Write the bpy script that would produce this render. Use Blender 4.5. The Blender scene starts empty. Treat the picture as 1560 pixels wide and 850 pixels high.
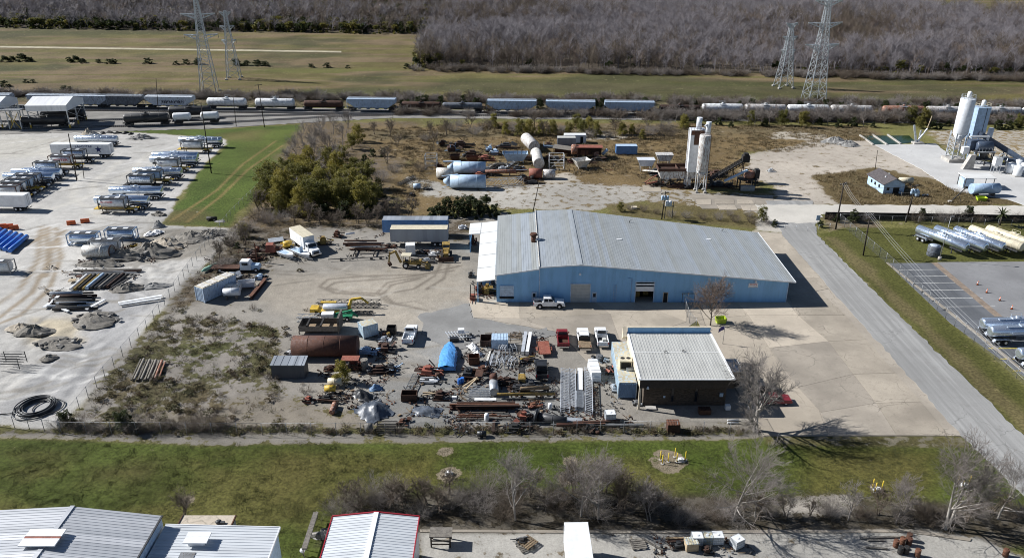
import bpy,math,random
import numpy as np
from mathutils import Vector,Matrix
# ------------------------------------------------------------------ camera, sky, sun, exposure
scene=bpy.context.scene
COL=scene.collection
FPX,PITCH,CAM_H=1220.0,math.radians(24.7),67.0
cam_data=bpy.data.cameras.new('camera')
cam_data.sensor_width=36.0
cam_data.lens=36.0*FPX/1560.0
cam_data.clip_start=1.0
cam_data.clip_end=8000.0
cam=bpy.data.objects.new('camera',cam_data)
COL.objects.link(cam)
cam.location=(0,0,CAM_H)
cam.rotation_euler=(math.radians(90)-PITCH,0,0)
scene.camera=cam
SUN_EL=math.radians(34.5)
SUN_DIR=Vector((-math.cos(math.radians(15))*math.cos(SUN_EL),math.sin(math.radians(15))*math.cos(SUN_EL),math.sin(SUN_EL)))
world=bpy.data.worlds.new('World')
scene.world=world
world.use_nodes=True
wn=world.node_tree
wn.nodes.clear()
w_out=wn.nodes.new('ShaderNodeOutputWorld')
w_bg=wn.nodes.new('ShaderNodeBackground')
w_sky=wn.nodes.new('ShaderNodeTexSky')
w_sky.sky_type='NISHITA'
w_sky.sun_disc=False
w_sky.sun_elevation=SUN_EL
w_sky.sun_rotation=math.atan2(SUN_DIR.x,SUN_DIR.y)
w_sky.air_density=.75
w_sky.dust_density=.25
w_sky.ozone_density=1.6
w_bg.inputs[1].default_value=.05
wn.links.new(w_sky.outputs[0],w_bg.inputs[0])
wn.links.new(w_bg.outputs[0],w_out.inputs[0])
sun_data=bpy.data.lights.new('sun','SUN')
sun_data.energy=5.0
sun_data.angle=math.radians(.5)
sun_data.color=(1.0,.985,.96)
sun=bpy.data.objects.new('sun',sun_data)
COL.objects.link(sun)
sun.location=(-200,50,200)
sun.rotation_euler=SUN_DIR.to_track_quat('Z','Y').to_euler()
scene.view_settings.view_transform='Standard'
scene.view_settings.look='None'
scene.view_settings.gamma=1.0
scene.view_settings.exposure=.55
scene.view_settings.use_curve_mapping=False
scene.cycles.max_bounces=5
scene.cycles.diffuse_bounces=2
scene.cycles.glossy_bounces=2
scene.cycles.transparent_max_bounces=10
scene.cycles.use_denoising=True
scene.cycles.filter_width=1.0
# ------------------------------------------------------------------ where a spot in the photograph lies on the ground
SP,CP=math.sin(PITCH),math.cos(PITCH)
def P(px,py,z=.0):
 u,v=(px-780.0)/FPX,(py-425.0)/FPX
 t=(z-CAM_H)/(-SP-v*CP)
 return Vector((u*t,(CP-v*SP)*t,z))
def seg(a,b):
 p,q=P(*a),P(*b)
 d=q-p
 return(p+q)/2,math.atan2(d.y,d.x),d.length
 # ------------------------------------------------------------------ helpers
R=random.Random(7)
def tag(o,label=None,cat=None,group=None,kind=None):
 if label:o['label']=label
 if cat:o['category']=cat
 if group:o['group']=group
 if kind:o['kind']=kind
 return o
def thing(name,label,cat,loc=(0,0,0),rz=.0,group=None):
 o=bpy.data.objects.new(name,None)
 o.empty_display_size=.5
 COL.objects.link(o)
 o.location=loc
 o.rotation_euler=(0,0,rz)
 return tag(o,label,cat,group)
def copy_tree(o,parent=None):
 c=o.copy()
 COL.objects.link(c)
 c.parent=parent
 for ch in list(o.children):
  copy_tree(ch,c)
 return c
class MB:
 """collects shapes; build() links them as one mesh object"""
 def __init__(s):
  s.v,s.f,s.sm=[],[],[]
 def add(s,vs,fs,smooth=False):
  n=len(s.v)
  s.v.extend([tuple(v)for v in vs])
  s.f.extend([tuple(i+n for i in f)for f in fs])
  s.sm.extend([smooth]*len(fs))
  return s
 def box(s,x,y,z,sx,sy,sz,rz=.0,rx=.0,ry=.0):
  """centre x, y; z is the BOTTOM"""
  m=Matrix.Rotation(rz,3,'Z')@Matrix.Rotation(ry,3,'Y')@Matrix.Rotation(rx,3,'X')
  c=Vector((x,y,z+sz/2))
  vs=[c+m@Vector((i*sx/2,j*sy/2,k*sz/2))for k in(-1,1)for j in(-1,1)for i in(-1,1)]
  return s.add(vs,[(0,2,3,1),(4,5,7,6),(0,1,5,4),(2,6,7,3),(0,4,6,2),(1,3,7,5)])
 def beam(s,a,b,w,h=None,up=(0,0,1)):
  h=h or w
  a,b=Vector(a),Vector(b)
  d=(b-a)
  if d.length<1e-6:return s
  d.normalize()
  u=Vector(up)
  if abs(d.dot(u))>.97:u=Vector((1,0,0))
  r=d.cross(u).normalized()
  u=r.cross(d)
  vs=[p+r*i*w/2+u*j*h/2 for p in(a,b)for j in(-1,1)for i in(-1,1)]
  return s.add(vs,[(0,2,3,1),(4,5,7,6),(0,1,5,4),(2,6,7,3),(0,4,6,2),(1,3,7,5)])
 def tube(s,a,b,r0,r1=None,n=8,caps=True,smooth=True):
  r1=r0 if r1 is None else r1
  return s.lathe(a,b,[(0,r0),(1,r1)],n,caps,smooth)
 def lathe(s,a,b,prof,n=16,caps=True,smooth=True):
  """profile = [(t along a-b, radius)]"""
  a,b=Vector(a),Vector(b)
  d=b-a
  dn=d.normalized()
  u=Vector((0,0,1))if abs(dn.z)<.9 else Vector((1,0,0))
  r=dn.cross(u).normalized()
  u=r.cross(dn)
  vs,fs=[],[]
  for t,rad in prof:
   for i in range(n):
    an=2*math.pi*i/n
    vs.append(a+d*t+(r*math.cos(an)+u*math.sin(an))*rad)
  for k in range(len(prof)-1):
   for i in range(n):
    j=(i+1)%n
    fs.append((k*n+i,k*n+j,(k+1)*n+j,(k+1)*n+i))
  s.add(vs,fs,smooth)
  if caps:
   m=len(s.v)-len(vs)
   s.f.append(tuple(m+i for i in reversed(range(n))))
   s.f.append(tuple(m+(len(prof)-1)*n+i for i in range(n)))
   s.sm+=[False,False]
  return s
 def prism(s,pts,lo,hi,axis='z'):
  """polygon pts extruded from lo to hi along axis; for x: pts=(y,z), y: (x,z), z: (x,y)"""
  def mk(p,h):
   return(h,p[0],p[1])if axis=='x' else((p[0],h,p[1])if axis=='y' else(p[0],p[1],h))
  n=len(pts)
  vs=[mk(p,lo)for p in pts]+[mk(p,hi)for p in pts]
  fs=[tuple(range(n)),tuple(range(2*n-1,n-1,-1))]+[(i,i+n,(i+1)%n+n,(i+1)%n)for i in range(n)]
  return s.add(vs,fs)
 def torus(s,c,R0,r0,n=20,m=6,axis='z'):
  vs,fs=[],[]
  for i in range(n):
   a=2*math.pi*i/n
   for j in range(m):
    b=2*math.pi*j/m
    x,y,z=(R0+r0*math.cos(b))*math.cos(a),(R0+r0*math.cos(b))*math.sin(a),r0*math.sin(b)
    if axis=='y':x,y,z=x,z,y
    if axis=='x':x,y,z=z,x,y
    vs.append((c[0]+x,c[1]+y,c[2]+z))
  for i in range(n):
   for j in range(m):
    fs.append((i*m+j,((i+1)%n)*m+j,((i+1)%n)*m+(j+1)%m,i*m+(j+1)%m))
  return s.add(vs,fs,True)
 def build(s,name,mat,parent=None,kind=None):
  me=bpy.data.meshes.new(name)
  me.from_pydata(s.v,[],s.f)
  if any(s.sm):
   me.polygons.foreach_set('use_smooth',s.sm)
  import bmesh
  bm=bmesh.new();bm.from_mesh(me)
  bmesh.ops.recalc_face_normals(bm,faces=bm.faces)
  bm.to_mesh(me);bm.free()
  if isinstance(mat,str):mat=M[mat]
  me.materials.append(mat)
  o=bpy.data.objects.new(name,me)
  COL.objects.link(o)
  if parent:o.parent=parent
  if kind:o['kind']=kind
  return o
def again(o,parent,loc=None,rz=None):
 """another piece sharing the mesh of o"""
 c=o.copy()
 COL.objects.link(c)
 c.parent=parent
 if loc is not None:c.location=loc
 if rz is not None:c.rotation_euler=(0,0,rz)
 return c
 # ------------------------------------------------------------------ materials
M={}
def nodes_of(name):
 m=bpy.data.materials.new(name)
 m.use_nodes=True
 nt=m.node_tree
 nt.nodes.clear()
 out=nt.nodes.new('ShaderNodeOutputMaterial')
 b=nt.nodes.new('ShaderNodeBsdfPrincipled')
 nt.links.new(b.outputs[0],out.inputs[0])
 return m,nt,b
def nd(nt,typ,**kw):
 n=nt.nodes.new(typ)
 for k,v in kw.items():
  setattr(n,k,v)
 return n
def mixcol(nt,fac,a,b,mode='MIX'):
 n=nt.nodes.new('ShaderNodeMix')
 n.data_type='RGBA'
 n.blend_type=mode
 for sock,val in((n.inputs[0],fac),(n.inputs[6],a),(n.inputs[7],b)):
  if hasattr(val,'links')or isinstance(val,bpy.types.NodeSocket):
   nt.links.new(val,sock)
  elif isinstance(val,(int,float)):
   sock.default_value=val
  else:
   sock.default_value=(val[0],val[1],val[2],1)
 return n.outputs[2]
def noise(nt,vec,scale,detail=4,rough=.55):
 n=nt.nodes.new('ShaderNodeTexNoise')
 n.inputs['Scale'].default_value=scale
 n.inputs['Detail'].default_value=detail
 n.inputs['Roughness'].default_value=rough
 nt.links.new(vec,n.inputs['Vector'])
 return n.outputs[0]
def ramp(nt,val,lo,hi,a=.0,b=1.0):
 n=nt.nodes.new('ShaderNodeMapRange')
 n.interpolation_type='SMOOTHSTEP'
 n.inputs[1].default_value,n.inputs[2].default_value=lo,hi
 n.inputs[3].default_value,n.inputs[4].default_value=a,b
 nt.links.new(val,n.inputs[0])
 return n.outputs[0]
def coords(nt,spread=True):
 tc=nt.nodes.new('ShaderNodeTexCoord')
 if not spread:return tc.outputs['Object']
 oi=nt.nodes.new('ShaderNodeObjectInfo')
 m=nt.nodes.new('ShaderNodeMath');m.operation='MULTIPLY';m.inputs[1].default_value=57.0
 nt.links.new(oi.outputs['Random'],m.inputs[0])
 a=nt.nodes.new('ShaderNodeVectorMath');a.operation='ADD'
 nt.links.new(tc.outputs['Object'],a.inputs[0]);nt.links.new(m.outputs[0],a.inputs[1])
 return a.outputs[0]
def paint(name,col,rough=.5,metal=.0,vary=.22,scale=1.2,wear=None,wear_amt=.0,streak=False,bump=.0,rnd=.0):
 """paint, steel, rust, timber ... : a base colour with blotches, optional wear patches of a second colour"""
 m,nt,b=nodes_of(name)
 v=coords(nt)
 if streak:
  mp=nd(nt,'ShaderNodeMapping');mp.inputs['Scale'].default_value=(1,1,.18)
  nt.links.new(v,mp.inputs[0]);v2=mp.outputs[0]
 else:v2=v
 n1=noise(nt,v,scale,5)
 n2=noise(nt,v2,scale*5,4)
 dark=tuple(c*(1-vary)for c in col)
 lite=tuple(min(1,c*(1+vary))for c in col)
 c=mixcol(nt,ramp(nt,n1,.3,.7),dark,lite)
 if wear:
  f=ramp(nt,n2,.66-wear_amt*.4,.74-wear_amt*.3)
  c=mixcol(nt,f,c,wear)
 c=mixcol(nt,ramp(nt,n2,.35,.65,.0,vary*.9),c,tuple(x*.55 for x in col))
 if rnd:
  oi=nd(nt,'ShaderNodeObjectInfo')
  k=ramp(nt,oi.outputs['Random'],0,1,1-rnd,1+rnd)
  cc=nd(nt,'ShaderNodeCombineColor')
  for i in range(3):nt.links.new(k,cc.inputs[i])
  c=mixcol(nt,1.0,c,cc.outputs[0],'MULTIPLY')
 nt.links.new(c,b.inputs['Base Color'])
 b.inputs['Metallic'].default_value=metal
 nt.links.new(ramp(nt,n2,.3,.7,max(.05,rough-.1),min(1,rough+.12)),b.inputs['Roughness'])
 if bump:
  bp=nd(nt,'ShaderNodeBump');bp.inputs['Strength'].default_value=bump;bp.inputs['Distance'].default_value=.05
  nt.links.new(n2,bp.inputs['Height']);nt.links.new(bp.outputs[0],b.inputs['Normal'])
 M[name]=m
 return m
RUST=(.11,.045,.024)
paint('white_paint',(.72,.73,.73),.45,wear=(.42,.40,.37),wear_amt=.15)
paint('clean_white',(.78,.79,.80),.4,vary=.08)
paint('rusty_white',(.60,.60,.59),.55,wear=(.24,.14,.09),wear_amt=.42,streak=True)
paint('stained_white',(.66,.65,.61),.55,wear=(.30,.17,.09),wear_amt=.3,streak=True)
paint('red_rust_white',(.50,.42,.37),.6,wear=(.24,.085,.04),wear_amt=.85,scale=.8)
paint('silo_white',(.66,.69,.73),.4,vary=.10,wear=(.48,.47,.45),wear_amt=.12,streak=True)
paint('silo_shade_blue',(.34,.46,.62),.5,vary=.14,streak=True)  # pale silo's shade blue put into the colour; plain blue on fuel tank, ladder
paint('light_blue',(.42,.55,.70),.5,vary=.15,wear=(.30,.33,.36),wear_amt=.15)
paint('trailer_blue',(.13,.28,.54),.5,vary=.15,wear=(.25,.3,.38),wear_amt=.15)
paint('container_blue',(.12,.22,.37),.55,vary=.15,wear=(.12,.08,.05),wear_amt=.15)
paint('container_pale',(.47,.60,.70),.55,wear=(.45,.36,.20),wear_amt=.2)
paint('container_top',(.52,.47,.34),.65,wear=(.44,.53,.60),wear_amt=.45,scale=.5)
paint('hopper_grey',(.36,.42,.50),.55,vary=.18,wear=(.12,.10,.09),wear_amt=.3,streak=True,rnd=.2)
paint('hopper_dark',(.13,.15,.18),.6,vary=.25,wear=(.06,.05,.05),wear_amt=.35,streak=True)
paint('hopper_pale',(.55,.60,.66),.5,vary=.12,wear=(.22,.14,.11),wear_amt=.2,streak=True)
paint('hopper_blue',(.42,.52,.65),.5,vary=.12,wear=(.15,.14,.14),wear_amt=.2,streak=True)
paint('tank_black',(.022,.024,.028),.5,vary=.3,wear=(.05,.045,.04),wear_amt=.3)
paint('black_iron',(.02,.02,.021),.7,vary=.3,wear=(.07,.05,.035),wear_amt=.3)
paint('dark_steel',(.06,.062,.066),.55,metal=.3,vary=.3)
paint('grey_steel',(.28,.29,.30),.5,metal=.5,vary=.25,wear=(.12,.08,.06),wear_amt=.25)
paint('galvanised',(.52,.55,.58),.42,metal=.55,vary=.2)
paint('plant_navy',(.055,.080,.125),.5,vary=.25,wear=(.2,.2,.2),wear_amt=.2)
paint('aluminium',(.70,.73,.77),.36,metal=.4,vary=.15,wear=(.35,.36,.38),wear_amt=.2)
paint('polished',(.74,.83,.95),.16,metal=.85,vary=.06,scale=.4)
paint('dull_polished',(.66,.72,.80),.26,metal=.7,vary=.08,scale=.5)
paint('rust',RUST,.85,vary=.4,wear=(.17,.08,.05),wear_amt=.4,bump=.3,rnd=.3)
paint('dark_rust',(.055,.027,.018),.85,vary=.4,wear=(.10,.045,.025),wear_amt=.35,bump=.3,rnd=.3)
paint('tank_rust',(.085,.034,.022),.8,vary=.35,wear=(.17,.075,.045),wear_amt=.3,scale=.5,bump=.15)
paint('red_oxide',(.25,.075,.05),.7,vary=.25,wear=(.36,.17,.11),wear_amt=.35)
paint('red_paint',(.22,.022,.03),.35,vary=.15)
paint('orange_paint',(.65,.13,.03),.5,vary=.15)
paint('yellow_paint',(.60,.40,.045),.5,vary=.2,wear=(.2,.12,.05),wear_amt=.25)
paint('machine_yellow',(.33,.22,.055),.6,vary=.3,wear=(.08,.06,.04),wear_amt=.35)
paint('bollard_yellow',(.72,.52,.03),.5,vary=.1)
paint('green_paint',(.03,.26,.13),.5,vary=.2)
paint('lime_paint',(.42,.55,.04),.5,vary=.15)
paint('pale_green',(.30,.55,.42),.5,vary=.15)
paint('dark_green',(.03,.07,.04),.6,vary=.25)
paint('blue_plastic',(.03,.16,.55),.4,vary=.15)
paint('navy_drum',(.025,.06,.22),.45,vary=.2)
paint('cream_paint',(.62,.56,.42),.5,vary=.1,wear=(.4,.33,.22),wear_amt=.15)
paint('rubber',(.018,.018,.019),.85,vary=.25)
paint('glass',(.015,.02,.028),.08,vary=.1)
paint('chrome',(.7,.7,.72),.15,metal=1.0,vary=.05)
paint('dark_void',(.012,.012,.013),.9,vary=.2)
paint('timber',(.22,.16,.10),.85,vary=.3,scale=3,rnd=.3)
paint('pale_timber',(.48,.38,.25),.8,vary=.2,scale=3,rnd=.2)
paint('grey_timber',(.17,.155,.135),.9,vary=.3,scale=3,rnd=.3)
paint('creosote',(.045,.032,.024),.9,vary=.3,scale=3)
paint('concrete_block',(.40,.38,.35),.9,vary=.2,bump=.2)
paint('grey_rubble',(.20,.19,.175),.95,vary=.35,rnd=.35,bump=.4)
paint('plastic_white',(.74,.76,.78),.45,vary=.08)
paint('black_plastic',(.025,.027,.031),.4,vary=.2)
paint('grey_tarp',(.085,.10,.125),.38,vary=.3,scale=2)
paint('blue_tarp',(.10,.33,.72),.42,vary=.12,scale=1.5)
paint('white_tarp',(.74,.74,.74),.6,vary=.12)
paint('navy_print',(.02,.03,.14),.5,vary=.08)
paint('red_print',(.50,.03,.04),.5,vary=.08)
paint('red_trim',(.38,.02,.035),.4,vary=.1)
paint('brick_wall',(.085,.066,.050),.9,vary=.3,scale=3)
paint('brown_fascia',(.045,.035,.030),.7,vary=.2)
paint('cream_trim',(.64,.56,.43),.6,vary=.1)
paint('door_grey',(.50,.50,.47),.6,vary=.08)
paint('pole_wood',(.030,.022,.017),.9,vary=.35,scale=2)
paint('wire',(.03,.03,.03),.6,vary=.1)
paint('pale_wire',(.45,.46,.47),.4,vary=.1)
paint('asphalt_shingle',(.085,.075,.078),.95,vary=.25,scale=2)
paint('house_blue',(.42,.56,.70),.6,vary=.1,wear=(.5,.55,.55),wear_amt=.15)
paint('graffiti',(.05,.05,.08),.6,vary=.3)
paint('water_green',(.02,.045,.018),.08,vary=.3)
paint('flag_cloth',(.10,.08,.28),.7,vary=.4,scale=3)
def sheet_metal(name,col,rough,metal,axis,tint2=None,pitch=.9,vary=.10):
 """profiled metal sheet: each sheet a little different in tone, plus weathering"""
 m,nt,b=nodes_of(name)
 tc=nd(nt,'ShaderNodeTexCoord')
 sx=nd(nt,'ShaderNodeSeparateXYZ');nt.links.new(tc.outputs['Object'],sx.inputs[0])
 d=nd(nt,'ShaderNodeMath',operation='DIVIDE');d.inputs[1].default_value=pitch
 nt.links.new(sx.outputs[axis],d.inputs[0])
 fl=nd(nt,'ShaderNodeMath',operation='FLOOR');nt.links.new(d.outputs[0],fl.inputs[0])
 wn_=nd(nt,'ShaderNodeTexWhiteNoise',noise_dimensions='1D');nt.links.new(fl.outputs[0],wn_.inputs['W'])
 c=mixcol(nt,wn_.outputs[0],tuple(x*(1-vary)for x in col),tuple(min(1,x*(1+vary))for x in(tint2 or col)))
 mp=nd(nt,'ShaderNodeMapping');mp.inputs['Scale'].default_value=(.35,.35,.35)
 mp.inputs['Scale'].default_value[axis]=1.6
 nt.links.new(tc.outputs['Object'],mp.inputs[0])
 n1=noise(nt,mp.outputs[0],.6,6,.6)
 c=mixcol(nt,ramp(nt,n1,.42,.75,0,.45),c,tuple(x*.62 for x in col))
 nt.links.new(c,b.inputs['Base Color'])
 b.inputs['Metallic'].default_value=metal
 b.inputs['Roughness'].default_value=rough
 M[name]=m
sheet_metal('roof_main',(.375,.39,.38),.5,.2,0,(.35,.385,.425),.92,.07)
sheet_metal('roof_office',(.55,.55,.52),.5,.25,0,None,.8,.05)
sheet_metal('roof_white',(.74,.74,.72),.5,.05,1,None,1.0,.04)
sheet_metal('roof_corner',(.52,.54,.57),.45,.25,1,(.60,.61,.63),1.0,.12)
sheet_metal('roof_pale',(.64,.67,.70),.45,.12,1,None,1.0,.06)
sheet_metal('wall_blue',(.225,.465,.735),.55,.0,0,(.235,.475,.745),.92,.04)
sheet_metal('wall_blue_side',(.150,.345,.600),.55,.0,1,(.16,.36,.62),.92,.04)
sheet_metal('wall_grey',(.35,.37,.40),.55,.2,0,None,.9,.1)
sheet_metal('shed_dark',(.075,.085,.10),.6,.2,0,None,.6,.1)
sheet_metal('shed_top',(.36,.39,.43),.5,.3,0,None,.8,.25)
sheet_metal('roof_panel_white',(.78,.79,.80),.5,.0,0,None,1.2,.04)
def foliage(name,c1,c2,c3=None,rough=.7,trans=.25):
 m,nt,b=nodes_of(name)
 oi=nd(nt,'ShaderNodeObjectInfo')
 geo=nd(nt,'ShaderNodeNewGeometry')
 c=mixcol(nt,geo.outputs['Random Per Island'],c1,c2)
 k=ramp(nt,oi.outputs['Random'],0,1,.0,.6)
 if c3:c=mixcol(nt,k,c,c3)
 nt.links.new(c,b.inputs['Base Color'])
 b.inputs['Roughness'].default_value=rough
 if name.startswith('leaf'):
  tl=nd(nt,'ShaderNodeBsdfTranslucent');mx=nd(nt,'ShaderNodeMixShader');mx.inputs[0].default_value=.4
  nt.links.new(c,tl.inputs[0]);nt.links.new(b.outputs[0],mx.inputs[1]);nt.links.new(tl.outputs[0],mx.inputs[2])
  nt.links.new(mx.outputs[0],nt.nodes['Material Output'].inputs[0])
 M[name]=m
foliage('leaf_green',(.085,.090,.020),(.19,.18,.040),(.23,.195,.045))
foliage('leaf_yellow',(.18,.160,.028),(.34,.285,.060),(.21,.20,.05))
foliage('leaf_dark',(.025,.036,.012),(.065,.080,.024),(.05,.06,.018))
foliage('leaf_brown',(.085,.062,.035),(.15,.11,.06),(.10,.095,.04))
foliage('bark_grey',(.14,.125,.115),(.25,.225,.205),(.19,.16,.145))
foliage('bark_pale',(.20,.185,.165),(.34,.315,.285),(.27,.245,.22))
foliage('bark_brown',(.075,.058,.045),(.15,.115,.085),(.11,.085,.062))
foliage('bark_dark',(.045,.037,.03),(.09,.072,.06),(.07,.055,.045))
foliage('wood_grey',(.120,.110,.122),(.300,.275,.290),(.165,.150,.162))
foliage('twig_red',(.13,.095,.075),(.22,.17,.14),(.17,.13,.105))
foliage('grass_green',(.04,.050,.010),(.085,.090,.022),None)
foliage('grass_dry',(.13,.090,.040),(.24,.170,.080),(.15,.125,.06))
foliage('weed',(.06,.065,.02),(.14,.12,.05),(.10,.10,.03))
# chain-link: thin wires in a diamond weave, open between them
def chain_link():
 m,nt,b=nodes_of('chain_link')
 b.inputs['Base Color'].default_value=(.26,.27,.28,1)
 b.inputs['Metallic'].default_value=.4
 b.inputs['Roughness'].default_value=.5
 tr=nd(nt,'ShaderNodeBsdfTransparent')
 mx=nd(nt,'ShaderNodeMixShader')
 tc=nd(nt,'ShaderNodeTexCoord')
 s=nd(nt,'ShaderNodeSeparateXYZ');nt.links.new(tc.outputs['Object'],s.inputs[0])
 h=nd(nt,'ShaderNodeMath',operation='ADD');nt.links.new(s.outputs[0],h.inputs[0]);nt.links.new(s.outputs[1],h.inputs[1])
 fac=None
 for sign in('ADD','SUBTRACT'):
  a=nd(nt,'ShaderNodeMath',operation=sign);nt.links.new(h.outputs[0],a.inputs[0]);nt.links.new(s.outputs[2],a.inputs[1])
  k=nd(nt,'ShaderNodeMath',operation='MULTIPLY');k.inputs[1].default_value=14.0;nt.links.new(a.outputs[0],k.inputs[0])
  fr=nd(nt,'ShaderNodeMath',operation='FRACT');nt.links.new(k.outputs[0],fr.inputs[0])
  lt=nd(nt,'ShaderNodeMath',operation='LESS_THAN');lt.inputs[1].default_value=.05;nt.links.new(fr.outputs[0],lt.inputs[0])
  if fac is None:fac=lt.outputs[0]
  else:
   mm=nd(nt,'ShaderNodeMath',operation='MAXIMUM');nt.links.new(fac,mm.inputs[0]);nt.links.new(lt.outputs[0],mm.inputs[1]);fac=mm.outputs[0]
 nt.links.new(fac,mx.inputs[0]);nt.links.new(tr.outputs[0],mx.inputs[1]);nt.links.new(b.outputs[0],mx.inputs[2])
 nt.links.new(mx.outputs[0],nt.nodes['Material Output'].inputs[0])
 M['chain_link']=m
chain_link()
# paving: concrete / asphalt with stains, cracks and patches
def paving(name,col,stain,crack=.6,patch=.2,scale=.12,gloss=.85,rnd=.12,lane=0):
 m,nt,b=nodes_of(name)
 tc=nd(nt,'ShaderNodeTexCoord')
 v=tc.outputs['Object']
 n1=noise(nt,v,scale,6,.6)
 n2=noise(nt,v,scale*9,5,.65)
 n3=noise(nt,v,6.0,3)
 c=mixcol(nt,ramp(nt,n1,.32,.68),tuple(x*(1-patch)for x in col),tuple(x*(1+patch)for x in col))
 c=mixcol(nt,ramp(nt,n2,.52,.74,0,.7),c,stain)
 c=mixcol(nt,ramp(nt,n3,.35,.7,0,.25),c,tuple(x*.6 for x in col))
 if lane:
  mp=nd(nt,'ShaderNodeMapping');mp.inputs['Scale'].default_value=(1.1,.03,1)
  nt.links.new(v,mp.inputs[0]);n5=noise(nt,mp.outputs[0],1.0,5,.65)
  c=mixcol(nt,ramp(nt,n5,.45,.68,0,lane),c,tuple(x*.72 for x in col))
  c=mixcol(nt,ramp(nt,n5,.5,.3,0,lane),c,tuple(min(1,x*1.22)for x in col))
 if crack:
  vr=nd(nt,'ShaderNodeTexVoronoi',feature='DISTANCE_TO_EDGE');vr.inputs['Scale'].default_value=.16
  ad=nd(nt,'ShaderNodeVectorMath',operation='ADD')
  nn=nd(nt,'ShaderNodeTexNoise');nn.inputs['Scale'].default_value=.5;nt.links.new(v,nn.inputs['Vector'])
  sc=nd(nt,'ShaderNodeVectorMath',operation='SCALE');sc.inputs['Scale'].default_value=2.2
  nt.links.new(nn.outputs[1],sc.inputs[0]);nt.links.new(v,ad.inputs[0]);nt.links.new(sc.outputs[0],ad.inputs[1])
  nt.links.new(ad.outputs[0],vr.inputs['Vector'])
  f=ramp(nt,vr.outputs[0],.0,.014,crack,.0)
  g=nd(nt,'ShaderNodeMath',operation='MULTIPLY');nt.links.new(f,g.inputs[0]);nt.links.new(ramp(nt,n1,.45,.6),g.inputs[1])
  c=mixcol(nt,g.outputs[0],c,tuple(x*.35 for x in col))
 if rnd:
  oi=nd(nt,'ShaderNodeObjectInfo')
  k=ramp(nt,oi.outputs['Random'],0,1,1-rnd,1+rnd)
  cc=nd(nt,'ShaderNodeCombineColor')
  for i in range(3):nt.links.new(k,cc.inputs[i])
  c=mixcol(nt,1.0,c,cc.outputs[0],'MULTIPLY')
 nt.links.new(c,b.inputs['Base Color'])
 b.inputs['Roughness'].default_value=gloss
 bp=nd(nt,'ShaderNodeBump');bp.inputs['Strength'].default_value=.25;bp.inputs['Distance'].default_value=.02
 nt.links.new(n2,bp.inputs['Height']);nt.links.new(bp.outputs[0],b.inputs['Normal'])
 M[name]=m
paving('concrete',(.36,.315,.255),(.24,.207,.165),.7)
paving('concrete_light',(.425,.37,.298),(.32,.275,.218),.5,.12)
paving('concrete_grey',(.315,.278,.23),(.22,.193,.158),.6,.18)
paving('road_grey',(.335,.332,.322),(.25,.242,.23),.5,.12,.05,lane=.75)
paving('limestone_road',(.47,.445,.40),(.40,.37,.32),.0,.10)
paving('white_slab',(.50,.495,.485),(.41,.40,.38),.5,.10)
paving('asphalt',(.120,.127,.138),(.095,.10,.11),.2,.22,.1,.75)
paving('asphalt_pale',(.245,.245,.25),(.175,.175,.18),.15,.15,.1,.8)
paving('asphalt_patch',(.215,.212,.205),(.165,.16,.15),.2,.15,.2)
paving('ballast',(.20,.19,.175),(.13,.115,.10),.0,.25,.15,.95)
paving('brick_paving',(.27,.21,.16),(.42,.38,.32),.0,.25,.8)
paving('line_white',(.55,.55,.53),(.3,.3,.3),0,.2,1.0,.7)
paving('line_yellow',(.50,.38,.06),(.3,.25,.1),0,.2,1.0,.7)
paving('path_pale',(.36,.32,.22),(.25,.23,.13),0,.2,.3)
# ------------------------------------------------------------------ the ground: one sheet to the horizon
rng=np.random.default_rng(11)
def vnoise(x,y,scale,seed=0):
 g=np.random.default_rng(seed).random((256,256))
 fx,fy=x/scale,y/scale
 ix,iy=np.floor(fx).astype(int),np.floor(fy).astype(int)
 tx,ty=fx-ix,fy-iy
 tx,ty=tx*tx*(3-2*tx),ty*ty*(3-2*ty)
 a,b=g[ix%256,iy%256],g[(ix+1)%256,iy%256]
 c,d=g[ix%256,(iy+1)%256],g[(ix+1)%256,(iy+1)%256]
 return(a*(1-tx)+b*tx)*(1-ty)+(c*(1-tx)+d*tx)*ty
def fbm(x,y,scale,seed=0,o=4):
 s,t,k=0,0,1.0
 for i in range(o):
  s=s+k*vnoise(x+31.7*i,y-17.3*i,scale/2**i,seed+i)
  t+=k
  k*=.55
 return s/t
def sdf(poly,x,y):
 """signed distance to a polygon, negative inside"""
 d=np.full(x.shape,1e18)
 sgn=np.ones(x.shape)
 n=len(poly)
 for i in range(n):
  ax,ay=poly[i];bx,by=poly[i-1]
  ex,ey=bx-ax,by-ay
  wx,wy=x-ax,y-ay
  t=np.clip((wx*ex+wy*ey)/(ex*ex+ey*ey+1e-12),0,1)
  d=np.minimum(d,(wx-ex*t)**2+(wy-ey*t)**2)
  c1,c2,c3=y>=ay,y<by,ex*wy>ey*wx
  flip=(c1&c2&c3)|(~c1&~c2&~c3)
  sgn=np.where(flip,-sgn,sgn)
 return sgn*np.sqrt(d)
def linedist(pts,x,y):
 d=np.full(x.shape,1e18)
 for(ax,ay),(bx,by)in zip(pts[:-1],pts[1:]):
  ex,ey=bx-ax,by-ay
  wx,wy=x-ax,y-ay
  t=np.clip((wx*ex+wy*ey)/(ex*ex+ey*ey+1e-12),0,1)
  d=np.minimum(d,(wx-ex*t)**2+(wy-ey*t)**2)
 return np.sqrt(d)
def W(pts):
 return[tuple(P(*q)[:2])for q in pts]
def axis_steps(*runs):
 out=[]
 for a,b,s in runs:
  out+=list(np.arange(a,b-1e-6,s))
 return np.array(out+[runs[-1][1]])
gx=axis_steps((-4000,-700,150),(-700,-240,12),(-240,-95,.95),(-95,75,.42),(75,240,.95),(240,700,12),(700,4000,150))
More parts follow.
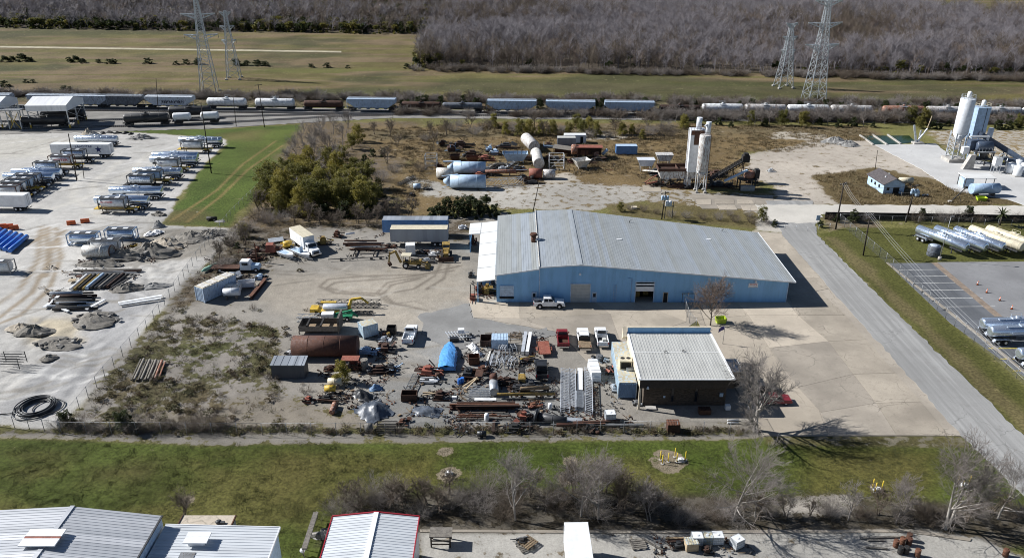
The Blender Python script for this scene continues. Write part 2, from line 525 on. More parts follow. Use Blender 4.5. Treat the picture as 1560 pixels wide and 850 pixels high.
gy=axis_steps((-300,50,25),(50,62,1.0),(62,180,.42),(180,310,.9),(310,420,1.6),(420,800,5),(800,4500,150))
GX,GY=np.meshgrid(gx,gy)
X,Y=GX.ravel(),GY.ravel()
A=np.tile(np.array([.20,.175,.10]),(X.size,1))
V=np.tile(np.array([.135,.128,.045]),(X.size,1))
veg=np.full(X.size,.8)
n_big,n_mid,n_sm=fbm(X,Y,60,1),fbm(X,Y,14,5),fbm(X,Y,4,9)
n_str=fbm(X*.10,Y,5,21)
n_pat=fbm(X*.45,Y,26,25)
V*=(.75+.5*n_big)[:,None]
def zone(pts,feather,a=None,v=None,g=None,rag=None,world=False):
 q=pts if world else W(pts)
 rag=feather*1.5 if rag is None else rag
 mg=feather+rag*2
 ok=np.flatnonzero((X>min(p[0]for p in q)-mg)&(X<max(p[0]for p in q)+mg)&(Y>min(p[1]for p in q)-mg)&(Y<max(p[1]for p in q)+mg))
 d=sdf(q,X[ok],Y[ok])+(n_mid[ok]-.5)*rag*2+(n_sm[ok]-.5)*rag
 w=np.clip(.5-d/(2*feather),0,1)
 w=w*w*(3-2*w)
 if a is not None:A[ok]=A[ok]*(1-w[:,None])+np.array(a)*w[:,None]
 if v is not None:V[ok]=V[ok]*(1-w[:,None])+np.array(v)*w[:,None]
 if g is not None:veg[ok]=veg[ok]*(1-w)+g*w
def streak(pts,width,a,amt=1.0,g=None,rag=.6):
 q=W(pts);mg=width*1.5+rag
 ok=np.flatnonzero((X>min(p[0]for p in q)-mg)&(X<max(p[0]for p in q)+mg)&(Y>min(p[1]for p in q)-mg)&(Y<max(p[1]for p in q)+mg))
 d=linedist(q,X[ok],Y[ok])+(n_sm[ok]-.5)*rag
 w=np.clip(1.2-d/width,0,1)*amt
 w=w*w*(3-2*w)
 A[ok]=A[ok]*(1-w[:,None])+np.array(a)*w[:,None]
LIME,DIRT,GREY=(.425,.412,.388),(.262,.243,.214),(.235,.225,.205)
# far fields: mown bands of different green and straw
zone([(-300,46),(650,52),(640,100),(1560,118),(1900,125),(1900,158),(-300,128)],4,(.2,.18,.09),(.150,.138,.045),.85)
for yy,hh,c in((62,4,(.18,.155,.065)),(84,5,(.17,.15,.06)),(92,3,(.12,.12,.035)),(106,5,(.125,.135,.035)),(120,4,(.155,.15,.04)),(131,4,(.175,.14,.06))):
 zone([(-200,yy-2),(600,yy),(600,yy+hh),(-200,yy+hh-2)],5,None,c,.85,5)
for yy,hh,c in((116,4,(.16,.15,.05)),(126,5,(.125,.13,.035)),(136,4,(.18,.155,.065))):
 zone([(620,yy-4),(1700,yy+3),(1700,yy+hh+4),(620,yy+hh-3)],5,None,c,.85,5)
zone([(-400,137),(480,147),(1100,155),(1800,165),(1800,190),(1100,180),(480,160),(-400,160)],3,(.16,.13,.08),(.12,.095,.045),.6)
far_=(Y>300).astype(float)
sw=np.clip((n_str-.46)*8,0,1)*far_*.8
V[:]=V*(1-sw[:,None])+np.array((.205,.160,.085))*sw[:,None]
sw=np.clip((n_pat-.5)*8,0,1)*far_*.75
V[:]=V*(1-sw[:,None])+np.array((.070,.080,.030))*sw[:,None]
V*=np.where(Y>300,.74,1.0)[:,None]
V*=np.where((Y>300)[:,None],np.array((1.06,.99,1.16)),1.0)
# woodland floor
WOODS_R=[P(632,104),P(1000,110),P(1560,120),P(2100,132),P(2100,42),P(1560,30),P(1420,22),P(1300,-20),P(760,-60),P(700,-30),P(652,52)]
WOODS_L=[P(-500,32),P(0,42),P(300,48),P(560,50),P(650,53),P(700,-30),P(640,-62),P(-700,-62)]
for q in(WOODS_R,WOODS_L):
 zone([(p.x,p.y)for p in q],4,(.085,.07,.055),(.075,.062,.045),.5,world=True)
 # left lawn and the grass by the sidings
zone([(345,196),(462,189),(458,212),(400,292),(350,345),(243,343),(300,262),(338,226),(345,212),(170,207),(150,200)],.8,(.14,.13,.06),(.070,.098,.020),.93,2.2)
for q_,c_ in(([(380,200),(450,195),(420,240),(360,270)],(.085,.108,.024)),([(280,300),(330,270),(340,330),(260,335)],(.058,.088,.018)),([(330,205),(400,198),(390,212),(330,216)],(.105,.098,.034)),([(240,330),(300,318),(340,338),(250,344)],(.115,.098,.04))):
 zone(q_,4,None,c_,.9,4)
 # the limestone yard on the left
zone([(-160,188),(150,198),(345,211),(346,219),(300,262),(262,318),(243,342),(352,347),(330,388),(232,492),(150,592),(92,656),(-90,648),(-260,400)],.8,LIME,(.22,.2,.12),.0,1.2)
zone([(-100,208),(140,212),(130,236),(-100,250)],5,(.45,.43,.385),None,None)
zone([(232,345),(345,350),(320,392),(240,398),(150,410),(160,385)],1.5,(.25,.23,.20),None,.05)
zone([(160,440),(250,450),(205,520),(120,600),(60,640),(-20,640),(60,560),(120,500)],2,(.34,.335,.33),None,.0)
zone([(40,480),(140,480),(130,520),(40,520)],2,(.44,.385,.29),None,.0)
for q in([(62,345),(58,395),(30,440),(-20,475)],[(72,345),(72,400),(48,445),(-10,490)],[(85,347),(92,390),(75,440),(30,480),(-20,500)],[(98,350),(80,372),(70,420)],[(20,385),(60,360),(90,350)]):
 streak(q,.9,(.24,.19,.13),.75)
for q in([(150,330),(110,300),(120,262),(160,235)],[(230,335),(150,312),(140,280),(190,240)],[(-20,330),(80,318),(160,290),(230,232)],[(0,230),(70,226),(120,212)]):
 streak(q,1.6,(.50,.48,.435),.7)
 # the work yard
zone([(352,347),(410,300),(600,332),(770,322),(1000,470),(1160,560),(1162,668),(85,664),(232,492),(330,388)],.8,DIRT,(.13,.11,.055),.06,.8)
zone([(420,300),(600,330),(740,328),(715,372),(560,352),(470,348),(400,420),(310,440),(270,480),(230,492),(330,388)],2.5,(.15,.13,.105),(.095,.075,.052),.55)
zone([(400,430),(700,400),(720,470),(640,520),(430,480)],4,(.335,.30,.25),None,.0)
zone([(232,492),(330,470),(420,500),(440,560),(430,655),(95,662),(150,592)],3,(.225,.205,.18),(.085,.078,.040),.50)
zone([(260,480),(380,480),(370,560),(270,580)],4,(.23,.21,.185),(.085,.086,.036),.50)
zone([(400,600),(560,620),(700,640),(1150,650),(1162,670),(85,668),(120,630)],2,(.21,.185,.15),(.12,.105,.05),.40)
zone([(560,590),(720,550),(850,590),(870,640),(560,640)],4,(.235,.232,.22),None,.04)
zone([(640,470),(745,465),(760,520),(700,560),(600,545)],3,(.29,.28,.26),None,.0)
for q in([(700,405),(640,418),(560,420),(500,425),(487,436),(510,446),(570,450)],[(690,412),(600,424),(510,430),(498,438),(530,445),(580,447)],[(650,420),(590,430),(575,445),(590,460),(640,470)],[(640,424),(596,434),(584,447),(600,462),(650,472)],[(672,402),(662,420),(630,440),(600,445)],[(684,402),(676,424),(650,440)]):
 streak(q,.55,(.19,.165,.135),.8,rag=.3)
rs0=np.random.default_rng(5)
for k_ in range(46):
 x0,y0=rs0.uniform(400,720),rs0.uniform(400,640)
 q_=[(x0,y0),(x0+rs0.uniform(20,60),y0+rs0.uniform(-8,8)),(x0+rs0.uniform(60,120),y0+rs0.uniform(-16,16))]
 streak(q_,.5,rs0.choice([[.20,.18,.15],[.35,.325,.285]]),.6,rag=.8)
for k_ in range(110):
 x0,y0=rs0.uniform(-20,260),rs0.uniform(215,640)
 if x0>330-(y0-330)*.8:continue
 q_=[(x0,y0),(x0+rs0.uniform(15,50),y0+rs0.uniform(-10,4)),(x0+rs0.uniform(50,90),y0+rs0.uniform(-24,6))]
 streak(q_,.6,rs0.choice([[.54,.53,.51],[.30,.285,.26],[.24,.225,.20]]),.7,rag=.8)
 # thicket, straw-coloured grass and broken paving behind the works
zone([(462,184),(640,188),(630,250),(600,300),(650,330),(580,342),(420,345),(350,350),(400,292),(440,225)],2.5,(.14,.11,.08),(.14,.105,.06),.6)
zone([(545,196),(760,186),(1330,192),(1340,215),(1260,225),(1130,232),(1170,262),(1150,290),(1000,290),(860,292),(720,318),(640,330),(590,300),(620,245),(540,215)],2.5,(.21,.17,.12),(.160,.114,.056),.82)
zone([(560,200),(900,190),(1330,195),(1330,206),(900,204),(560,215)],3,None,(.125,.098,.055),.8)
zone([(620,268),(690,285),(860,278),(985,284),(1010,300),(900,320),(760,320),(700,300),(640,300)],1.5,(.35,.33,.295),(.155,.12,.07),.30)
zone([(980,288),(1180,296),(1190,322),(1080,335),(990,308)],1.5,(.33,.305,.27),(.15,.115,.06),.45)
zone([(930,312),(1010,310),(1130,320),(1180,335),(1160,350),(990,332),(930,325)],1.5,(.17,.145,.10),(.115,.095,.042),.9)
for q in([(880,196),(960,206),(960,215),(880,213)],[(1130,236),(1180,228),(1190,245),(1140,250)],[(1180,200),(1260,205),(1260,214),(1180,210)],[(820,268),(870,262),(880,275),(830,280)]):
 zone(q,1.5,(.40,.36,.30),None,.15)
zone([(1140,240),(1200,225),(1262,210),(1335,218),(1425,248),(1475,300),(1330,310),(1175,312),(1180,285),(1130,262)],1.5,(.41,.365,.31),(.18,.14,.08),.2)
zone([(1238,268),(1330,255),(1450,280),(1530,292),(1560,313),(1285,314),(1255,290)],1.2,(.17,.14,.085),(.115,.086,.042),.9)
zone([(1420,200),(1700,200),(1700,270),(1500,240),(1440,225)],2,(.36,.33,.28),(.2,.15,.08),.45)
zone([(1160,312),(1245,312),(1245,358),(1150,352)],1.0,(.44,.41,.36),None,.05)
zone([(1246,330),(1330,338),(1345,352),(1262,352)],1.2,(.2,.17,.12),(.14,.11,.07),.6)
# grass along the road on the right
zone([(1245,356),(1290,347),(1900,352),(1900,400),(1350,400),(1345,392),(1352,402),(1600,625),(1600,720),(1453,562)],.7,(.2,.17,.08),(.078,.080,.022),.94,.8)
zone([(1255,360),(1275,360),(1600,660),(1600,705)],1.0,None,(.125,.105,.048),.88)
# the lawn in front
zone([(-200,662),(80,668),(300,674),(700,670),(1110,666),(1165,664),(1470,666),(1540,720),(1640,800),(1600,840),(1000,812),(640,812),(480,900),(-200,900)],.6,(.15,.13,.07),(.064,.082,.017),.94,.8)
for q,c in(([(400,690),(680,690),(660,750),(420,760)],(.088,.080,.022)),([(120,700),(250,700),(260,740),(120,735)],(.085,.074,.026)),([(0,680),(110,680),(90,740),(0,750)],(.046,.054,.012)),([(300,680),(420,684),(380,720),(300,720)],(.060,.078,.014)),([(700,684),(1150,690),(1150,710),(700,705)],(.058,.084,.014)),([(1230,690),(1420,690),(1400,760),(1230,760)],(.092,.086,.024)),([(260,690),(330,700),(200,790),(140,790)],(.055,.064,.014)),([(480,720),(600,720),(600,760),(440,790)],(.050,.062,.012))):
 zone(q,3.5,None,c,.97,3)
zone([(-200,655),(1165,652),(1170,668),(700,673),(300,678),(60,668),(-200,662)],.5,(.20,.185,.16),(.11,.10,.045),.30,.4)
zone([(-100,652),(1160,654),(1160,661),(-100,660)],.5,(.09,.08,.065),(.09,.085,.035),.55,.5)
zone([(1165,664),(1465,664),(1480,682),(1165,676)],.5,(.15,.135,.1),(.09,.08,.035),.6,.4)
zone([(560,752),(700,742),(900,748),(1200,755),(1420,765),(1600,770),(1640,830),(480,830)],1.2,(.10,.088,.07),(.055,.046,.032),.5,1.5)  # leaf litter under the hedge, its colour darkened to stand in for the shade
for cx_,cy_,r_ in((684,722,1.7),(678,688,1.1),(285,760,.9),(870,702,1.2),(1018,702,2.6),(1335,742,.9),(1465,737,.8),(865,728,1.4)):
 c_=P(cx_,cy_)
 zone([(c_.x+r_*math.cos(t),c_.y+r_*math.sin(t))for t in np.arange(0,6.28,.6)],.35,(.24,.20,.145),None,.2,.3,world=True)
zone([(1200,760),(1290,758),(1300,782),(1190,785)],.8,(.34,.31,.27),None,.2)
# lot along the bottom edge
zone([(645,812),(1400,808),(1490,822),(1560,850),(1700,960),(645,960)],.6,(.36,.345,.315),(.17,.14,.10),.16,.6)
for q in([(420,215),(370,250),(330,290),(262,335)],[(430,222),(378,258),(335,300),(285,338)]):
 d_=linedist(W(q),X,Y)
 w_=np.clip(1.3-d_/.55,0,1)[:,None]*.8
 V[:]=V*(1-w_)+np.array((.20,.15,.06))*w_
A*=np.where((Y<300),(.78+.44*n_mid)*(.82+.36*fbm(X,Y,26,44)),1.0)[:,None]
wz=np.clip(-sdf(W([(232,480),(430,470),(450,600),(560,650),(90,662),(150,592)]),X,Y)/3,0,1)
veg+=wz*(fbm(X,Y,8,46)-.48)*1.3
V[:]=V*(1-.6*wz[:,None]*np.clip((fbm(X,Y,9,48)[:,None]-.45)*6,0,1))+np.array((.105,.080,.052))*.6*wz[:,None]*np.clip((fbm(X,Y,9,48)[:,None]-.45)*6,0,1)
lz=np.clip(-sdf(W([(0,680),(1460,680),(1540,740),(1000,760),(640,745),(430,850),(-100,850)]),X,Y)/3,0,1)*np.clip((fbm(X*.6,Y,10,49)-.5)*5,0,1)*.75
V[:]=V*(1-lz[:,None])+np.array((.115,.102,.032))*lz[:,None]
Zh=(n_sm-.5)*.10*np.clip(veg*1.5,.0,1)*((Y<330)&(np.abs(X)<240))
Zh=np.where((Y>60)&(Y<330),Zh-.06,-.06)
def rough(pts,amp,scale,seed):
 d=sdf(W(pts),X,Y);w=np.clip(-d/3.0,0,1)
 return w*amp*(np.abs(fbm(X,Y,scale,seed)-.5)*4-1.1)
Zh+=rough([(-60,500),(60,478),(150,480),(245,455),(210,515),(110,625),(-60,600)],.30,5.0,71)
Zh+=rough([(150,395),(235,347),(348,350),(300,398),(240,470),(160,420)],.22,3.0,72)
Zh+=rough([(-60,340),(120,345),(100,420),(60,480),(-60,490)],.12,3.5,73)
Zh+=rough([(240,485),(330,470),(430,490),(440,600),(560,645),(100,650),(160,590)],.16,3.5,74)
nx,ny=len(gx),len(gy)
idx=np.arange(nx*ny).reshape(ny,nx)
quads=np.stack([idx[:-1,:-1],idx[:-1,1:],idx[1:,1:],idx[1:,:-1]],-1).reshape(-1,4)
gme=bpy.data.meshes.new('ground')
gme.vertices.add(nx*ny)
gme.vertices.foreach_set('co',np.stack([X,Y,Zh],-1).astype(np.float32).ravel())
gme.loops.add(quads.size)
gme.loops.foreach_set('vertex_index',quads.ravel().astype(np.int32))
gme.polygons.add(len(quads))
gme.polygons.foreach_set('loop_start',(np.arange(len(quads))*4).astype(np.int32))
gme.polygons.foreach_set('loop_total',np.full(len(quads),4,np.int32))
gme.update(calc_edges=True)
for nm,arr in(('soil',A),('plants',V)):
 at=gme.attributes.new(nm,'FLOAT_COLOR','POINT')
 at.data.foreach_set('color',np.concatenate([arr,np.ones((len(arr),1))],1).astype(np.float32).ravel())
at=gme.attributes.new('cover','FLOAT','POINT')
at.data.foreach_set('value',veg.astype(np.float32))
m,nt,b=nodes_of('ground')
tc=nd(nt,'ShaderNodeTexCoord')
vv=tc.outputs['Object']
def attr(n):
 a=nd(nt,'ShaderNodeAttribute');a.attribute_name=n
 return a
f1,f2,f3=noise(nt,vv,.45,8,.68),noise(nt,vv,2.2,5,.6),noise(nt,vv,.06,5,.6)
f4=noise(nt,vv,4.5,6,.7)
cover=nd(nt,'ShaderNodeMath',operation='ADD')
nt.links.new(attr('cover').outputs['Fac'],cover.inputs[0])
nt.links.new(ramp(nt,f1,.25,.75,-.5,.5),cover.inputs[1])
k1=ramp(nt,f1,.3,.7,1.08,.86);k2=ramp(nt,f4,.35,.75,1.08,.80)
km=nd(nt,'ShaderNodeMath',operation='MULTIPLY');nt.links.new(k1,km.inputs[0]);nt.links.new(k2,km.inputs[1])
cc=nd(nt,'ShaderNodeCombineColor')
for i in range(3):nt.links.new(km.outputs[0],cc.inputs[i])
soil=mixcol(nt,1.0,attr('soil').outputs['Color'],cc.outputs[0],'MULTIPLY')
k3=ramp(nt,f2,.28,.72,.62,1.36);k4=ramp(nt,f3,.3,.7,.8,1.2)
km2=nd(nt,'ShaderNodeMath',operation='MULTIPLY');nt.links.new(k3,km2.inputs[0]);nt.links.new(k4,km2.inputs[1])
cc2=nd(nt,'ShaderNodeCombineColor')
for i in range(3):nt.links.new(km2.outputs[0],cc2.inputs[i])
plants=mixcol(nt,1.0,attr('plants').outputs['Color'],cc2.outputs[0],'MULTIPLY')
c=mixcol(nt,ramp(nt,cover.outputs[0],.42,.58),soil,plants)
nt.links.new(c,b.inputs['Base Color'])
b.inputs['Roughness'].default_value=.95
b.inputs['Specular IOR Level'].default_value=.15
bp=nd(nt,'ShaderNodeBump');bp.inputs['Strength'].default_value=.5;bp.inputs['Distance'].default_value=.12
nt.links.new(f2,bp.inputs['Height']);nt.links.new(bp.outputs[0],b.inputs['Normal'])
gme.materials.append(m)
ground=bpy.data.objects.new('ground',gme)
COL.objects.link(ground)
tag(ground,kind='structure')
# ------------------------------------------------------------------ paving laid on the ground
def slab(name,pts,mat,z=.03,parent=None,thick=.1,world=False,gap=.0,rag=.0):
 q=[Vector(p)for p in pts]if world else[P(*p)for p in pts]
 if rag:
  q2=[]
  for a,b_ in zip(q,q[1:]+q[:1]):
   n=max(1,min(120,int((b_-a).length/1.1)))
   for i in range(n):
    p=a.lerp(b_,i/n);q2.append(p+Vector((R.gauss(0,rag),R.gauss(0,rag),0))*(i>0))
  q=q2
 if gap:
  c=sum((Vector(p[:])for p in q),Vector((0,0,0)))/len(q)
  q=[p+(c-p).normalized()*gap for p in q]
 mb=MB().prism([(p.x,p.y)for p in q],z-thick,z)
 o=mb.build(name,mat,parent)
 if not parent:tag(o,kind='structure')
 return o
road=slab('road',[(1166,306),(1238,306),(1244,357),(1350,462),(1453,560),(1600,704),(1720,830),(1680,900),(1560,755),(1468,667),(1464,664),(1373,560),(1280,457),(1192,358)],'road_grey',.02,rag=.13)
slab('cross_road',[(1150,312),(1238,312),(1560,314),(1900,318),(1900,333),(1560,329),(1250,327),(1245,340),(1172,340)],'limestone_road',.028,rag=.25)
# concrete yard in bays, each bay its own slab with a joint round it
yard_slab=slab('concrete_yard',[(712,452),(1190,452),(1146,352),(1204,356),(1476,663.5),(1163,664),(1150,640),(1120,590),(1062,488),(1045,500),(1000,505),(940,555),(905,560),(850,505),(726,484)],'concrete_grey',-.005)
def lerp2(a,b,t):return(a[0]+(b[0]-a[0])*t,a[1]+(b[1]-a[1])*t)
bays=[([(714,457),(790,458),(792,485),(722,484)],'concrete_light'),([(790,458),(905,459),(930,478),(792,485)],'concrete'),([(905,459),(960,460),(1000,472),(930,478)],'concrete'),([(960,460),(1046,461),(1046,490),(1000,472)],'concrete_light'),([(792,485),(930,478),(945,520),(850,505)],'concrete_grey'),([(850,505),(945,520),(948,556),(905,560)],'concrete_grey'),([(930,478),(1000,472),(1046,490),(1000,505),(945,520)],'concrete'),([(1046,461),(1122,460),(1140,480),(1062,488)],'concrete_light'),([(1122,460),(1200,460),(1215,480),(1140,480)],'concrete_light'),([(1062,488),(1140,480),(1200,575),(1120,590)],'concrete_light'),([(1120,590),(1200,575),(1245,617),(1262,663),(1163,664)],'concrete_light'),([(1140,480),(1215,480),(1262,520),(1172,530)],'concrete_light'),([(1215,480),(1288,480),(1320,517),(1262,520)],'concrete'),([(1172,530),(1262,520),(1300,570),(1215,590)],'concrete_grey'),([(1262,520),(1320,517),(1364,568),(1300,570)],'concrete'),([(1215,590),(1300,570),(1335,614),(1250,628)],'concrete_grey'),([(1300,570),(1364,568),(1403,612),(1335,614)],'concrete'),([(1250,628),(1335,614),(1366,663),(1262,663)],'concrete_grey'),([(1335,614),(1403,612),(1446,662.5),(1366,663)],'concrete'),([(1202,452),(1250,445),(1288,480),(1215,480)],'concrete'),([(1146,352),(1190,357),(1250,424),(1195,424)],'concrete'),([(1195,424),(1250,424),(1262,440),(1202,452)],'concrete')]
for k_,(pts,mt)in enumerate(bays):
 slab('slab',pts,mt,.010+.0016*k_,yard_slab,.05,gap=.04)
slab('asphalt_patch',[(640,478),(716,462),(720,484),(850,505),(830,515),(735,520),(690,535),(650,515)],'asphalt_patch',.006,rag=.3)
# tanker lot on the right
lot=slab('parking_lot',[(1352,401),(1900,398),(1900,900),(1590,595),(1448,492)],'asphalt',.015)
slab('pale_asphalt',[(1428,399.5),(1900,397),(1900,560),(1590,510),(1527,482)],'asphalt_pale',.022,lot)
slab('brick_strip',[(1419,400.5),(1428,400),(1527,482),(1515,482)],'brick_paving',.026,lot)
slab('lot_kerb',[(1350,401),(1352,400.2),(1600,594),(1600,600)],'concrete_grey',.12,lot)
for k,yy in enumerate((411,421,431,442,454,467)):
 t=(yy-401)/91.0
 x0=1358+t*105
 slab('parking_line',[(x0,yy),(x0+62+4*k,yy-.6),(x0+62+4*k,yy),(x0,yy+.6)],'line_white',.024,lot)
for x0,yy in((1506,530),(1524,546),(1543,564)):
 slab('parking_line',[(x0,yy),(x0+45,yy),(x0+45,yy+1.3),(x0,yy+1.3)],'line_yellow',.024,lot)
slab('dark_band',[(1362,404),(1400,403.5),(1505,484),(1470,490)],'asphalt',.021,lot)
# pale slab of the batching plant on the right, with its settling pits
white_slab=slab('plant_slab',[(1332,221),(1425,219),(1441,232),(1452,240),(1530,250),(1900,262),(1900,313),(1560,313),(1535,304),(1455,292),(1402,257)],'white_slab',.03,rag=.12)
for a_,b_ in(((1310,207),(1330,221)),((1329,206),(1351,221)),((1352,206),(1372,220))):
 p_,r_,l_=seg(a_,b_)
 o=MB().box(0,0,-.1,l_,.45,.45).build('pit_wall','concrete_block',white_slab)
 o.location=p_;o.rotation_euler=(0,0,r_)
for q in([(1311,207.5),(1328,207),(1349,220),(1330,220)],[(1330,207),(1350,207),(1370,219.5),(1350,220)],[(1353,207),(1385,207),(1395,217),(1372,219)]):
 tag(slab('pit_water',q,'water_green',.035),kind='structure')
slab('field_path',[(-200,66.5),(0,70.5),(520,78.2),(520,80.6),(0,73),(-200,69)],'path_pale',.02)
slab('lane',[(640,806),(980,808),(1390,806),(1480,820),(1478,824),(1385,810.5),(980,812),(640,810)],'concrete_grey',.03)
# broken slabs behind the works
bs=slab('old_paving',[(1048,296),(1178,300),(1180,318),(1070,318)],'concrete_grey',-.03)
for q in([(1060,304),(1084,304),(1084,312),(1062,312)],[(1088,304),(1118,304),(1120,311),(1090,311)],[(1122,304),(1146,305),(1150,311),(1124,311)],[(1092,313),(1120,313),(1124,320),(1096,320)],[(1128,313),(1152,313),(1158,322),(1132,321)],[(978,282),(1006,282),(1008,292),(980,292)]):
 slab('slab',q,'concrete',.02,bs,.08,gap=.1)
 # ------------------------------------------------------------------ railway
def offset_line(pts,d):
 out=[]
 for i,p in enumerate(pts):
  a=pts[max(0,i-1)];b_=pts[min(len(pts)-1,i+1)]
  t=(b_-a).normalized()
  out.append(p+Vector((-t.y,t.x,0))*d)
 return out
def resample(pts,step):
 out=[pts[0].copy()]
 for a,b_ in zip(pts[:-1],pts[1:]):
  n=max(1,int((b_-a).length/step))
  for i in range(1,n+1):
   out.append(a.lerp(b_,i/n))
 return out
def ribbon(pts,w0,w1,z):
 L,Rr=offset_line(pts,w0),offset_line(pts,w1)
 mb=MB()
 n=len(pts)
 mb.add([(p.x,p.y,z)for p in L]+[(p.x,p.y,z)for p in Rr],[(i,i+1,n+i+1,n+i)for i in range(n-1)])
 return mb
RAIL_Z=.30
def track(pts):
 pts=resample(pts,6)
 t=MB()
 for d in(-.72,.72):
  q=offset_line(pts,d)
  for a,b_ in zip(q[:-1],q[1:]):
   t.beam((a.x,a.y,RAIL_Z-.08),(b_.x,b_.y,RAIL_Z-.08),.09,.16)
 o=t.build('railway_track','grey_steel')
 tag(o,kind='structure')
 sl=MB()
 fine=resample(pts,.62)
 for a,b_ in zip(fine[:-1],fine[1:]):
  d=(b_-a).normalized();n=Vector((-d.y,d.x,0))
  sl.beam(a-n*1.3+Vector((0,0,.09)),a+n*1.3+Vector((0,0,.09)),.24,.12)
 s=sl.build('sleepers','creosote',o,kind='stuff')
 return pts
MAIN=[P(-300,158.6),P(0,162.4),P(780,172.2),P(1560,182.0),P(1900,186.2)]
MAIN2=offset_line(MAIN,-4.6)
SIDE1=[P(-300,202),P(0,196),P(210,192.2),P(330,188.0),P(440,182),P(520,177.6),P(600,175.4)]
SIDE2=[P(-300,189.5),P(0,186),P(250,181.5),P(400,177),P(480,174.6),P(560,173.8)]
tag(slab('ballast_bed',[(-300,155),(0,159),(780,169),(1560,178),(1900,182),(1900,196),(1560,190),(1000,183),(600,180),(470,187),(330,196),(150,201),(0,205),(-300,212)],'ballast',.02,rag=.3),kind='structure')
for t in(MAIN,MAIN2,SIDE1,SIDE2):
 track(t)
def on_line(line,px):
 """the spot on a track seen at photo column px, and the track's heading there"""
 pts=resample(line,3)
 best=min(pts,key=lambda p:abs((780+FPX*p.x/(p.y*CP-(0-CAM_H)*SP))-px))
 i=pts.index(best)
 a,b_=pts[max(0,i-1)],pts[min(len(pts)-1,i+1)]
 d=b_-a
 return best.copy(),math.atan2(d.y,d.x)
 # ------------------------------------------------------------------ buildings
def put(name,mat,parent,fn):
 mb=MB();fn(mb)
 return mb.build(name,mat,parent)
def text_part(body,size,mat,parent,loc,rot,name='lettering',sx=1.0,extrude=.012):
 cu=bpy.data.curves.new(name,'FONT')
 cu.body=body;cu.size=size;cu.extrude=extrude
 cu.align_x='CENTER';cu.align_y='CENTER'
 tmp=bpy.data.objects.new('tmp',cu);COL.objects.link(tmp)
 dg=bpy.context.evaluated_depsgraph_get()
 me=bpy.data.meshes.new_from_object(tmp.evaluated_get(dg))
 bpy.data.objects.remove(tmp)
 me.materials.clear();me.materials.append(M[mat])
 o=bpy.data.objects.new(name,me);COL.objects.link(o)
 o.parent=parent;o.location=loc;o.rotation_euler=rot;o.scale=(sx,1,1)
 return o
 # --- the blue workshop
YF=135.3
wh=thing('workshop_building','long pale blue metal workshop with grey low-pitched roof and roller doors','building',(0,0,0))
XL,XS,XR0,XRE=-2.9,5.1,12.7,51.6
ZL,ZS,ZR,ZE=5.75,7.35,7.85,4.35
def yb(x):return 166.5-(x+3)*.115
def roof_quad(mb,xa,za,xb,zb,ya_front,thick=.16,over=.0):
 a=[(xa,ya_front,za),(xb,ya_front,zb),(xb,yb(xb),zb),(xa,yb(xa),za)]
 v=[(x,y,z)for x,y,z in a]+[(x,y,z-thick)for x,y,z in a]
 mb.add(v,[(0,1,2,3),(7,6,5,4),(0,4,5,1),(1,5,6,2),(2,6,7,3),(3,7,4,0)])
rf=put('roof','roof_main',wh,lambda mb:(roof_quad(mb,XL-.25,ZL,XS-.06,ZS-.35,YF-.35),roof_quad(mb,XS,ZS,XR0,ZR,YF-.5),roof_quad(mb,XR0,ZR,XRE+1.1,ZE-.02,YF-.5)))
ribs=MB()
def rib_run(mb,xa,za,xb,zb,yf,pitch=.46):
 x=xa+.2
 while x<xb-.05:
  t=(x-xa)/(xb-xa);z=za+(zb-za)*t
  mb.beam((x,yf,z+.008),(x,yb(x),z+.008),.06,.028)
  x+=pitch
rib_run(ribs,XL-.2,ZL,XS-.1,ZS-.35,YF-.33)
rib_run(ribs,XS+.1,ZS,XR0,ZR,YF-.48)
rib_run(ribs,XR0,ZR,XRE+1.0,ZE,YF-.48)
ribs.build('roof_rib','roof_main',rf,kind='stuff')
put('ridge_cap','roof_main',rf,lambda mb:mb.beam((XR0,YF-.52,ZR+.03),(XR0,yb(XR0),ZR+.03),.6,.09))
put('step_flashing','stained_white',rf,lambda mb:mb.beam((XS-.05,YF-.52,ZS+.02),(XS-.05,yb(XS),ZS+.02),.16,.34))
def fasc(mb):
 for a,b_ in(((XL-.3,ZL),(XS-.1,ZS-.35)),((XS-.1,ZS),(XR0,ZR)),((XR0,ZR),(XRE+1.15,ZE))):
  mb.beam((a[0],YF-.53,a[1]-.06),(b_[0],YF-.53,b_[1]-.06),.05,.24)
 mb.beam((XRE+1.13,YF-.5,ZE-.06),(XRE+1.13,yb(XRE),ZE-.06),.06,.2)
put('fascia','clean_white',rf,fasc)
def wall_front(mb):
# the front wall as panels round its openings
 ops=[(-1.25,.35+.55,2.5),(4.2,4.95,0)]
 top=lambda x:(ZL+(ZS-.35-ZL)*(x-XL)/(XS-XL))if x<XS else((ZS+(ZR-ZS)*(x-XS)/(XR0-XS))if x<XR0 else(ZR+(ZE-ZR)*(x-XR0)/(XRE-XR0)))
 xo0,xo1,zo=23.05,26.6,3.15
 xs=[XL,XS-.001,XS,XR0,xo0]
 pts=[(x,.0)for x in(XL,xo0)]
 mb.prism([(XL,0),(XS,0),(XS,top(XS-.001)-.12),(XL,top(XL)-.12)],YF,YF+.15,'y')
 mb.prism([(XS,0),(xo0,0),(xo0,top(xo0)-.12),(XR0,ZR-.12),(XS,ZS-.12)],YF-.05,YF+.15,'y')
 mb.prism([(xo0,zo),(xo1,zo),(xo1,top(xo1)-.12),(xo0,top(xo0)-.12)],YF-.05,YF+.15,'y')
 mb.prism([(xo1,0),(XRE,0),(XRE,ZE-.12),(xo1,top(xo1)-.12)],YF-.05,YF+.15,'y')
wf=put('wall','wall_blue',wh,wall_front)
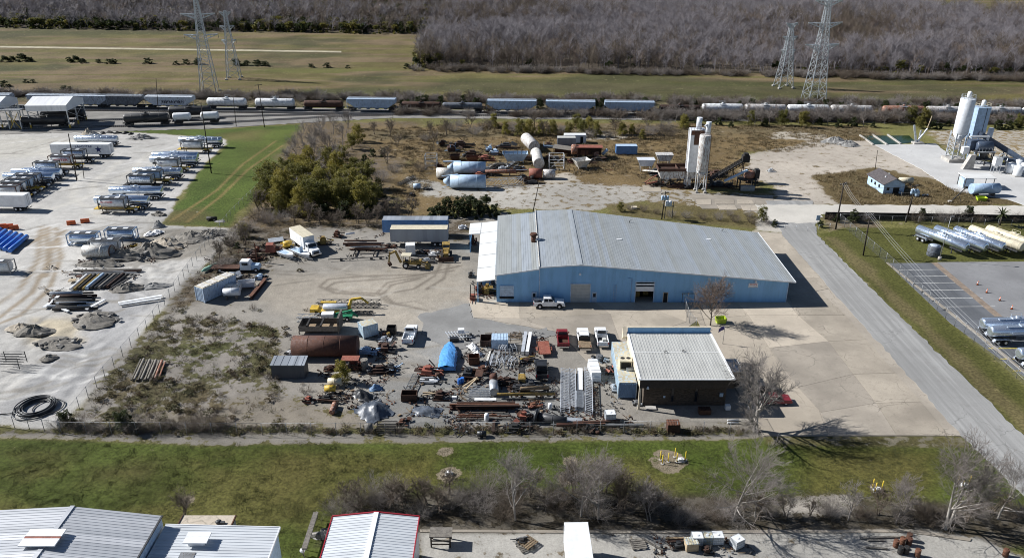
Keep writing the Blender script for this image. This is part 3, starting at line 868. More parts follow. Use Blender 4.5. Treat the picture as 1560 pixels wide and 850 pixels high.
def walls_rest(mb):
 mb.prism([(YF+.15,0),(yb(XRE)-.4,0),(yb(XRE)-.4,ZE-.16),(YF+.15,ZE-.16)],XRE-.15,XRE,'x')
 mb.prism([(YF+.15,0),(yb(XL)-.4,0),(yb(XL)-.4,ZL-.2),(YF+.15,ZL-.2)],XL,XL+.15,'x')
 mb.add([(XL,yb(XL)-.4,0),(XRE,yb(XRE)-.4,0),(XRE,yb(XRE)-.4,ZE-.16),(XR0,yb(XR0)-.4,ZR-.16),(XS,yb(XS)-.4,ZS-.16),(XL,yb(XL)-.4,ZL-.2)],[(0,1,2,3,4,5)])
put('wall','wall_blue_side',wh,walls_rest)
def seams(mb):
 x=XL+.46
 while x<XRE-.2:
  if not(22.6<x<26.9):
   zt=((ZL if x<XS else ZS)if x<XR0 else ZR+(ZE-ZR)*(x-XR0)/(XRE-XR0))-.3
   mb.box(x,YF-.062 if x>XS else YF-.012,.05,.04,.025,zt)
  x+=.46
wr=MB();seams(wr);wr.build('wall_rib','wall_blue',wf,kind='stuff')
put('corner_trim','light_blue',wh,lambda mb:mb.box(XS,YF-.08,0,.16,.06,ZS-.25));put('corner_trim','light_blue',wh,lambda mb:mb.box(XRE-.06,YF-.08,0,.14,.06,ZE-.2))
def roller(x0,x1,z0,z1,mat='door_grey',y=YF):
 d=MB()
 n=max(4,int((z1-z0)/.3));h=(z1-z0)/n
 for i in range(n):
  d.box((x0+x1)/2,y-.09+(.01 if i%2 else 0),z0+i*h+.01,x1-x0,.06,h-.03)
 o=d.build('roller_door',mat,wh)
 put('door_frame','light_blue',o,lambda mb:(mb.box(x0-.08,y-.12,z0 if z0<1.5 and x0<5 else 0,.16,.14,z1-(z0 if z0<1.5 and x0<5 else 0)),mb.box(x1+.08,y-.12,z0 if z0<1.5 and x0<5 else 0,.16,.14,z1-(z0 if z0<1.5 and x0<5 else 0)),mb.box((x0+x1)/2,y-.12,z1,x1-x0+.32,.14,.12)))
 return o
roller(11.05,14.6,.03,3.75)
roller(-2.1,.15,1.25,3.3,'light_blue',YF)
put('dock_bumper','rubber',wh,lambda mb:mb.box(-1.0,YF-.2,.85,2.7,.35,.3))
roller(23.15,26.5,2.25,4.15,'clean_white',YF+.06)
put('bay_interior','dark_void',wh,lambda mb:(mb.box(24.8,YF+4.2,.05,3.9,.1,3.4),mb.box(22.95,YF+2.2,.05,.1,3.9,3.4),mb.box(26.7,YF+2.2,.05,.1,3.9,3.4),mb.box(24.8,YF+2.2,3.45,3.9,4.0,.1)))
put('stored_crate','machine_yellow',wh,lambda mb:mb.box(23.9,YF+2.4,.06,.8,.8,1.1));put('stored_crate','machine_yellow',wh,lambda mb:mb.box(25.6,YF+3.2,.06,1.0,.6,1.6))
def pdoor(x,z,mat='light_blue',dark=True):
 o=put('door',mat,wh,lambda mb:mb.box(x,YF-.09,.03,.95,.06,2.1))
 if dark:put('pane','glass',o,lambda mb:mb.box(x,YF-.13,1.1,.5,.03,.75))
 put('handle','dark_steel',o,lambda mb:mb.box(x+.36,YF-.14,.95,.12,.05,.06))
 return o
pdoor(4.15,0);pdoor(15.45,0,'light_blue')
d_=put('door','dark_void',wh,lambda mb:mb.box(28.8,YF-.08,.02,.75,.05,1.95))
put('door_frame','cream_trim',d_,lambda mb:(mb.box(28.37,YF-.1,0,.09,.1,2.05),mb.box(29.23,YF-.1,0,.09,.1,2.05),mb.box(28.8,YF-.1,1.99,.95,.1,.09)))
def ladder_fx(mb):
 for x in(19.0,19.5):mb.box(x,YF-.22,.05,.05,.05,3.7)
 for k in range(11):mb.box(19.25,YF-.22,.3+k*.32,.5,.035,.035)
put('wall_ladder','silo_shade_blue',wh,ladder_fx)
put('conduit','silo_shade_blue',wh,lambda mb:(mb.tube((22.3,YF-.13,.05),(22.3,YF-.13,4.9),.05,n=6),mb.tube((22.3,YF-.13,4.9),(21.6,YF-.13,4.95),.04,n=6)))
put('pipe_rack','dark_steel',wh,lambda mb:(mb.box(31.9,YF-.5,.05,.08,.08,2.0),mb.box(34.2,YF-.5,.05,.08,.08,2.0),mb.box(33.05,YF-.5,1.95,2.6,.1,.12)))
for x,z in((12.6,5.85),(45.3,4.35)):
 lm=put('wall_lamp','clean_white',wh,lambda mb:(mb.lathe((x,YF-.15,z),(x,YF-.55,z+.05),[(0,.08),(.5,.16),(1,.2)],10),mb.box(x,YF-.08,z-.12,.22,.08,.28)))
sg=put('sign_board','clean_white',wh,lambda mb:mb.box(45.0,YF-.1,3.05,1.75,.05,.9))
text_part('ICON',.52,'red_print',sg,(45.0,YF-.14,3.68),(math.pi/2,0,0),sx=1.0)
put('lettering','navy_print',sg,lambda mb:mb.box(45.0,YF-.135,3.22,1.4,.02,.07))
vt=put('roof_vent','rust',wh,lambda mb:(mb.tube((4.3,148.5,6.9),(4.3,148.5,8.2),.5,n=14),mb.lathe((4.3,148.5,8.2),(4.3,148.5,8.7),[(0,.55),(.2,.8),(1,.62)],14)))
put('vent_outlet','clean_white',vt,lambda mb:mb.tube((4.75,148.3,7.4),(5.6,148.1,7.5),.28,n=10))
for x,y in((21.5,149.2),(40.5,153.5)):
 z=ZR+(ZE-ZR)*(x-XR0)/(XRE-XR0)
 put('roof_light','clean_white',rf,lambda mb:mb.box(x,y,z+.02,1.0,.35,.09))
for x,y in((25.0,159.6),(44.6,158.8)):
 z=ZR+(ZE-ZR)*(x-XR0)/(XRE-XR0)
 put('vent_pipe','dark_steel',rf,lambda mb:(mb.tube((x,y,z),(x,y,z+.5),.09,n=8),mb.tube((x,y,z+.5),(x+.35,y-.1,z+.6),.07,n=8)))
 # lean-to on its left side
lt=put('lean_to_roof','roof_white',wh,lambda mb:mb.add([(-6.6,YF-.2,4.3),(XL-.3,YF-.2,4.75),(XL-.3,166.0,4.75),(-6.8,166.0,4.3),(-6.6,YF-.2,4.14),(XL-.3,YF-.2,4.6),(XL-.3,166.0,4.6),(-6.8,166.0,4.14)],[(0,1,2,3),(7,6,5,4),(0,4,5,1),(1,5,6,2),(2,6,7,3),(3,7,4,0)]))
put('lean_to_roof','roof_white',wh,lambda mb:mb.box(-8.0,162.6,4.15,2.5,6.6,.15,ry=-.06))
[put('purlin_seam','galvanised',lt,lambda mb:mb.beam((-6.65,y,4.325),(XL-.32,y,4.775),.06,.04))for y in(141.2,147.4,153.6,159.8)]
for x,y in((-6.4,YF),(-6.5,145),(-6.5,155),(-6.6,165.6),(-9.0,159.6),(-9.0,165.6)):
 put('post','wall_blue',wh,lambda mb:mb.box(x,y,0,.2,.2,4.15))
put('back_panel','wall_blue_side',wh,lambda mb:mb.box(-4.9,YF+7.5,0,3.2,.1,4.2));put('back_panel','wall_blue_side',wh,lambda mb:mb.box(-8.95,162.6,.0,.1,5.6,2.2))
# --- the brick office
of=thing('office_building','low brown brick office with pale ribbed metal roof and deep eaves','building',(0,0,0))
ox0,ox1,oy0,oy1=19.5,31.7,100.7,114.0
FZ,BZ=4.9,4.9
def oroof(mb):
 a=[(ox0-.9,oy0-1.2,5.2),(ox1+.6,oy0-1.2,5.2),(ox1+.4,oy1+.5,4.8),(ox0-.7,oy1+.5,4.8)]
 v=a+[(x,y,z-.12)for x,y,z in a]
 mb.add(v,[(0,1,2,3),(7,6,5,4),(0,4,5,1),(1,5,6,2),(2,6,7,3),(3,7,4,0)])
orf=put('roof','roof_office',of,oroof)
rb=MB()
x=ox0-.6
while x<ox1+.4:
 rb.beam((x,oy0-1.15,5.225),(x,oy1+.1,4.83),.06,.03);x+=.45
rb.build('roof_rib','roof_office',orf,kind='stuff')
put('lap_seam','roof_white',orf,lambda mb:mb.beam((ox0-.78,oy0+7.0,5.03),(ox1+.46,oy0+7.0,5.03),.12,.03))
put('fascia','brown_fascia',orf,lambda mb:(mb.box((ox0+ox1)/2-.15,oy0-1.23,3.75,ox1-ox0+1.5,.08,1.38),))
put('fascia_top','clean_white',orf,lambda mb:(mb.box((ox0+ox1)/2-.15,oy0-1.26,5.12,ox1-ox0+1.56,.16,.12),mb.beam((ox1+.62,oy0-1.2,5.18),(ox1+.43,oy1+.5,4.8),.3,.2),mb.beam((ox0-.92,oy0-1.2,5.18),(ox0-.72,oy1+.5,4.8),.3,.2)))
[put('side_fascia','cream_trim',orf,lambda mb:mb.prism([(oy0-1.2,3.75),(oy1+.5,3.5),(oy1+.5,4.68),(oy0-1.2,5.08)],x,x+.1,'x'))for x in(ox0-.9,ox1+.48)]
put('parapet','wall_blue',orf,lambda mb:mb.box((ox0+ox1)/2-.15,oy1+.45,4.0,ox1-ox0+1.2,.18,1.75))
put('parapet_cap','cream_trim',orf,lambda mb:mb.box((ox0+ox1)/2-.15,oy1+.45,5.75,ox1-ox0+1.4,.34,.12))
put('parapet_wing','cream_trim',orf,lambda mb:mb.prism([(oy1-.6,4.6),(oy1+.6,3.5),(oy1+.6,5.8)],ox0-1.6,ox0-1.0,'x'))
for x,y in((23.6,107.6),(26.4,107.8)):
 put('vent_pipe','dark_steel',orf,lambda mb:(mb.tube((x,y,4.9),(x,y,5.4),.08,n=8),mb.tube((x,y,5.4),(x+.4,y-.2,5.25),.05,n=6)))
def owalls(mb):
 mb.box((ox0+ox1)/2,oy0+.1,0,ox1-ox0,.2,4.6)
 mb.box((ox0+ox1)/2,oy1-.1,0,ox1-ox0,.2,4.4)
 mb.box(ox0+.1,(oy0+oy1)/2,0,.196,oy1-oy0-.4,4.1)
 mb.box(ox1-.1,(oy0+oy1)/2,0,.196,oy1-oy0-.4,4.1)
ow=put('wall','brick_wall',of,owalls)
br=MB()
for k in range(42):
 z=.08+k*.085
 for j in range(int((ox1-ox0)/.44)):
  x=ox0+.22+j*.44+(.22 if k%2 else 0)
  if x<ox1-.2 and R.random()<.45 and not(23.5<x<24.1 or 27.0<x<27.6):br.box(x,oy0-.008+R.uniform(-.006,.004),z,.40,.03,.068)
br.build('brick_facing','brick_wall',ow,kind='stuff')
for x in(23.8,27.3):
 w_=put('window','glass',of,lambda mb:mb.box(x,oy0-.03,.7,.36,.06,2.3))
 put('window_frame','brown_fascia',w_,lambda mb:(mb.box(x-.22,oy0-.04,.65,.07,.1,2.4),mb.box(x+.22,oy0-.04,.65,.07,.1,2.4)))
put('corner_post','cream_trim',of,lambda mb:mb.box(ox0-.75,oy0-1.0,0,.28,.28,3.7))
put('soffit','brown_fascia',of,lambda mb:mb.box((ox0+ox1)/2-.15,oy0-.6,3.9,ox1-ox0+1.3,1.1,.08))
put('wall_lamp','clean_white',of,lambda mb:(mb.lathe((ox0+.3,oy0-1.3,4.1),(ox0+.3,oy0-1.4,3.7),[(0,.07),(.5,.17),(1,.2)],10),))
put('wall_notice','light_blue',of,lambda mb:mb.box(22.6,oy0-.03,1.3,.3,.04,.35))
put('electric_panel','light_blue',of,lambda mb:mb.box(31.0,oy0-.12,1.6,.5,.2,.6))
put('step','concrete_block',of,lambda mb:mb.box(20.6,oy0-.8,.0,1.5,.9,.14))
an=put('side_porch','brown_fascia',of,lambda mb:mb.box(34.0,107.4,0,2.4,3.3,2.7))
put('porch_roof','shed_top',an,lambda mb:mb.box(34.0,107.4,2.7,2.7,3.6,.14))
put('porch_kerb','clean_white',an,lambda mb:(mb.box(35.3,107.4,2.78,.16,3.7,.16),mb.box(34.0,109.15,2.78,2.9,.16,.16),mb.box(34.0,105.6,2.78,2.9,.16,.16)))
[put('duct','galvanised',of,lambda mb:mb.box(18.6,y,2.5,2.1,.9,.8))for y in(107.8,106.2)]
# --- roofs along the bottom edge
def ribbed(parent,xs,y0,y1,zf,pitch,mat,along='x'):
 mb=MB()
 y=y0
 while y<y1:
  mb.beam((xs[0],y,zf(xs[0])+.02),(xs[1],y,zf(xs[1])+.02),.10,.06);y+=pitch
 mb.build('roof_rib',mat,parent,kind='stuff')
 # two-span corner building: gable and lower wing. ridge runs toward the viewer
cb=thing('metal_warehouse','weathered ribbed metal warehouse with gable roof, nearest the lawn corner','building',(0,0,0))
zr,zl_,ze_=7.2,6.3,5.9
rd=P(112,769,zr);el=P(-90,788,zl_);er=P(246,785,ze_)
yb0=min(rd.y,er.y)
def gq(mb,a,b_,y0,y1,th=.14):
 v=[(a.x,y1,a.z),(b_.x,y1,b_.z),(b_.x,y0,b_.z),(a.x,y0,a.z)]
 v+=[(x,y,z-th)for x,y,z in v]
 mb.add(v,[(0,1,2,3),(7,6,5,4),(0,4,5,1),(1,5,6,2),(2,6,7,3),(3,7,4,0)])
cr=put('roof','roof_corner',cb,lambda mb:(gq(mb,el,rd,42,yb0),gq(mb,rd,er,42,yb0)))
rb=MB()
y=44.0
while y<yb0-.1:
 rb.beam((el.x,y,el.z+.02),(rd.x,y,rd.z+.02),.07,.04);rb.beam((rd.x,y,rd.z+.02),(er.x,y,er.z+.02),.07,.04);y+=.42
rb.build('roof_rib','roof_corner',cr,kind='stuff')
put('ridge_cap','roof_corner',cr,lambda mb:mb.beam((rd.x,42,rd.z+.05),(rd.x,yb0+.05,rd.z+.05),.5,.08))
put('gutter','dark_steel',cr,lambda mb:mb.beam((er.x+.08,42,er.z-.02),(er.x+.08,yb0,er.z-.02),.18,.16))
put('wall','light_blue',cb,lambda mb:(mb.box((el.x+er.x)/2-.2,(42+yb0)/2-.2,0,er.x-el.x-.6,yb0-42-.5,5.7)))
cw=put('wall','light_blue',cb,lambda mb:mb.box(er.x-.05,(42+yb0)/2,3.4,.08,yb0-42.2,2.4))
def ridge_vent(parent,px,py,z,s,rm):
 p=P(px,py,z)
 v=put('ridge_vent','clean_white',parent,lambda mb:(mb.prism([(p.x-1.1*s,p.z),(p.x+1.1*s,p.z),(p.x+1.25*s,p.z+.75*s),(p.x-1.25*s,p.z+.75*s)],p.y-.7*s,p.y+.7*s,'y')))
 put('vent_hood','clean_white',v,lambda mb:(mb.box(p.x,p.y-.62*s,p.z+.75*s,3.3*s,.95*s,.14),mb.box(p.x,p.y+.62*s,p.z+.75*s,3.3*s,.95*s,.14)))
 put('vent_slot',rm,v,lambda mb:mb.box(p.x,p.y,p.z+.76*s,3.28*s,.4*s,.1))
ridge_vent(cr,68,829,6.6,1.15,'red_oxide')
lw=thing('metal_shed','lower white ribbed metal shed joined to the gabled warehouse, roof vent on top','shed',(0,0,0))
la=P(249,797,4.6);lb=P(423,813,4.2)
yw=la.y-.2
lr=put('roof','roof_pale',lw,lambda mb:gq(mb,Vector((er.x+.2,0,4.6)),Vector((lb.x,0,4.2)),42,yw))
rb=MB();y=44.0
while y<yw:
 rb.beam((er.x+.2,y,4.62),(lb.x,y,4.22),.07,.045);y+=.42
rb.build('roof_rib','roof_pale',lr,kind='stuff')
put('fascia','clean_white',lr,lambda mb:(mb.beam((er.x+.2,yw+.05,4.55),(lb.x,yw+.05,4.15),.1,.25),mb.beam((lb.x,42,4.15),(lb.x,yw,4.15),.1,.25)))
put('wall','light_blue',lw,lambda mb:mb.box((er.x+lb.x)/2+.1,(42+yw)/2-.2,0,lb.x-er.x-.6,yw-42-.4,4.0))
ridge_vent(lr,302,826,4.5,.78,'clean_white')
p_=P(285,846,4.45)
put('roof_patch','grey_steel',lr,lambda mb:mb.box(p_.x,p_.y,4.46,1.6,.9,.08,ry=.04))
fs=thing('flat_roof_annex','small flat-roofed beige annex behind the white metal shed','annex',(0,0,0))
qa,qb=P(272,800,3.4),P(350,803,3.4)
put('wall','concrete_block',fs,lambda mb:mb.box((qa.x+qb.x)/2,qa.y-.1,0,qb.x-qa.x,3.2,3.3))
fr_=put('roof','concrete_light',fs,lambda mb:mb.box((qa.x+qb.x)/2,qa.y-.1,3.3,qb.x-qa.x+.3,3.5,.14))
[put('roof_edge','rust',fr_,lambda mb:mb.box(x,qa.y-.1,3.3,.12,3.5,.24))for x in(qa.x-.1,qb.x+.1)]
put('roof_fan','dark_steel',fr_,lambda mb:(mb.lathe((qb.x-1.5,qa.y+.4,3.44),(qb.x-1.5,qa.y+.4,3.8),[(0,.3),(.6,.36),(1,.15)],10),mb.box(qb.x-1.0,qa.y+.3,3.44,.5,.3,.25)))
# red-trimmed roof in the middle
rtb=thing('red_trimmed_shed','white ribbed metal building edged in red trim at the bottom edge','shed',(0,0,0))
ra,rr,rdg=P(507,787,5.2),P(638,787,5.2),P(573,782,5.8)
yr=ra.y
rr_=put('roof','roof_pale',rtb,lambda mb:(gq(mb,Vector((ra.x,0,5.2)),Vector((rdg.x,0,5.8)),42,yr),gq(mb,Vector((rdg.x,0,5.8)),Vector((rr.x,0,5.2)),42,yr)))
rb=MB();y=44.0
while y<yr-.1:
 rb.beam((ra.x,y,5.22),(rdg.x,y,5.82),.07,.045);rb.beam((rdg.x,y,5.82),(rr.x,y,5.22),.07,.045);y+=.4
rb.build('roof_rib','roof_pale',rr_,kind='stuff')
put('ridge_cap','clean_white',rr_,lambda mb:mb.beam((rdg.x,42,5.86),(rdg.x,yr+.06,5.86),.55,.1))
put('red_edge','red_trim',rr_,lambda mb:(mb.beam((ra.x-.06,yr+.06,5.18),(rdg.x,yr+.06,5.8),.1,.3),mb.beam((rdg.x,yr+.06,5.8),(rr.x+.06,yr+.06,5.18),.1,.3),mb.beam((ra.x-.06,42,5.16),(ra.x-.06,yr,5.16),.1,.26),mb.beam((rr.x+.06,42,5.16),(rr.x+.06,yr,5.16),.1,.26)))
put('wall','clean_white',rtb,lambda mb:mb.box((ra.x+rr.x)/2,(42+yr)/2-.15,0,rr.x-ra.x-.25,yr-42-.3,5.1))
# ------------------------------------------------------------------ trees, shrubs and grass
def rot_about(v,axis,a):return Matrix.Rotation(a,3,axis)@v
def spread_dir(rn,d,ang):
 p=d.cross(Vector((rn.uniform(-1,1),rn.uniform(-1,1),rn.uniform(-1,1))))
 if p.length<1e-3:p=Vector((1,0,0))
 return(Matrix.Rotation(ang,3,p.normalized())@d).normalized()
def branch(mb,rn,p,d,L,r,nseg,n,up=.12,wob=.22):
 """a crooked tapering limb; returns points along it"""
 pts,rr=[p.copy()],[r]
 for i in range(nseg):
  d=(spread_dir(rn,d,rn.uniform(0,wob))+Vector((0,0,up))).normalized()
  p=p+d*(L/nseg)
  pts.append(p.copy());rr.append(r*(1-(i+1)/nseg*.72))
 for k in range(nseg):
  mb.tube(pts[k],pts[k+1],rr[k],rr[k+1],n=n,caps=False)
 return pts,rr,d
def bare_tree(seed,h,width=1.0,limbs=7,mid=5,fine=5,twig=4,r0=None,fork=.22,stems=1,droop=.0,tw=.012,ang=1.0,reach=1.0):
 """bare winter tree: (trunk and limbs, twigs)"""
 rn=random.Random(seed)
 a,b_=MB(),MB()
 r0=r0 or h*.016
 for s in range(stems):
  off=Vector((rn.uniform(-.3,.3),rn.uniform(-.3,.3),0))*(stems>1)
  d0=spread_dir(rn,Vector((0,0,1)),rn.uniform(.05,.45 if stems>1 else .12))
  pts,rr,_=branch(a,rn,off,d0,h*.62,r0,5,7,.06,.12)
  for i in range(limbs):
   t=fork+(1-fork)*(i+rn.random())/limbs
   k=min(4,int(t*5));p=pts[k].lerp(pts[k+1],t*5-k)
   ld=spread_dir(rn,Vector((0,0,1)),rn.uniform(.45,1.05)*(1.15-.5*t)*ang)
   ld.x*=width;ld.y*=width;ld.normalize()
   l1,q1,_=branch(a,rn,p,ld,h*rn.uniform(.34,.5)*(1.1-.35*t)*reach,rr[k]*.6,4,5,.10-droop)
   for j in range(mid):
    u=.25+.75*(j+rn.random())/mid
    kk=min(3,int(u*4));p2=l1[kk].lerp(l1[kk+1],u*4-kk)
    d2=spread_dir(rn,(l1[kk+1]-l1[kk]).normalized(),rn.uniform(.4,.95))
    l2,q2,_=branch(b_,rn,p2,d2,h*rn.uniform(.14,.24),max(.02,q1[kk]*.5),3,3,.08-droop)
    for f in range(fine):
     w=.2+.8*(f+rn.random())/fine
     k3=min(2,int(w*3));p3=l2[k3].lerp(l2[k3+1],w*3-k3)
     d3=spread_dir(rn,(l2[k3+1]-l2[k3]).normalized(),rn.uniform(.35,.9))
     l3,q3,_=branch(b_,rn,p3,d3,h*rn.uniform(.07,.13),tw*1.5,2,3,.05-droop)
     for g in range(twig):
      p4=l3[0].lerp(l3[2],rn.uniform(.2,1))
      d4=spread_dir(rn,d3,rn.uniform(.3,.9))
      b_.tube(p4,p4+d4*h*rn.uniform(.03,.07),tw,tw*.4,n=3,caps=False)
 return a,b_
def leaf_crown(seed,h,rad,n,size,low=.25,lumps=9,flat=.9,fill=.75):
 """leaf blades in uneven clumps through the crown's volume"""
 rn=random.Random(seed)
 mb=MB()
 cs=[]
 for i in range(lumps):
  an,t=rn.uniform(0,6.28),rn.random()
  rr=rad*(.25+.75*rn.random())*(1.1-.6*t)
  cs.append((Vector((math.cos(an)*rr,math.sin(an)*rr,h*(low+(1-low)*t*.92))),rad*rn.uniform(.16,.42)))
 for i in range(n):
  c,r=rn.choice(cs)
  v=Vector((rn.gauss(0,1),rn.gauss(0,1),rn.gauss(0,1))).normalized()*r*(rn.random()**.4)
  v.z*=flat
  p=c+v
  if p.z<.05:p.z=rn.uniform(.05,.5)
  a=Vector((rn.uniform(-1,1),rn.uniform(-1,1),rn.uniform(-.7,.7))).normalized()
  b_=a.cross(Vector((rn.uniform(-1,1),rn.uniform(-1,1),rn.uniform(-1,1)))).normalized()
  s=size*rn.uniform(.6,1.3)
  mb.add([p-a*s,p+b_*s*.5,p+a*s,p-b_*s*.5],[(0,1,2,3)])
 return mb
def twig_bush(seed,h,rad,n,tw=.014,mid=3):
 rn=random.Random(seed)
 mb=MB()
 for i in range(n):
  an,rr=rn.uniform(0,6.28),rad*.45*math.sqrt(rn.random())
  p=Vector((math.cos(an)*rr,math.sin(an)*rr,0))
  d=(Vector((math.cos(an),math.sin(an),0))*rn.uniform(.1,1.1)+Vector((0,0,rn.uniform(.5,1.2)))).normalized()
  pts,_,_=branch(mb,rn,p,d,h*rn.uniform(.6,1.15),tw*1.6,3,3,.02,.3)
  for k in range(mid):
   q=pts[1].lerp(pts[3],rn.random())
   e=spread_dir(rn,d,rn.uniform(.4,1.1))
   b2,_,_=branch(mb,rn,q,e,h*rn.uniform(.2,.45),tw,2,3,.0,.3)
   for g in range(2):
    q2=b2[0].lerp(b2[2],rn.uniform(.3,1));e2=spread_dir(rn,e,rn.uniform(.4,1))
    mb.tube(q2,q2+e2*h*rn.uniform(.08,.2),tw*.7,tw*.3,n=3,caps=False)
 return mb
NURSERY={}
def plant(kind,loc,s=1.0,rz=.0,label='',cat='tree',group=None,name=None,sz=1.0):
 """one tree or shrub with its own trunk and crown (copies share mesh data)"""
 nm,parts=NURSERY[kind]
 t=thing(name or nm,label,cat,loc,rz,group)
 t.scale=(s,s,s*sz)
 for o in parts:
  c=o.copy();COL.objects.link(c);c.parent=t
 return t
HIDE=[]
def nursery(kind,nm,parts):
 """parts = [(name, MB, mat)]: meshes kept for copying, their first objects are removed at the end"""
 objs=[]
 for pn,mb,mt in parts:
  o=mb.build(pn,mt);objs.append(o);HIDE.append(o)
 NURSERY[kind]=(nm,objs)
for i in range(4):
 a,b_=bare_tree(100+i,9.0,1.0+.15*i,limbs=10,mid=8,fine=6,twig=5,droop=.03*(i%2),tw=.011,ang=1.15,reach=1.15)
 nursery('bare_big%d'%i,'bare_tree',[('trunk',a,'bark_pale'),('crown',b_,'bark_grey')])
for i in range(4):
 a,b_=bare_tree(120+i,7.0,.9,limbs=7,mid=6,fine=5,twig=3,tw=.018,stems=1+i%2)
 nursery('bare_mid%d'%i,'bare_tree',[('trunk',a,'bark_grey'),('crown',b_,'bark_grey')])
for i in range(3):
 a,b_=bare_tree(140+i,5.0,1.1,limbs=5,mid=5,fine=4,twig=3,tw=.02,stems=3)
 nursery('scrub%d'%i,'scrub_tree',[('trunk',a,'bark_brown'),('crown',b_,'bark_brown')])
for i in range(4):
 a,_=bare_tree(160+i,6.0,.8,limbs=6,mid=2,fine=0,twig=0,stems=1+i%2)
 nursery('leafy%d'%i,'leafy_tree',[('trunk',a,'bark_dark'),('crown',leaf_crown(170+i,6.4,2.5,5200,.15,.12,46,1.0),'leaf_green' if i%2 else 'leaf_yellow')])
for i in range(3):
 a,_=bare_tree(180+i,3.2,1.0,limbs=5,mid=2,fine=0,twig=0)
 nursery('dark%d'%i,'evergreen_shrub',[('stem',a,'bark_dark'),('foliage',leaf_crown(185+i,3.4,1.7,3000,.15,.02,20,.8),'leaf_dark')])
for i in range(3):
 nursery('twig%d'%i,'bare_shrub',[('stems',twig_bush(190+i,2.6,1.8,80,.011,5),('bark_brown','bark_grey','bark_grey')[i])])
for i in range(3):
 nursery('weed%d'%i,'weed_clump',[('leaves',leaf_crown(210+i,.9,.85,420,.13,.0,7,.6),('weed','leaf_green','leaf_brown')[i])])
 # palm by the cross road
pm_,rn_=MB(),random.Random(5)
for i in range(26):
 an=i*2.4;el_=rn_.uniform(-.4,1.1)
 d=Vector((math.cos(an)*math.cos(el_),math.sin(an)*math.cos(el_),math.sin(el_)))
 p=Vector((0,0,2.6))
 side=d.cross(Vector((0,0,1))).normalized()
 for k in range(5):
  q=p+d*.42;w0,w1=.30*(1-k/6),.30*(1-(k+1)/6)
  pm_.add([p-side*w0,p+side*w0,q+side*w1,q-side*w1],[(0,1,2,3)])
  p=q;d=(d+Vector((0,0,-.18))).normalized()
nursery('palm','palm_tree',[('trunk',MB().tube((0,0,0),(.05,0,2.7),.22,.16,9),'bark_dark'),('crown',pm_,'leaf_dark')])
def grove(kinds,pts,label,group,cat='tree',s=(.85,1.2),sz=1.0,jit=0):
 for i,q in enumerate(pts):
  k=kinds[(i*7+R.randrange(3))%len(kinds)]
  p=P(q[0],q[1])
  lb_=label(q[0])if callable(label)else label
  plant(k,p,(q[2]if len(q)>2 else R.uniform(*s)),R.uniform(0,6.28),lb_,cat,group,sz=sz)
BIG,MID,SCR,LEAF,DARK,TWIG,WEED=(['%s%d'%(k,i)for i in range(n)]for k,n in(('bare_big',4),('bare_mid',4),('scrub',3),('leafy',4),('dark',3),('twig',3),('weed',3)))
# --- the thicket between lawn and works
grove(MID,[(462,222,1.15),(478,232,1.2),(492,214,1.2),(508,205,1.1),(470,248,1.1),(500,240,1.2),(522,222,1.05),(446,262,1.0),(488,262,1.0),(530,196,.9),(515,255,1.0),(452,238,.9),(435,290,.9),(470,300,.9),(505,302,.95),(530,300,.9),(550,290,.85),(490,282,1.0),(455,305,.85),(415,300,.8),(545,312,.8)],'bare grey tree in the thicket beside the lawn','bare trees of the thicket')
grove(['leafy0','leafy2','leafy1','leafy3'],[(418,288),(436,276),(412,306),(432,300),(455,296),(470,308),(448,316),(492,300),(508,292),(522,306),(498,318),(478,322),(540,298),(552,308),(560,288),(538,322),(568,318),(545,216,.95),(536,228,.8),(400,318,.8),(426,326,.85),(456,284),(520,320),(540,262,.7),(445,292),(462,276),(485,290),(470,258,1.1),(500,262,1.1),(448,268,1.0),(522,250,.9),(430,316),(405,296),(515,276),(532,284),(470,292),(550,325),(460,328)],lambda x:'leafy yellow-green tree in the thicket, '+('on its left side by the lawn fence' if x<440 else 'in its left middle' if x<480 else 'in its right middle' if x<530 else 'on its right side'),'leafy trees of the thicket',s=(1.0,1.35))
grove(DARK,[(525,330,1.1),(560,326,1.0),(578,300,.9),(556,248,.7),(568,238,.7),(585,238,.7),(494,330,.9)],'dark green shrub at the edge of the thicket','dark shrubs of the thicket','shrub')
grove(TWIG+SCR,[(392,336),(410,340),(432,338),(450,340),(470,338),(488,342),(505,338),(520,344),(545,340),(560,345),(575,338),(395,322),(380,352),(365,362),(350,372),(372,372),(352,388),(335,396),(345,405),(330,410),(590,330),(606,334),(625,330),(560,262),(580,275),(600,262),(590,250),(605,225),(570,205),(595,208),(640,262),(648,215),(660,222),(655,205),(680,206)],lambda x:'brown leafless shrub '+('beside the yard fence' if x<400 else 'at the foot of the thicket' if x<530 else 'above the blue trailer' if x<630 else 'left of the old works'),'brown shrubs round the thicket','shrub',s=(.75,1.25))
grove(['leafy1','dark0'],[(372,362,.55),(346,372,.5),(362,378,.45),(380,352,.5)],'rounded olive shrub beside the fence above the old white truck','olive shrubs by the fence','shrub')
grove(DARK,[(668,330,1.0),(682,326,1.2),(698,330,1.25),(712,325,1.3),(728,330,1.3),(742,322,1.3),(752,330,1.0),(658,336,.9),(700,322,1.1),(722,320,1.1)],'dark green bush massed behind the blue trailer and workshop','dark bushes behind the workshop','bush')
grove(['leafy1','dark1','twig0','twig2','twig1'],[(1000,326,.5),(1020,330,.6),(1045,332,.6),(1070,334,.6),(1095,335,.7),(1120,338,.7),(1145,340,.7),(1160,338,.6),(980,322,.6),(960,320,.5),(945,322,.4),(1110,328,.5),(1140,330,.5)],'low bush along the back of the workshop','low bushes behind the workshop','bush')
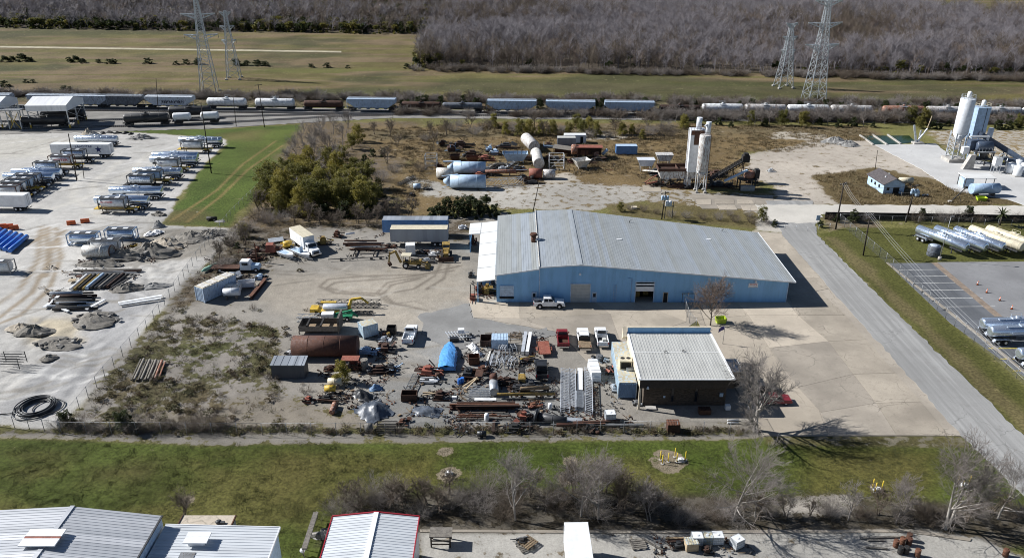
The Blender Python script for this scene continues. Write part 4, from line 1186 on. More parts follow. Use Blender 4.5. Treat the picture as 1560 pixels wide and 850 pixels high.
# --- shrubs along the railway
grove(['leafy0','leafy2','leafy1','twig1'],[(752,194,.75),(770,205,.7),(792,206,.85),(806,204,.8),(824,206,.75),(842,206,.8),(858,200,.7),(866,208,.75),(886,206,.85),(898,200,.8),(908,208,.8),(926,208,.75),(948,206,.7),(962,206,.6),(878,196,.8),(842,198,.7),(978,212,.5),(1042,196,.8)],lambda x:'yellow-green bush by the railway '+('below the first blue hopper' if x<828 else 'below the middle blue hopper' if x<912 else 'below the last blue hopper'),'yellow-green bushes by the railway','bush')
grove(TWIG+['scrub0','scrub1'],[(700,192),(716,196),(735,194),(780,200),(815,196),(850,205),(935,204),(970,204),(990,206),(1005,205),(1015,198),(690,200),(722,205),(746,202),(830,208),(900,209),(985,198),(1020,208)],lambda x:'leafless shrub by the railway '+('above the fallen silos' if x<800 else 'above the white site container' if x<920 else 'left of the twin rusty silos'),'leafless shrubs by the railway','shrub',s=(.9,1.4))
grove(MID+SCR,[(x,185+R.uniform(-3,8),R.uniform(.6,1.0))for x in range(985,1420,11)],lambda x:'leafless tree lining the track '+('left of the twin rusty silos' if x<1040 else 'behind the twin rusty silos' if x<1130 else 'in front of the rust-stained tank cars'),'leafless trees lining the track')
grove(['dark0','dark1','dark2','leafy1','leafy3'],[(x+R.uniform(-6,6),192+R.uniform(-4,6),R.uniform(.55,1.0))for x in list(range(1040,1330,26))+list(range(1385,1470,9))+list(range(1515,1580,8))],lambda x:'green shrub lining the track '+('near the twin rusty silos' if x<1130 else 'left of the settling pits' if x<1330 else 'beside the white silo' if x<1500 else 'at the right edge'),'green shrubs lining the track','shrub')
grove(['dark0','dark1','dark2','scrub0'],[(x+R.uniform(-5,5),161+(x-500)*.0124+R.uniform(-3,2),R.uniform(.7,1.3))for x in list(range(565,750,9))+list(range(790,1010,16))+list(range(1060,1560,22))],lambda x:'dark shrub standing behind the '+('rusty brown cars' if x<745 else 'blue hoppers' if x<1010 else 'white tank cars')+' of the freight train','dark shrubs behind the train','shrub')
grove(MID,[(x+R.uniform(-8,8),163+(x-500)*.0124+R.uniform(-4,2),R.uniform(.55,.85))for x in list(range(350,480,22))+list(range(600,1560,30))],lambda x:'thin leafless tree standing behind the '+('left tank cars' if x<500 else 'rusty brown cars' if x<745 else 'blue hoppers' if x<1010 else 'rust-stained tank cars')+' of the train','thin trees behind the train')
grove(DARK,[(8,94,1.6),(20,93,1.3),(34,93,2.0),(47,94,1.2),(106,95,1.2),(116,94,1.6),(126,96,1.2),(150,96,1.0),(166,97,1.2),(174,97,1.2),(226,97,1.5),(268,99,1.0),(284,98,1.3),(302,98,1.5),(360,100,1.6),(376,100,1.2),(392,100,1.5),(404,101,1.2),(474,103,.9),(498,103,1.1),(530,104,.8),(8,132,1.4),(98,138,1.0),(106,138,.8),(620,104,1.2),(1244,152,.9),(40,126,.8),(50,126,.7)],lambda x:'dark round bush out on the grassland '+('at the far left' if x<90 else 'between the far left and the left towers' if x<290 else 'near the left tower pair' if x<420 else 'right of the left tower pair' if x<600 else 'toward the right'),'bushes on the grassland','bush',sz=.55)
# --- round the house, the cross road and the right-hand lot
grove(TWIG+['dark2'],[(1262,334,.6),(1275,338,.6),(1300,338,.9),(1312,336,.7),(1395,338,.9),(1404,333,.8),(1425,336,.8),(1436,338,.9),(1462,336,.9),(1475,334,1.0),(1488,338,.8),(1502,337,.5),(1540,338,.6),(1552,336,.7),(1250,346,.5),(1180,345,.5),(1168,342,.5)],'shrub growing along the dark wall beside the cross road','shrubs along the dark wall','shrub')
plant('palm',P(1523,343),1.0,.4,'small fan palm beside the cross road wall','palm')
# --- the two bare trees in the yard
a,b_=bare_tree(501,8.6,1.1,limbs=15,mid=10,fine=6,twig=5,tw=.014,fork=.2,ang=1.1,reach=1.15)
t=thing('bare_tree','leafless reddish-twigged tree in front of the workshop sign','tree',P(1082,496))
a.build('trunk','bark_dark',t);b_.build('crown','twig_red',t)
a,b_=bare_tree(519,10.5,1.5,limbs=17,mid=11,fine=6,twig=5,tw=.014,fork=.2,r0=.36,ang=1.25,reach=1.45)
t=thing('bare_tree','broad leafless tree with thick trunk at the office corner','tree',P(1150,656))
a.build('trunk','bark_pale',t);b_.build('crown','bark_grey',t)
# --- the hedge of scrub and bare trees along the bottom
for(x,y,s,k,lb_)in((785,792,1.0,'bare_big0','upright pale leafless tree left of the white trailer'),(885,786,1.0,'bare_big1','leaning pale leafless tree right behind the white trailer'),(912,790,.95,'bare_big2','grey leafless tree a few steps right of the white trailer'),(990,792,.8,'bare_mid1','small grey leafless tree left of the stacked totes'),(1118,792,1.25,'bare_big3','wide pale leafless tree behind the stacked white totes'),(1150,786,.9,'bare_big1','pale leafless tree just right of the totes'),(1292,792,.8,'bare_mid2','slim leafless tree left of the oil drums'),(1365,796,.8,'bare_mid0','pale forked leafless tree behind the oil drums'),(1380,776,.7,'bare_mid3','small leafless tree up-slope behind the oil drums'),(1440,806,1.35,'bare_big0','tall pale leafless tree reaching over the road edge, its trunk beside the drums'),(1446,800,1.2,'bare_big2','sprawling pale leafless tree at the right end of the hedge'),(1520,790,.9,'bare_big3','leafless tree at the far right end of the hedge')):
 plant(k,P(x,y),s,R.uniform(0,6.28),lb_,'tree')
grove(TWIG+SCR+['twig1','twig0','scrub1'],[(x+R.uniform(-8,8),776+R.uniform(-16,14),R.uniform(.7,1.15))for x in range(515,650,13)]+[(x+R.uniform(-8,8),772+R.uniform(-22,18),R.uniform(.7,1.15))for x in range(650,1010,16)]+[(x+R.uniform(-9,9),788+R.uniform(-10,10),R.uniform(.5,.9))for x in range(1010,1540,24)],lambda x:'brown leafless shrub in the hedge '+('behind the red-trimmed shed' if x<655 else 'left of the white trailer' if x<850 else 'between white trailer and totes' if x<1050 else 'right of the totes'),'shrubs of the bottom hedge','shrub')
plant('scrub2',P(282,790),.8,1.0,'thin pale sapling growing beside the flat-roofed annex','sapling')
# --- weeds of the yard
YW=[(x+R.uniform(-9,9),y+R.uniform(-8,8))for x,y in((205,545),(215,548),(290,520),(300,498),(318,490),(330,495),(340,500),(310,510),(325,515),(345,515),(280,505),(265,510),(300,540),(320,545),(290,560),(250,560),(240,600),(225,612),(200,620),(270,600),(290,590),(310,580),(300,620),(330,600),(350,560),(365,600),(380,640),(350,640),(310,640),(270,640),(230,640),(180,630),(420,600),(440,610),(470,600),(455,580),(480,620),(450,520),(425,540),(410,520),(430,500),(460,480),(400,640),(430,640),(520,560),(500,575),(430,390),(400,400),(390,410),(445,404),(455,410))]+[(x+R.uniform(-6,6),655+R.uniform(-4,5))for x in range(120,1140,8)]+[(R.uniform(110,440),R.uniform(470,655))for k in range(190)]
YW=[q for q in YW if(q[1]>645 or fbm(np.array([P(*q).x]),np.array([P(*q).y]),8,46)[0]>.42)and q[0]>255-(q[1]-480)*.95+6]
plant('leafy0',P(522,582),.62,.3,'small bright green tree among the scrap below the rusty tank','tree')
grove(['twig2','twig0','dark1'],[(88,652,.6),(102,648,.7),(118,650,.8),(150,656,.6),(190,655,.9),(205,652,1.0),(228,655,.9),(250,654,.6),(292,652,.8),(310,654,.9),(330,652,.7)],'dark scrubby bush on the front fence line','scrub bushes on the front fence','bush')
# --- masses nobody could count, scattered with geometry nodes
def scatter(name,label,pts,kinds,smin,smax,seed,grow=None,pick=None):
 rs=np.random.default_rng(seed)
 me=bpy.data.meshes.new(name)
 me.from_pydata([tuple(p)for p in pts],[],[])
 n=len(pts)
 for an,ty,ar in(('turn','FLOAT',rs.random(n)*6.28),('grow','FLOAT',(smin+(smax-smin)*rs.random(n))*(1 if grow is None else grow)),('pick','INT',rs.integers(0,len(kinds),n)if pick is None else pick)):
  at=me.attributes.new(an,ty,'POINT');at.data.foreach_set('value',ar.astype(np.int32 if ty=='INT' else np.float32))
 o=bpy.data.objects.new(name,me);COL.objects.link(o)
 col=bpy.data.collections.new(name+'_kinds')
 for k in kinds:col.objects.link(k)
 ng=bpy.data.node_groups.new(name,'GeometryNodeTree')
 ng.interface.new_socket('Geometry',in_out='INPUT',socket_type='NodeSocketGeometry')
 ng.interface.new_socket('Geometry',in_out='OUTPUT',socket_type='NodeSocketGeometry')
 gi,go=ng.nodes.new('NodeGroupInput'),ng.nodes.new('NodeGroupOutput')
 iop=ng.nodes.new('GeometryNodeInstanceOnPoints');ci=ng.nodes.new('GeometryNodeCollectionInfo')
 ci.inputs[0].default_value=col;ci.inputs[1].default_value=True;ci.inputs[2].default_value=True
 def na(nm_,ty):
  a=ng.nodes.new('GeometryNodeInputNamedAttribute');a.data_type=ty;a.inputs[0].default_value=nm_
  return a.outputs[0]
 cx_=ng.nodes.new('ShaderNodeCombineXYZ');ng.links.new(na('turn','FLOAT'),cx_.inputs[2])
 L=ng.links
 L.new(gi.outputs[0],iop.inputs['Points']);L.new(ci.outputs[0],iop.inputs['Instance'])
 iop.inputs['Pick Instance'].default_value=True
 L.new(na('pick','INT'),iop.inputs['Instance Index']);L.new(cx_.outputs[0],iop.inputs['Rotation']);L.new(na('grow','FLOAT'),iop.inputs['Scale'])
 L.new(iop.outputs[0],go.inputs[0])
 md=o.modifiers.new('scatter','NODES');md.node_group=ng
 return tag(o,label,None,None,'stuff')
def loose(name,mb,mat):
 o=mb.build(name,mat)
 COL.objects.unlink(o)
 return o
def far_tree(seed,h,tw,nl=9,nt=5):
 rn=random.Random(seed);mb=MB()
 mb.tube((0,0,0),(0,0,h*.6),.11,.06,4,False)
 for i in range(nl):
  p=Vector((0,0,h*rn.uniform(.2,.6)))
  d=spread_dir(rn,Vector((0,0,1)),rn.uniform(.25,.85))
  q=p+d*h*rn.uniform(.3,.5)
  mb.tube(p,q,.06,.03,3,False)
  for j in range(nt):
   a=p.lerp(q,rn.uniform(.3,1));e=spread_dir(rn,d,rn.uniform(.3,.9))
   b2=a+e*h*rn.uniform(.12,.24)
   mb.tube(a,b2,tw,tw*.5,3,False)
   for g in range(3):
    c=a.lerp(b2,rn.uniform(.2,1));f_=spread_dir(rn,e,rn.uniform(.3,1))
    mb.tube(c,c+f_*h*rn.uniform(.06,.12),tw*.8,tw*.4,3,False)
 return mb
wk=[loose('weed_kind',leaf_crown(210+i,.3,.75,260,.08,.0,14,.25),('weed','leaf_brown','leaf_brown')[i])for i in range(3)]+[loose('weed_kind',twig_bush(230+i,.6,.8,36,.009,3),'bark_brown')for i in range(2)]
scatter('weed_clumps','low straggly weeds dotted over the yard and along its front fence',np.array([tuple(P(*q))for q in YW]),wk,.5,1.5,9)
ft=[loose('far_tree',far_tree(300+i,8.0+i%3,.035),('wood_grey','wood_grey','wood_grey','twig_red','bark_brown')[i])for i in range(5)]
fe=[loose('far_evergreen',leaf_crown(320+i,5.0,2.6,420,.45,.02,9),('leaf_dark','leaf_green')[i%2])for i in range(3)]
fb=[loose('far_scrub',twig_bush(330+i,2.4,1.8,60,.03,3),('bark_grey','bark_brown')[i%2])for i in range(2)]
def fill_poly(poly,spacing,seed,dens=None):
 rs=np.random.default_rng(seed)
 xs,ys=[p[0]for p in poly],[p[1]for p in poly]
 n=int((max(xs)-min(xs))*(max(ys)-min(ys))/spacing**2)
 x,y=rs.uniform(min(xs),max(xs),n),rs.uniform(min(ys),max(ys),n)
 ok=sdf(poly,x,y)+(fbm(x,y,12,3)-.5)*8<0
 # only what could be seen from near the camera
 ok&=(np.abs(x)<.70*y+60)&(y<1150)
 if dens is not None:ok&=rs.random(n)<dens(x,y)
 return np.stack([x[ok],y[ok],np.full(ok.sum(),-.1)],-1)
def tup(q):return[(p.x,p.y)for p in q]
w1=fill_poly(tup(WOODS_R),3.0,41)
w2=fill_poly(tup(WOODS_L),3.6,42,lambda x,y:np.where(fbm(x,y,40,77)>.5,1.0,.75))
wp_=np.concatenate([w1,w2])
g1,g2,g3=fbm(wp_[:,0],wp_[:,1],55,31),fbm(wp_[:,0],wp_[:,1],16,35),fbm(wp_[:,0],wp_[:,1],90,38)
keep=(g2>.36)|(rng.random(len(wp_))<.35)
wp_,g1,g2,g3=wp_[keep],g1[keep],g2[keep],g3[keep]
kk=rng.random(len(wp_))*.5+g3*.9-.2
o=scatter('bare_woodland','grey leafless woodland filling the distance',wp_,ft,.65,1.3,1,.55+.9*g1+.35*(g2-.5),np.where(kk>.66,4,np.where(kk>.56,3,rng.integers(0,3,len(wp_)))))
e1=fill_poly(tup(WOODS_L),6.0,43,lambda x,y:np.where(fbm(x,y,30,80)>.5,.9,.25))
front=[]
rs=np.random.default_rng(50)
for a,b_,n,dp in((P(-60,42),P(650,52.5),420,30),(P(634,103),P(1560,119.5),22,5),(P(640,104),P(654,54),40,8),(P(1405,20),P(1560,34),60,14),(P(1420,28),P(1640,44),40,10)):
 for i in range(n):
  t=rs.random();p=a.lerp(b_,t);front.append((p.x+rs.uniform(-4,4),p.y+rs.uniform(-1,dp),-.1))
e2=fill_poly(tup(WOODS_R),16,44,lambda x,y:np.where(fbm(x,y,60,81)>.58,.6,.03))
scatter('evergreen_understorey','dark evergreen trees and shrubs along the woodland edge',np.concatenate([e1,np.array(front),e2]),fe,.6,1.25,2)
# scrub fringe beyond the railway and the woodland edge
fr=[]
for a,b_,n,dp in((P(-60,143),P(1640,162),420,7),(P(632,106),P(1600,122),260,5),(P(980,178),P(1640,186),260,5),(P(600,172),P(1000,177),60,4)):
 for i in range(n):
  t=rs.random();p=a.lerp(b_,t);fr.append((p.x,p.y+rs.uniform(-dp,dp*.3),-.08))
scatter('scrub_fringe','leafless scrub fringing the railway and the woods',np.array(fr),fb,.6,1.4,3)
# tufts of straw grass, and short grass on the lawns
def tuft(seed,n,h,w,mat):
 rn=random.Random(seed);mb=MB()
 for i in range(n):
  an=rn.uniform(0,6.28);p=Vector((rn.gauss(0,w),rn.gauss(0,w),0))
  d=Vector((math.cos(an)*.5,math.sin(an)*.5,1)).normalized()*h*rn.uniform(.5,1.1)
  s_=Vector((-math.sin(an),math.cos(an),0))*.03
  mb.add([p-s_,p+s_,p+d],[(0,1,2)])
 return loose('tuft',mb,mat)
tg=[tuft(400+i,40,.7,.35,'grass_dry')for i in range(3)]
tl=[tuft(410+i,46,.15,.30,'grass_green')for i in range(3)]
tw_=[tuft(420,30,.35,.3,'weed'),tuft(421,30,.3,.3,'grass_dry'),tuft(422,24,.3,.25,'bark_brown')]
dry=W([(545,198),(760,190),(1320,196),(1330,214),(1260,222),(1130,234),(1150,262),(1140,285),(1000,285),(970,262),(860,266),(760,240),(660,260),(640,330),(590,300),(620,245)])
d2=W([(1240,270),(1330,258),(1440,282),(1540,312),(1285,312)])
scatter('straw_grass','tall straw-coloured dead grass over the old yard',np.concatenate([fill_poly(dry,1.15,61,lambda x,y:np.where(fbm(x,y,9,90)>.45,.9,.25)),fill_poly(d2,1.1,62)]),tg,.6,1.3,4)
lawn=W([(0,672),(80,674),(300,682),(700,677),(1165,676),(1470,676),(1530,722),(1560,770),(1000,760),(640,745),(490,800),(430,850),(0,850)])
scatter('lawn_grass','short green lawn grass in front of the yard',fill_poly(lawn,.62,63),tl,.6,1.3,5)
wy=W([(232,494),(330,475),(420,500),(440,560),(430,640),(110,655),(160,592)])
wy2=W([(352,350),(420,305),(600,335),(560,352),(470,348),(400,420),(310,440),(260,485),(330,390)])
scatter('yard_weeds','scattered dry weeds and grass on the yard soil',np.concatenate([fill_poly(wy,.8,64,lambda x,y:np.where(fbm(x,y,8,46)>.48,.85,.2)),fill_poly(wy2,.9,65,lambda x,y:np.where(fbm(x,y,6,92)>.45,.9,.15)),fill_poly(W([(90,650),(1160,650),(1160,660),(90,662)]),.7,66)]),tw_,.6,1.4,6)
# ------------------------------------------------------------------ railway cars
def bogie(root,x,z=.0):
 f=MB()
 for s in(-1,1):
  f.box(x,s*.98,z+.38,2.3,.16,.28);f.box(x,s*.98,z+.2,.7,.14,.3)
 f.box(x,0,z+.45,.5,1.9,.3)
 o=f.build('bogie','black_iron',root)
 for dx in(-.88,.88):
  w=MB()
  for s in(-1,1):
   w.lathe((x+dx,s*.70,z+.46),(x+dx,s*.84,z+.46),[(0,.5),(.3,.46),(1,.45)],14)
  w.tube((x+dx,-.7,z+.46),(x+dx,.7,z+.46),.08,n=6)
  w.build('wheelset','dark_steel',o)
def hopper(mat,L=18.6,hatch='galvanised',marks=False):
 t=thing('hopper_car','','rail car',(0,0,0))
 h=L/2
 b_=MB()
 b_.prism([(-h+.5,3.0),(-h+3.2,1.25),(h-3.2,1.25),(h-.5,3.0),(h-.5,4.35),(-h+.5,4.35)],-1.5,1.5,'y')
 body=b_.build('body',mat,t)
 put('roof',mat,t,lambda mb:mb.prism([(-1.52,4.35),(-.8,4.62),(.8,4.62),(1.52,4.35)],-h+.45,h-.45,'x'))
 put('hatch_walkway',hatch,t,lambda mb:(mb.box(0,.55,4.66,L-1.2,.45,.05),mb.box(0,-.55,4.66,L-1.2,.45,.05),[mb.box(-h+1.5+k*(L-3)/9,0,4.62,.7,.6,.16)for k in range(10)]))
 rb=MB()
 n=15
 for k in range(n+1):
  for s in(-1,1):rb.box(-h+.6+k*(L-1.2)/n,s*1.53,1.9 if 2<k<n-2 else 2.9,.12,.07,2.4 if 2<k<n-2 else 1.4)
 rb.build('side_post',mat,body,kind='stuff')
 for k in range(4):
  x=-h+4.4+k*(L-8.8)/3
  put('chute',mat,t,lambda mb:mb.lathe((x,0,1.3),(x,0,.4),[(0,1.5),(1,.5)],4,smooth=False))
 put('sill','black_iron',t,lambda mb:mb.box(0,0,.85,L+.5,.5,.35))
 for s in(-1,1):
  put('end_ladder',mat,t,lambda mb:[mb.box(s*(h-.25),-1.3+.0,1.1+.35*k,.06,.5,.05)for k in range(10)]+[mb.box(s*(h-.25),-1.3+d,1.0,.06,.06,3.5)for d in(-.25,.25)])
  bogie(t,s*(h-1.9))
 return t
def tank_car(mat,L=15.4,r=1.45,dome='galvanised'):
 t=thing('tank_car','','rail car',(0,0,0))
 h=L/2-.4
 zc=1.05+r
 put('tank',mat,t,lambda mb:mb.lathe((-h,0,zc),(h,0,zc),[(0,r*.3),(.008,r*.7),(.025,r*.92),(.05,r),(.95,r),(.975,r*.92),(.992,r*.7),(1,r*.3)],22))
 put('band',mat,t,lambda mb:[mb.lathe((x-.06,0,zc),(x+.06,0,zc),[(0,r+.02),(1,r+.02)],22)for x in(-h*.62,-h*.2,h*.2,h*.62)]).__setitem__('kind','stuff')
 d=put('dome',mat,t,lambda mb:mb.lathe((0,0,zc+r-.1),(0,0,zc+r+.5),[(0,.45),(.8,.42),(1,.3)],12))
 def plat(mb):
  mb.box(0,.9,zc+r-.18,2.2,.7,.06);mb.box(0,-.9,zc+r-.18,2.2,.7,.06)
  for sy in(-1.25,1.25):
   for sx in(-1.1,0,1.1):mb.box(sx,sy,zc+r-.15,.05,.05,.95)
   mb.box(0,sy,zc+r+.75,2.25,.05,.05);mb.box(0,sy,zc+r+.35,2.25,.04,.04)
 put('platform',dome,t,plat)
 put('side_ladder',dome,t,lambda mb:[mb.box(0,-r-.12,.9+.34*k,.5,.05,.05)for k in range(8)]+[mb.box(dx,-r-.12,.8,.05,.05,3.0)for dx in(-.25,.25)])
 put('sill','black_iron',t,lambda mb:(mb.box(0,0,.78,L,.55,.36),mb.box(-h+.2,0,.9,.9,2.6,.12),mb.box(h-.2,0,.9,.9,2.6,.12)))
 for s in(-1,1):
  put('end_rail','black_iron',t,lambda mb:(mb.box(s*(h+.3),-1.2,1.0,.05,.05,1.0),mb.box(s*(h+.3),1.2,1.0,.05,.05,1.0),mb.box(s*(h+.3),0,1.95,.05,2.45,.05)))
  bogie(t,s*(h-1.5))
 return t
def rail(proto,line,x0,x1,label,group,first=[]):
 key=id(proto)
 o=proto if key not in first else copy_tree(proto)
 first.append(key)
 p,a=on_line(line,(x0+x1)/2)
 L=abs((P(x1,170)-P(x0,170)).x)*(p.y/P(780,170).y)
 o.location=(p.x,p.y,RAIL_Z);o.rotation_euler=(0,0,a)
 tag(o,label,'rail car',group)
 return o
HG,HD,HP,HB=hopper('hopper_grey'),hopper('hopper_dark'),hopper('hopper_pale'),hopper('hopper_blue')
G1='covered hoppers of the freight train'
rail(HG,MAIN,38,116,'grey covered hopper car seen behind the white loading shed',G1)
rail(HG,MAIN,-48,34,'grey covered hopper car at the far left end of the train',G1)
rail(HG,MAIN,112,162,'grey covered hopper car just right of the white loading shed',G1).location.x-=2.5
rail(HD,MAIN,166,222,'dark weathered hopper car left of the graffiti hopper',G1).location.x-=1.0
hp=rail(HP,MAIN,224,308,'pale hopper car with dark graffiti left of the first white tank car',G1)
for k in range(9):
 x=-2.6+k*.95+R.uniform(-.1,.1)
 def letter(mb,x=x):
  for j in range(3):
   a_,b2=R.choice(((-.3,-.3),(.3,.3),(-.3,.3),(.3,-.3))),0
   mb.beam((x+a_[0],-1.6,1.95),(x+a_[1],-1.6,3.1 if j else 3.0),.16,.03,up=(0,1,0))
  mb.box(x,-1.6,2.45,.6,.03,.16)
 put('graffiti_mark','graffiti',hp,letter)
rail(HB,MAIN,523,607,'pale blue hopper car standing alone past the bare thicket trees',G1)
rail(HB,MAIN,746,826,'leftmost of the three blue hoppers behind the yellow-green bushes',G1)
rail(HB,MAIN,829,912,'middle of the three blue hoppers behind the yellow-green bushes',G1)
rail(HB,MAIN,915,997,'rightmost of the three blue hoppers behind the yellow-green bushes',G1)
G2='tank cars of the freight train'
TW,TS,TR,TB,TN=tank_car('white_paint'),tank_car('rusty_white'),tank_car('red_rust_white'),tank_car('tank_black',dome='black_iron'),tank_car('dark_rust',r=1.15,dome='black_iron')
rail(TW,MAIN,309,382,'clean white tank car coupled to the graffiti hopper',G2)
rail(TW,MAIN,384,457,'clean white tank car, second from the graffiti hopper',G2)
rail(TN,MAIN,460,520,'dark brown tank car half hidden by the bare thicket trees',G2)
rail(TN,MAIN,612,674,'rust brown low tank car right of the lone pale blue hopper',G2)
TG=tank_car('hopper_dark',r=1.1,dome='black_iron')
rail(TG,MAIN,680,736,'dark grey low tank car left of the three blue hoppers',G2)
rail(TN,MAIN,1000,1062,'dark tank car hidden by trees right of the blue hoppers',G2)
rail(TW,MAIN,1064,1122,'white tank car just right of the rusty twin silos',G2)
rail(TS,MAIN,1124,1193,'rust-streaked white tank car second right of the rusty twin silos',G2)
rail(TW,MAIN,1196,1264,'white tank car at the foot of the right transmission tower',G2)
rail(TS,MAIN,1267,1335,'rust-streaked tank car right of the transmission tower',G2)
rail(TR,MAIN,1338,1406,'reddish rusted tank car, second right of the transmission tower',G2)
rail(TS,MAIN,1409,1477,'rust-stained tank car partly behind the tall white silo',G2)
rail(TS,MAIN,1482,1549,'stained tank car showing right of the shade-tinted silo',G2)
rail(TW,MAIN,1552,1620,'white tank car at the far right end of the train',G2)
G3='black tank cars on the sidings'
rail(TB,SIDE1,181,260,'black tank car on the nearer siding right of the loading shed',G3)
rail(TB,SIDE2,248,322,'black tank car behind the two white rail containers',G3)
rail(TB,SIDE1,36,118,'black tank car under the white loading shed, nearer track',G3)
rail(TB,SIDE2,66,130,'black tank car under the white loading shed, farther track',G3)
fc=thing('flat_car','flat rail car carrying two white tank containers','rail car',(0,0,0))
put('deck','black_iron',fc,lambda mb:(mb.box(0,0,.95,15.5,2.7,.3),mb.box(0,0,.7,14,.6,.3)))
for s in(-1,1):bogie(fc,s*5.9)
p_,a_=on_line(SIDE1,297);fc.location=(p_.x,p_.y,RAIL_Z);fc.rotation_euler=(0,0,a_)
for s,lb_ in((-1,'left white tank container on the flat rail car'),(1,'right white tank container with a yellow placard on the flat rail car')):
 q=p_+Vector((math.cos(a_),math.sin(a_),0))*(s*4.6)
 c=thing('tank_container',lb_,'tank',(q.x,q.y,RAIL_Z+1.26),a_,'white tanks on the flat car')
 put('tank','clean_white',c,lambda mb:mb.lathe((-2.9,0,1.25),(2.9,0,1.25),[(0,.9),(.04,1.2),(.08,1.25),(.92,1.25),(.96,1.2),(1,.9)],18))
 put('cradle','clean_white',c,lambda mb:[mb.box(x,0,0,.25,2.4,.5)for x in(-2.2,2.2)])
 if s>0:put('placard','yellow_paint',c,lambda mb:mb.box(-2.2,-1.16,1.2,.6,.08,.6))
 # ------------------------------------------------------------------ road trailers, tank containers, trucks
def wheel_pair(root,x,y,r=.5,w=.28,dual=True):
 for s in(-1,1):
  ty=put('tyre','rubber',root,lambda mb:mb.lathe((x,s*y-.5*w*(2 if dual else 1),r),(x,s*y+.5*w*(2 if dual else 1),r),[(0,r*.86),(.12,r),(.88,r),(1,r*.86)],14))
  put('rim','aluminium',ty,lambda mb:mb.tube((x,s*(y+w*(1.02 if dual else .53)),r),(x,s*(y+w*(.9 if dual else .4)),r),r*.5,n=10))
def box_trailer(mat,top,L=16.0,H=2.85,W_=2.6,ribbed_=False):
 t=thing('box_trailer','','trailer')
 z0=1.2
 b_=put('body',mat,t,lambda mb:mb.box(0,0,z0,L,W_,H))
 put('roof',top,t,lambda mb:mb.box(0,0,z0+H,L+.04,W_+.04,.05))
 def frame(mb):
  for s in(-1,1):
   mb.box(0,s*(W_/2+.012),z0-.05,L,.06,.22);mb.box(0,s*(W_/2+.012),z0+H-.1,L,.05,.14)
   for e in(-1,1):mb.box(e*(L/2),s*(W_/2),z0,.14,.14,H)
 put('edge_rail',mat,b_,frame)
 ps=MB()
 n=int(L/1.2)
 for k in range(1,n):
  for s in(-1,1):ps.box(-L/2+k*L/n,s*(W_/2+.012),z0+.2,.05,.03,H-.3)
 ps.build('side_seam',mat,b_,kind='stuff')
 for e,nm in((1,'door'),):
  for s in(-1,1):
   d=put('door',mat,t,lambda mb:mb.box(L/2+.03,s*W_*.245,z0+.08,.05,W_*.46,H-.16))
   put('lock_bar','grey_steel',d,lambda mb:mb.box(L/2+.075,s*W_*.12,z0+.1,.04,.05,H-.2))
 put('chassis','black_iron',t,lambda mb:(mb.box(0,.5,.95,L-.6,.14,.25),mb.box(0,-.5,.95,L-.6,.14,.25),mb.box(L/2-2.2,0,.55,3.0,1.4,.4),mb.box(L/2-.1,0,.5,.12,2.2,.14)))
 for s in(-1,1):put('landing_leg','dark_steel',t,lambda mb:(mb.box(-L/2+3.0,s*.85,.05,.16,.16,1.1),mb.box(-L/2+3.0,s*.85,0,.35,.3,.06)))
 for x in(L/2-1.6,L/2-2.8):wheel_pair(t,x,.98)
 return t
def tanker(mat,L=13.0,r=.98,bands=6,top='dull_polished',fend=True):
 t=thing('tanker_trailer','','trailer')
 h,zc=L/2,1.25+r
 tk=put('tank',mat,t,lambda mb:mb.lathe((-h,0,zc),(h,0,zc),[(0,r*.55),(.006,r*.86),(.018,r),(.982,r),(.994,r*.86),(1,r*.55)],22))
 for k in range(bands):
  x=-h+L*(k+.5)/bands
  put('band',mat,tk,lambda mb:mb.lathe((x-.05,0,zc),(x+.05,0,zc),[(0,r+.03),(1,r+.03)],22))
 put('manhole',top,t,lambda mb:(mb.lathe((0,0,zc+r-.08),(0,0,zc+r+.35),[(0,.42),(.8,.42),(1,.3)],12),mb.box(0,0,zc+r-.06,2.2,.9,.2)))
 put('walkway',top,t,lambda mb:(mb.box(.2,.42,zc+r-.04,L*.55,.3,.06),mb.box(-.9,-.5,zc+r-.1,.06,.06,.75),mb.box(.9,-.5,zc+r-.1,.06,.06,.75),mb.box(0,-.5,zc+r+.6,1.86,.05,.05)))
 put('side_ladder',top,t,lambda mb:[mb.box(.9,-r-.06,.8+.33*k,.45,.04,.05)for k in range(6)]+[mb.box(.9+d,-r-.06,.7,.05,.05,2.2)for d in(-.22,.22)])
 put('chassis','dark_steel',t,lambda mb:(mb.box(h-2.4,.5,.9,4.6,.14,.4),mb.box(h-2.4,-.5,.9,4.6,.14,.4),mb.box(-h+2.2,0,.95,3.0,1.2,.35),mb.box(h+.05,0,.55,.12,2.3,.2)))
 put('hose_tube',top,t,lambda mb:mb.tube((-h+3.2,-.95,.95),(h-4.2,-.95,.95),.14,n=8))
 for s in(-1,1):
  put('landing_leg','dark_steel',t,lambda mb:(mb.box(-h+2.9,s*.75,.05,.15,.15,1.1),mb.box(-h+2.9,s*.75,0,.35,.3,.06)))
  if fend:put('fender',top,t,lambda mb:mb.prism([(h-3.6,.75),(h-3.3,1.15),(h-.7,1.15),(h-.4,.75),(h-.55,.75),(h-.8,1.08),(h-3.2,1.08),(h-3.45,.75)],s*.98-.3,s*.98+.3,'y'))
 for x in(h-1.35,h-2.65):wheel_pair(t,x,.95)
 return t
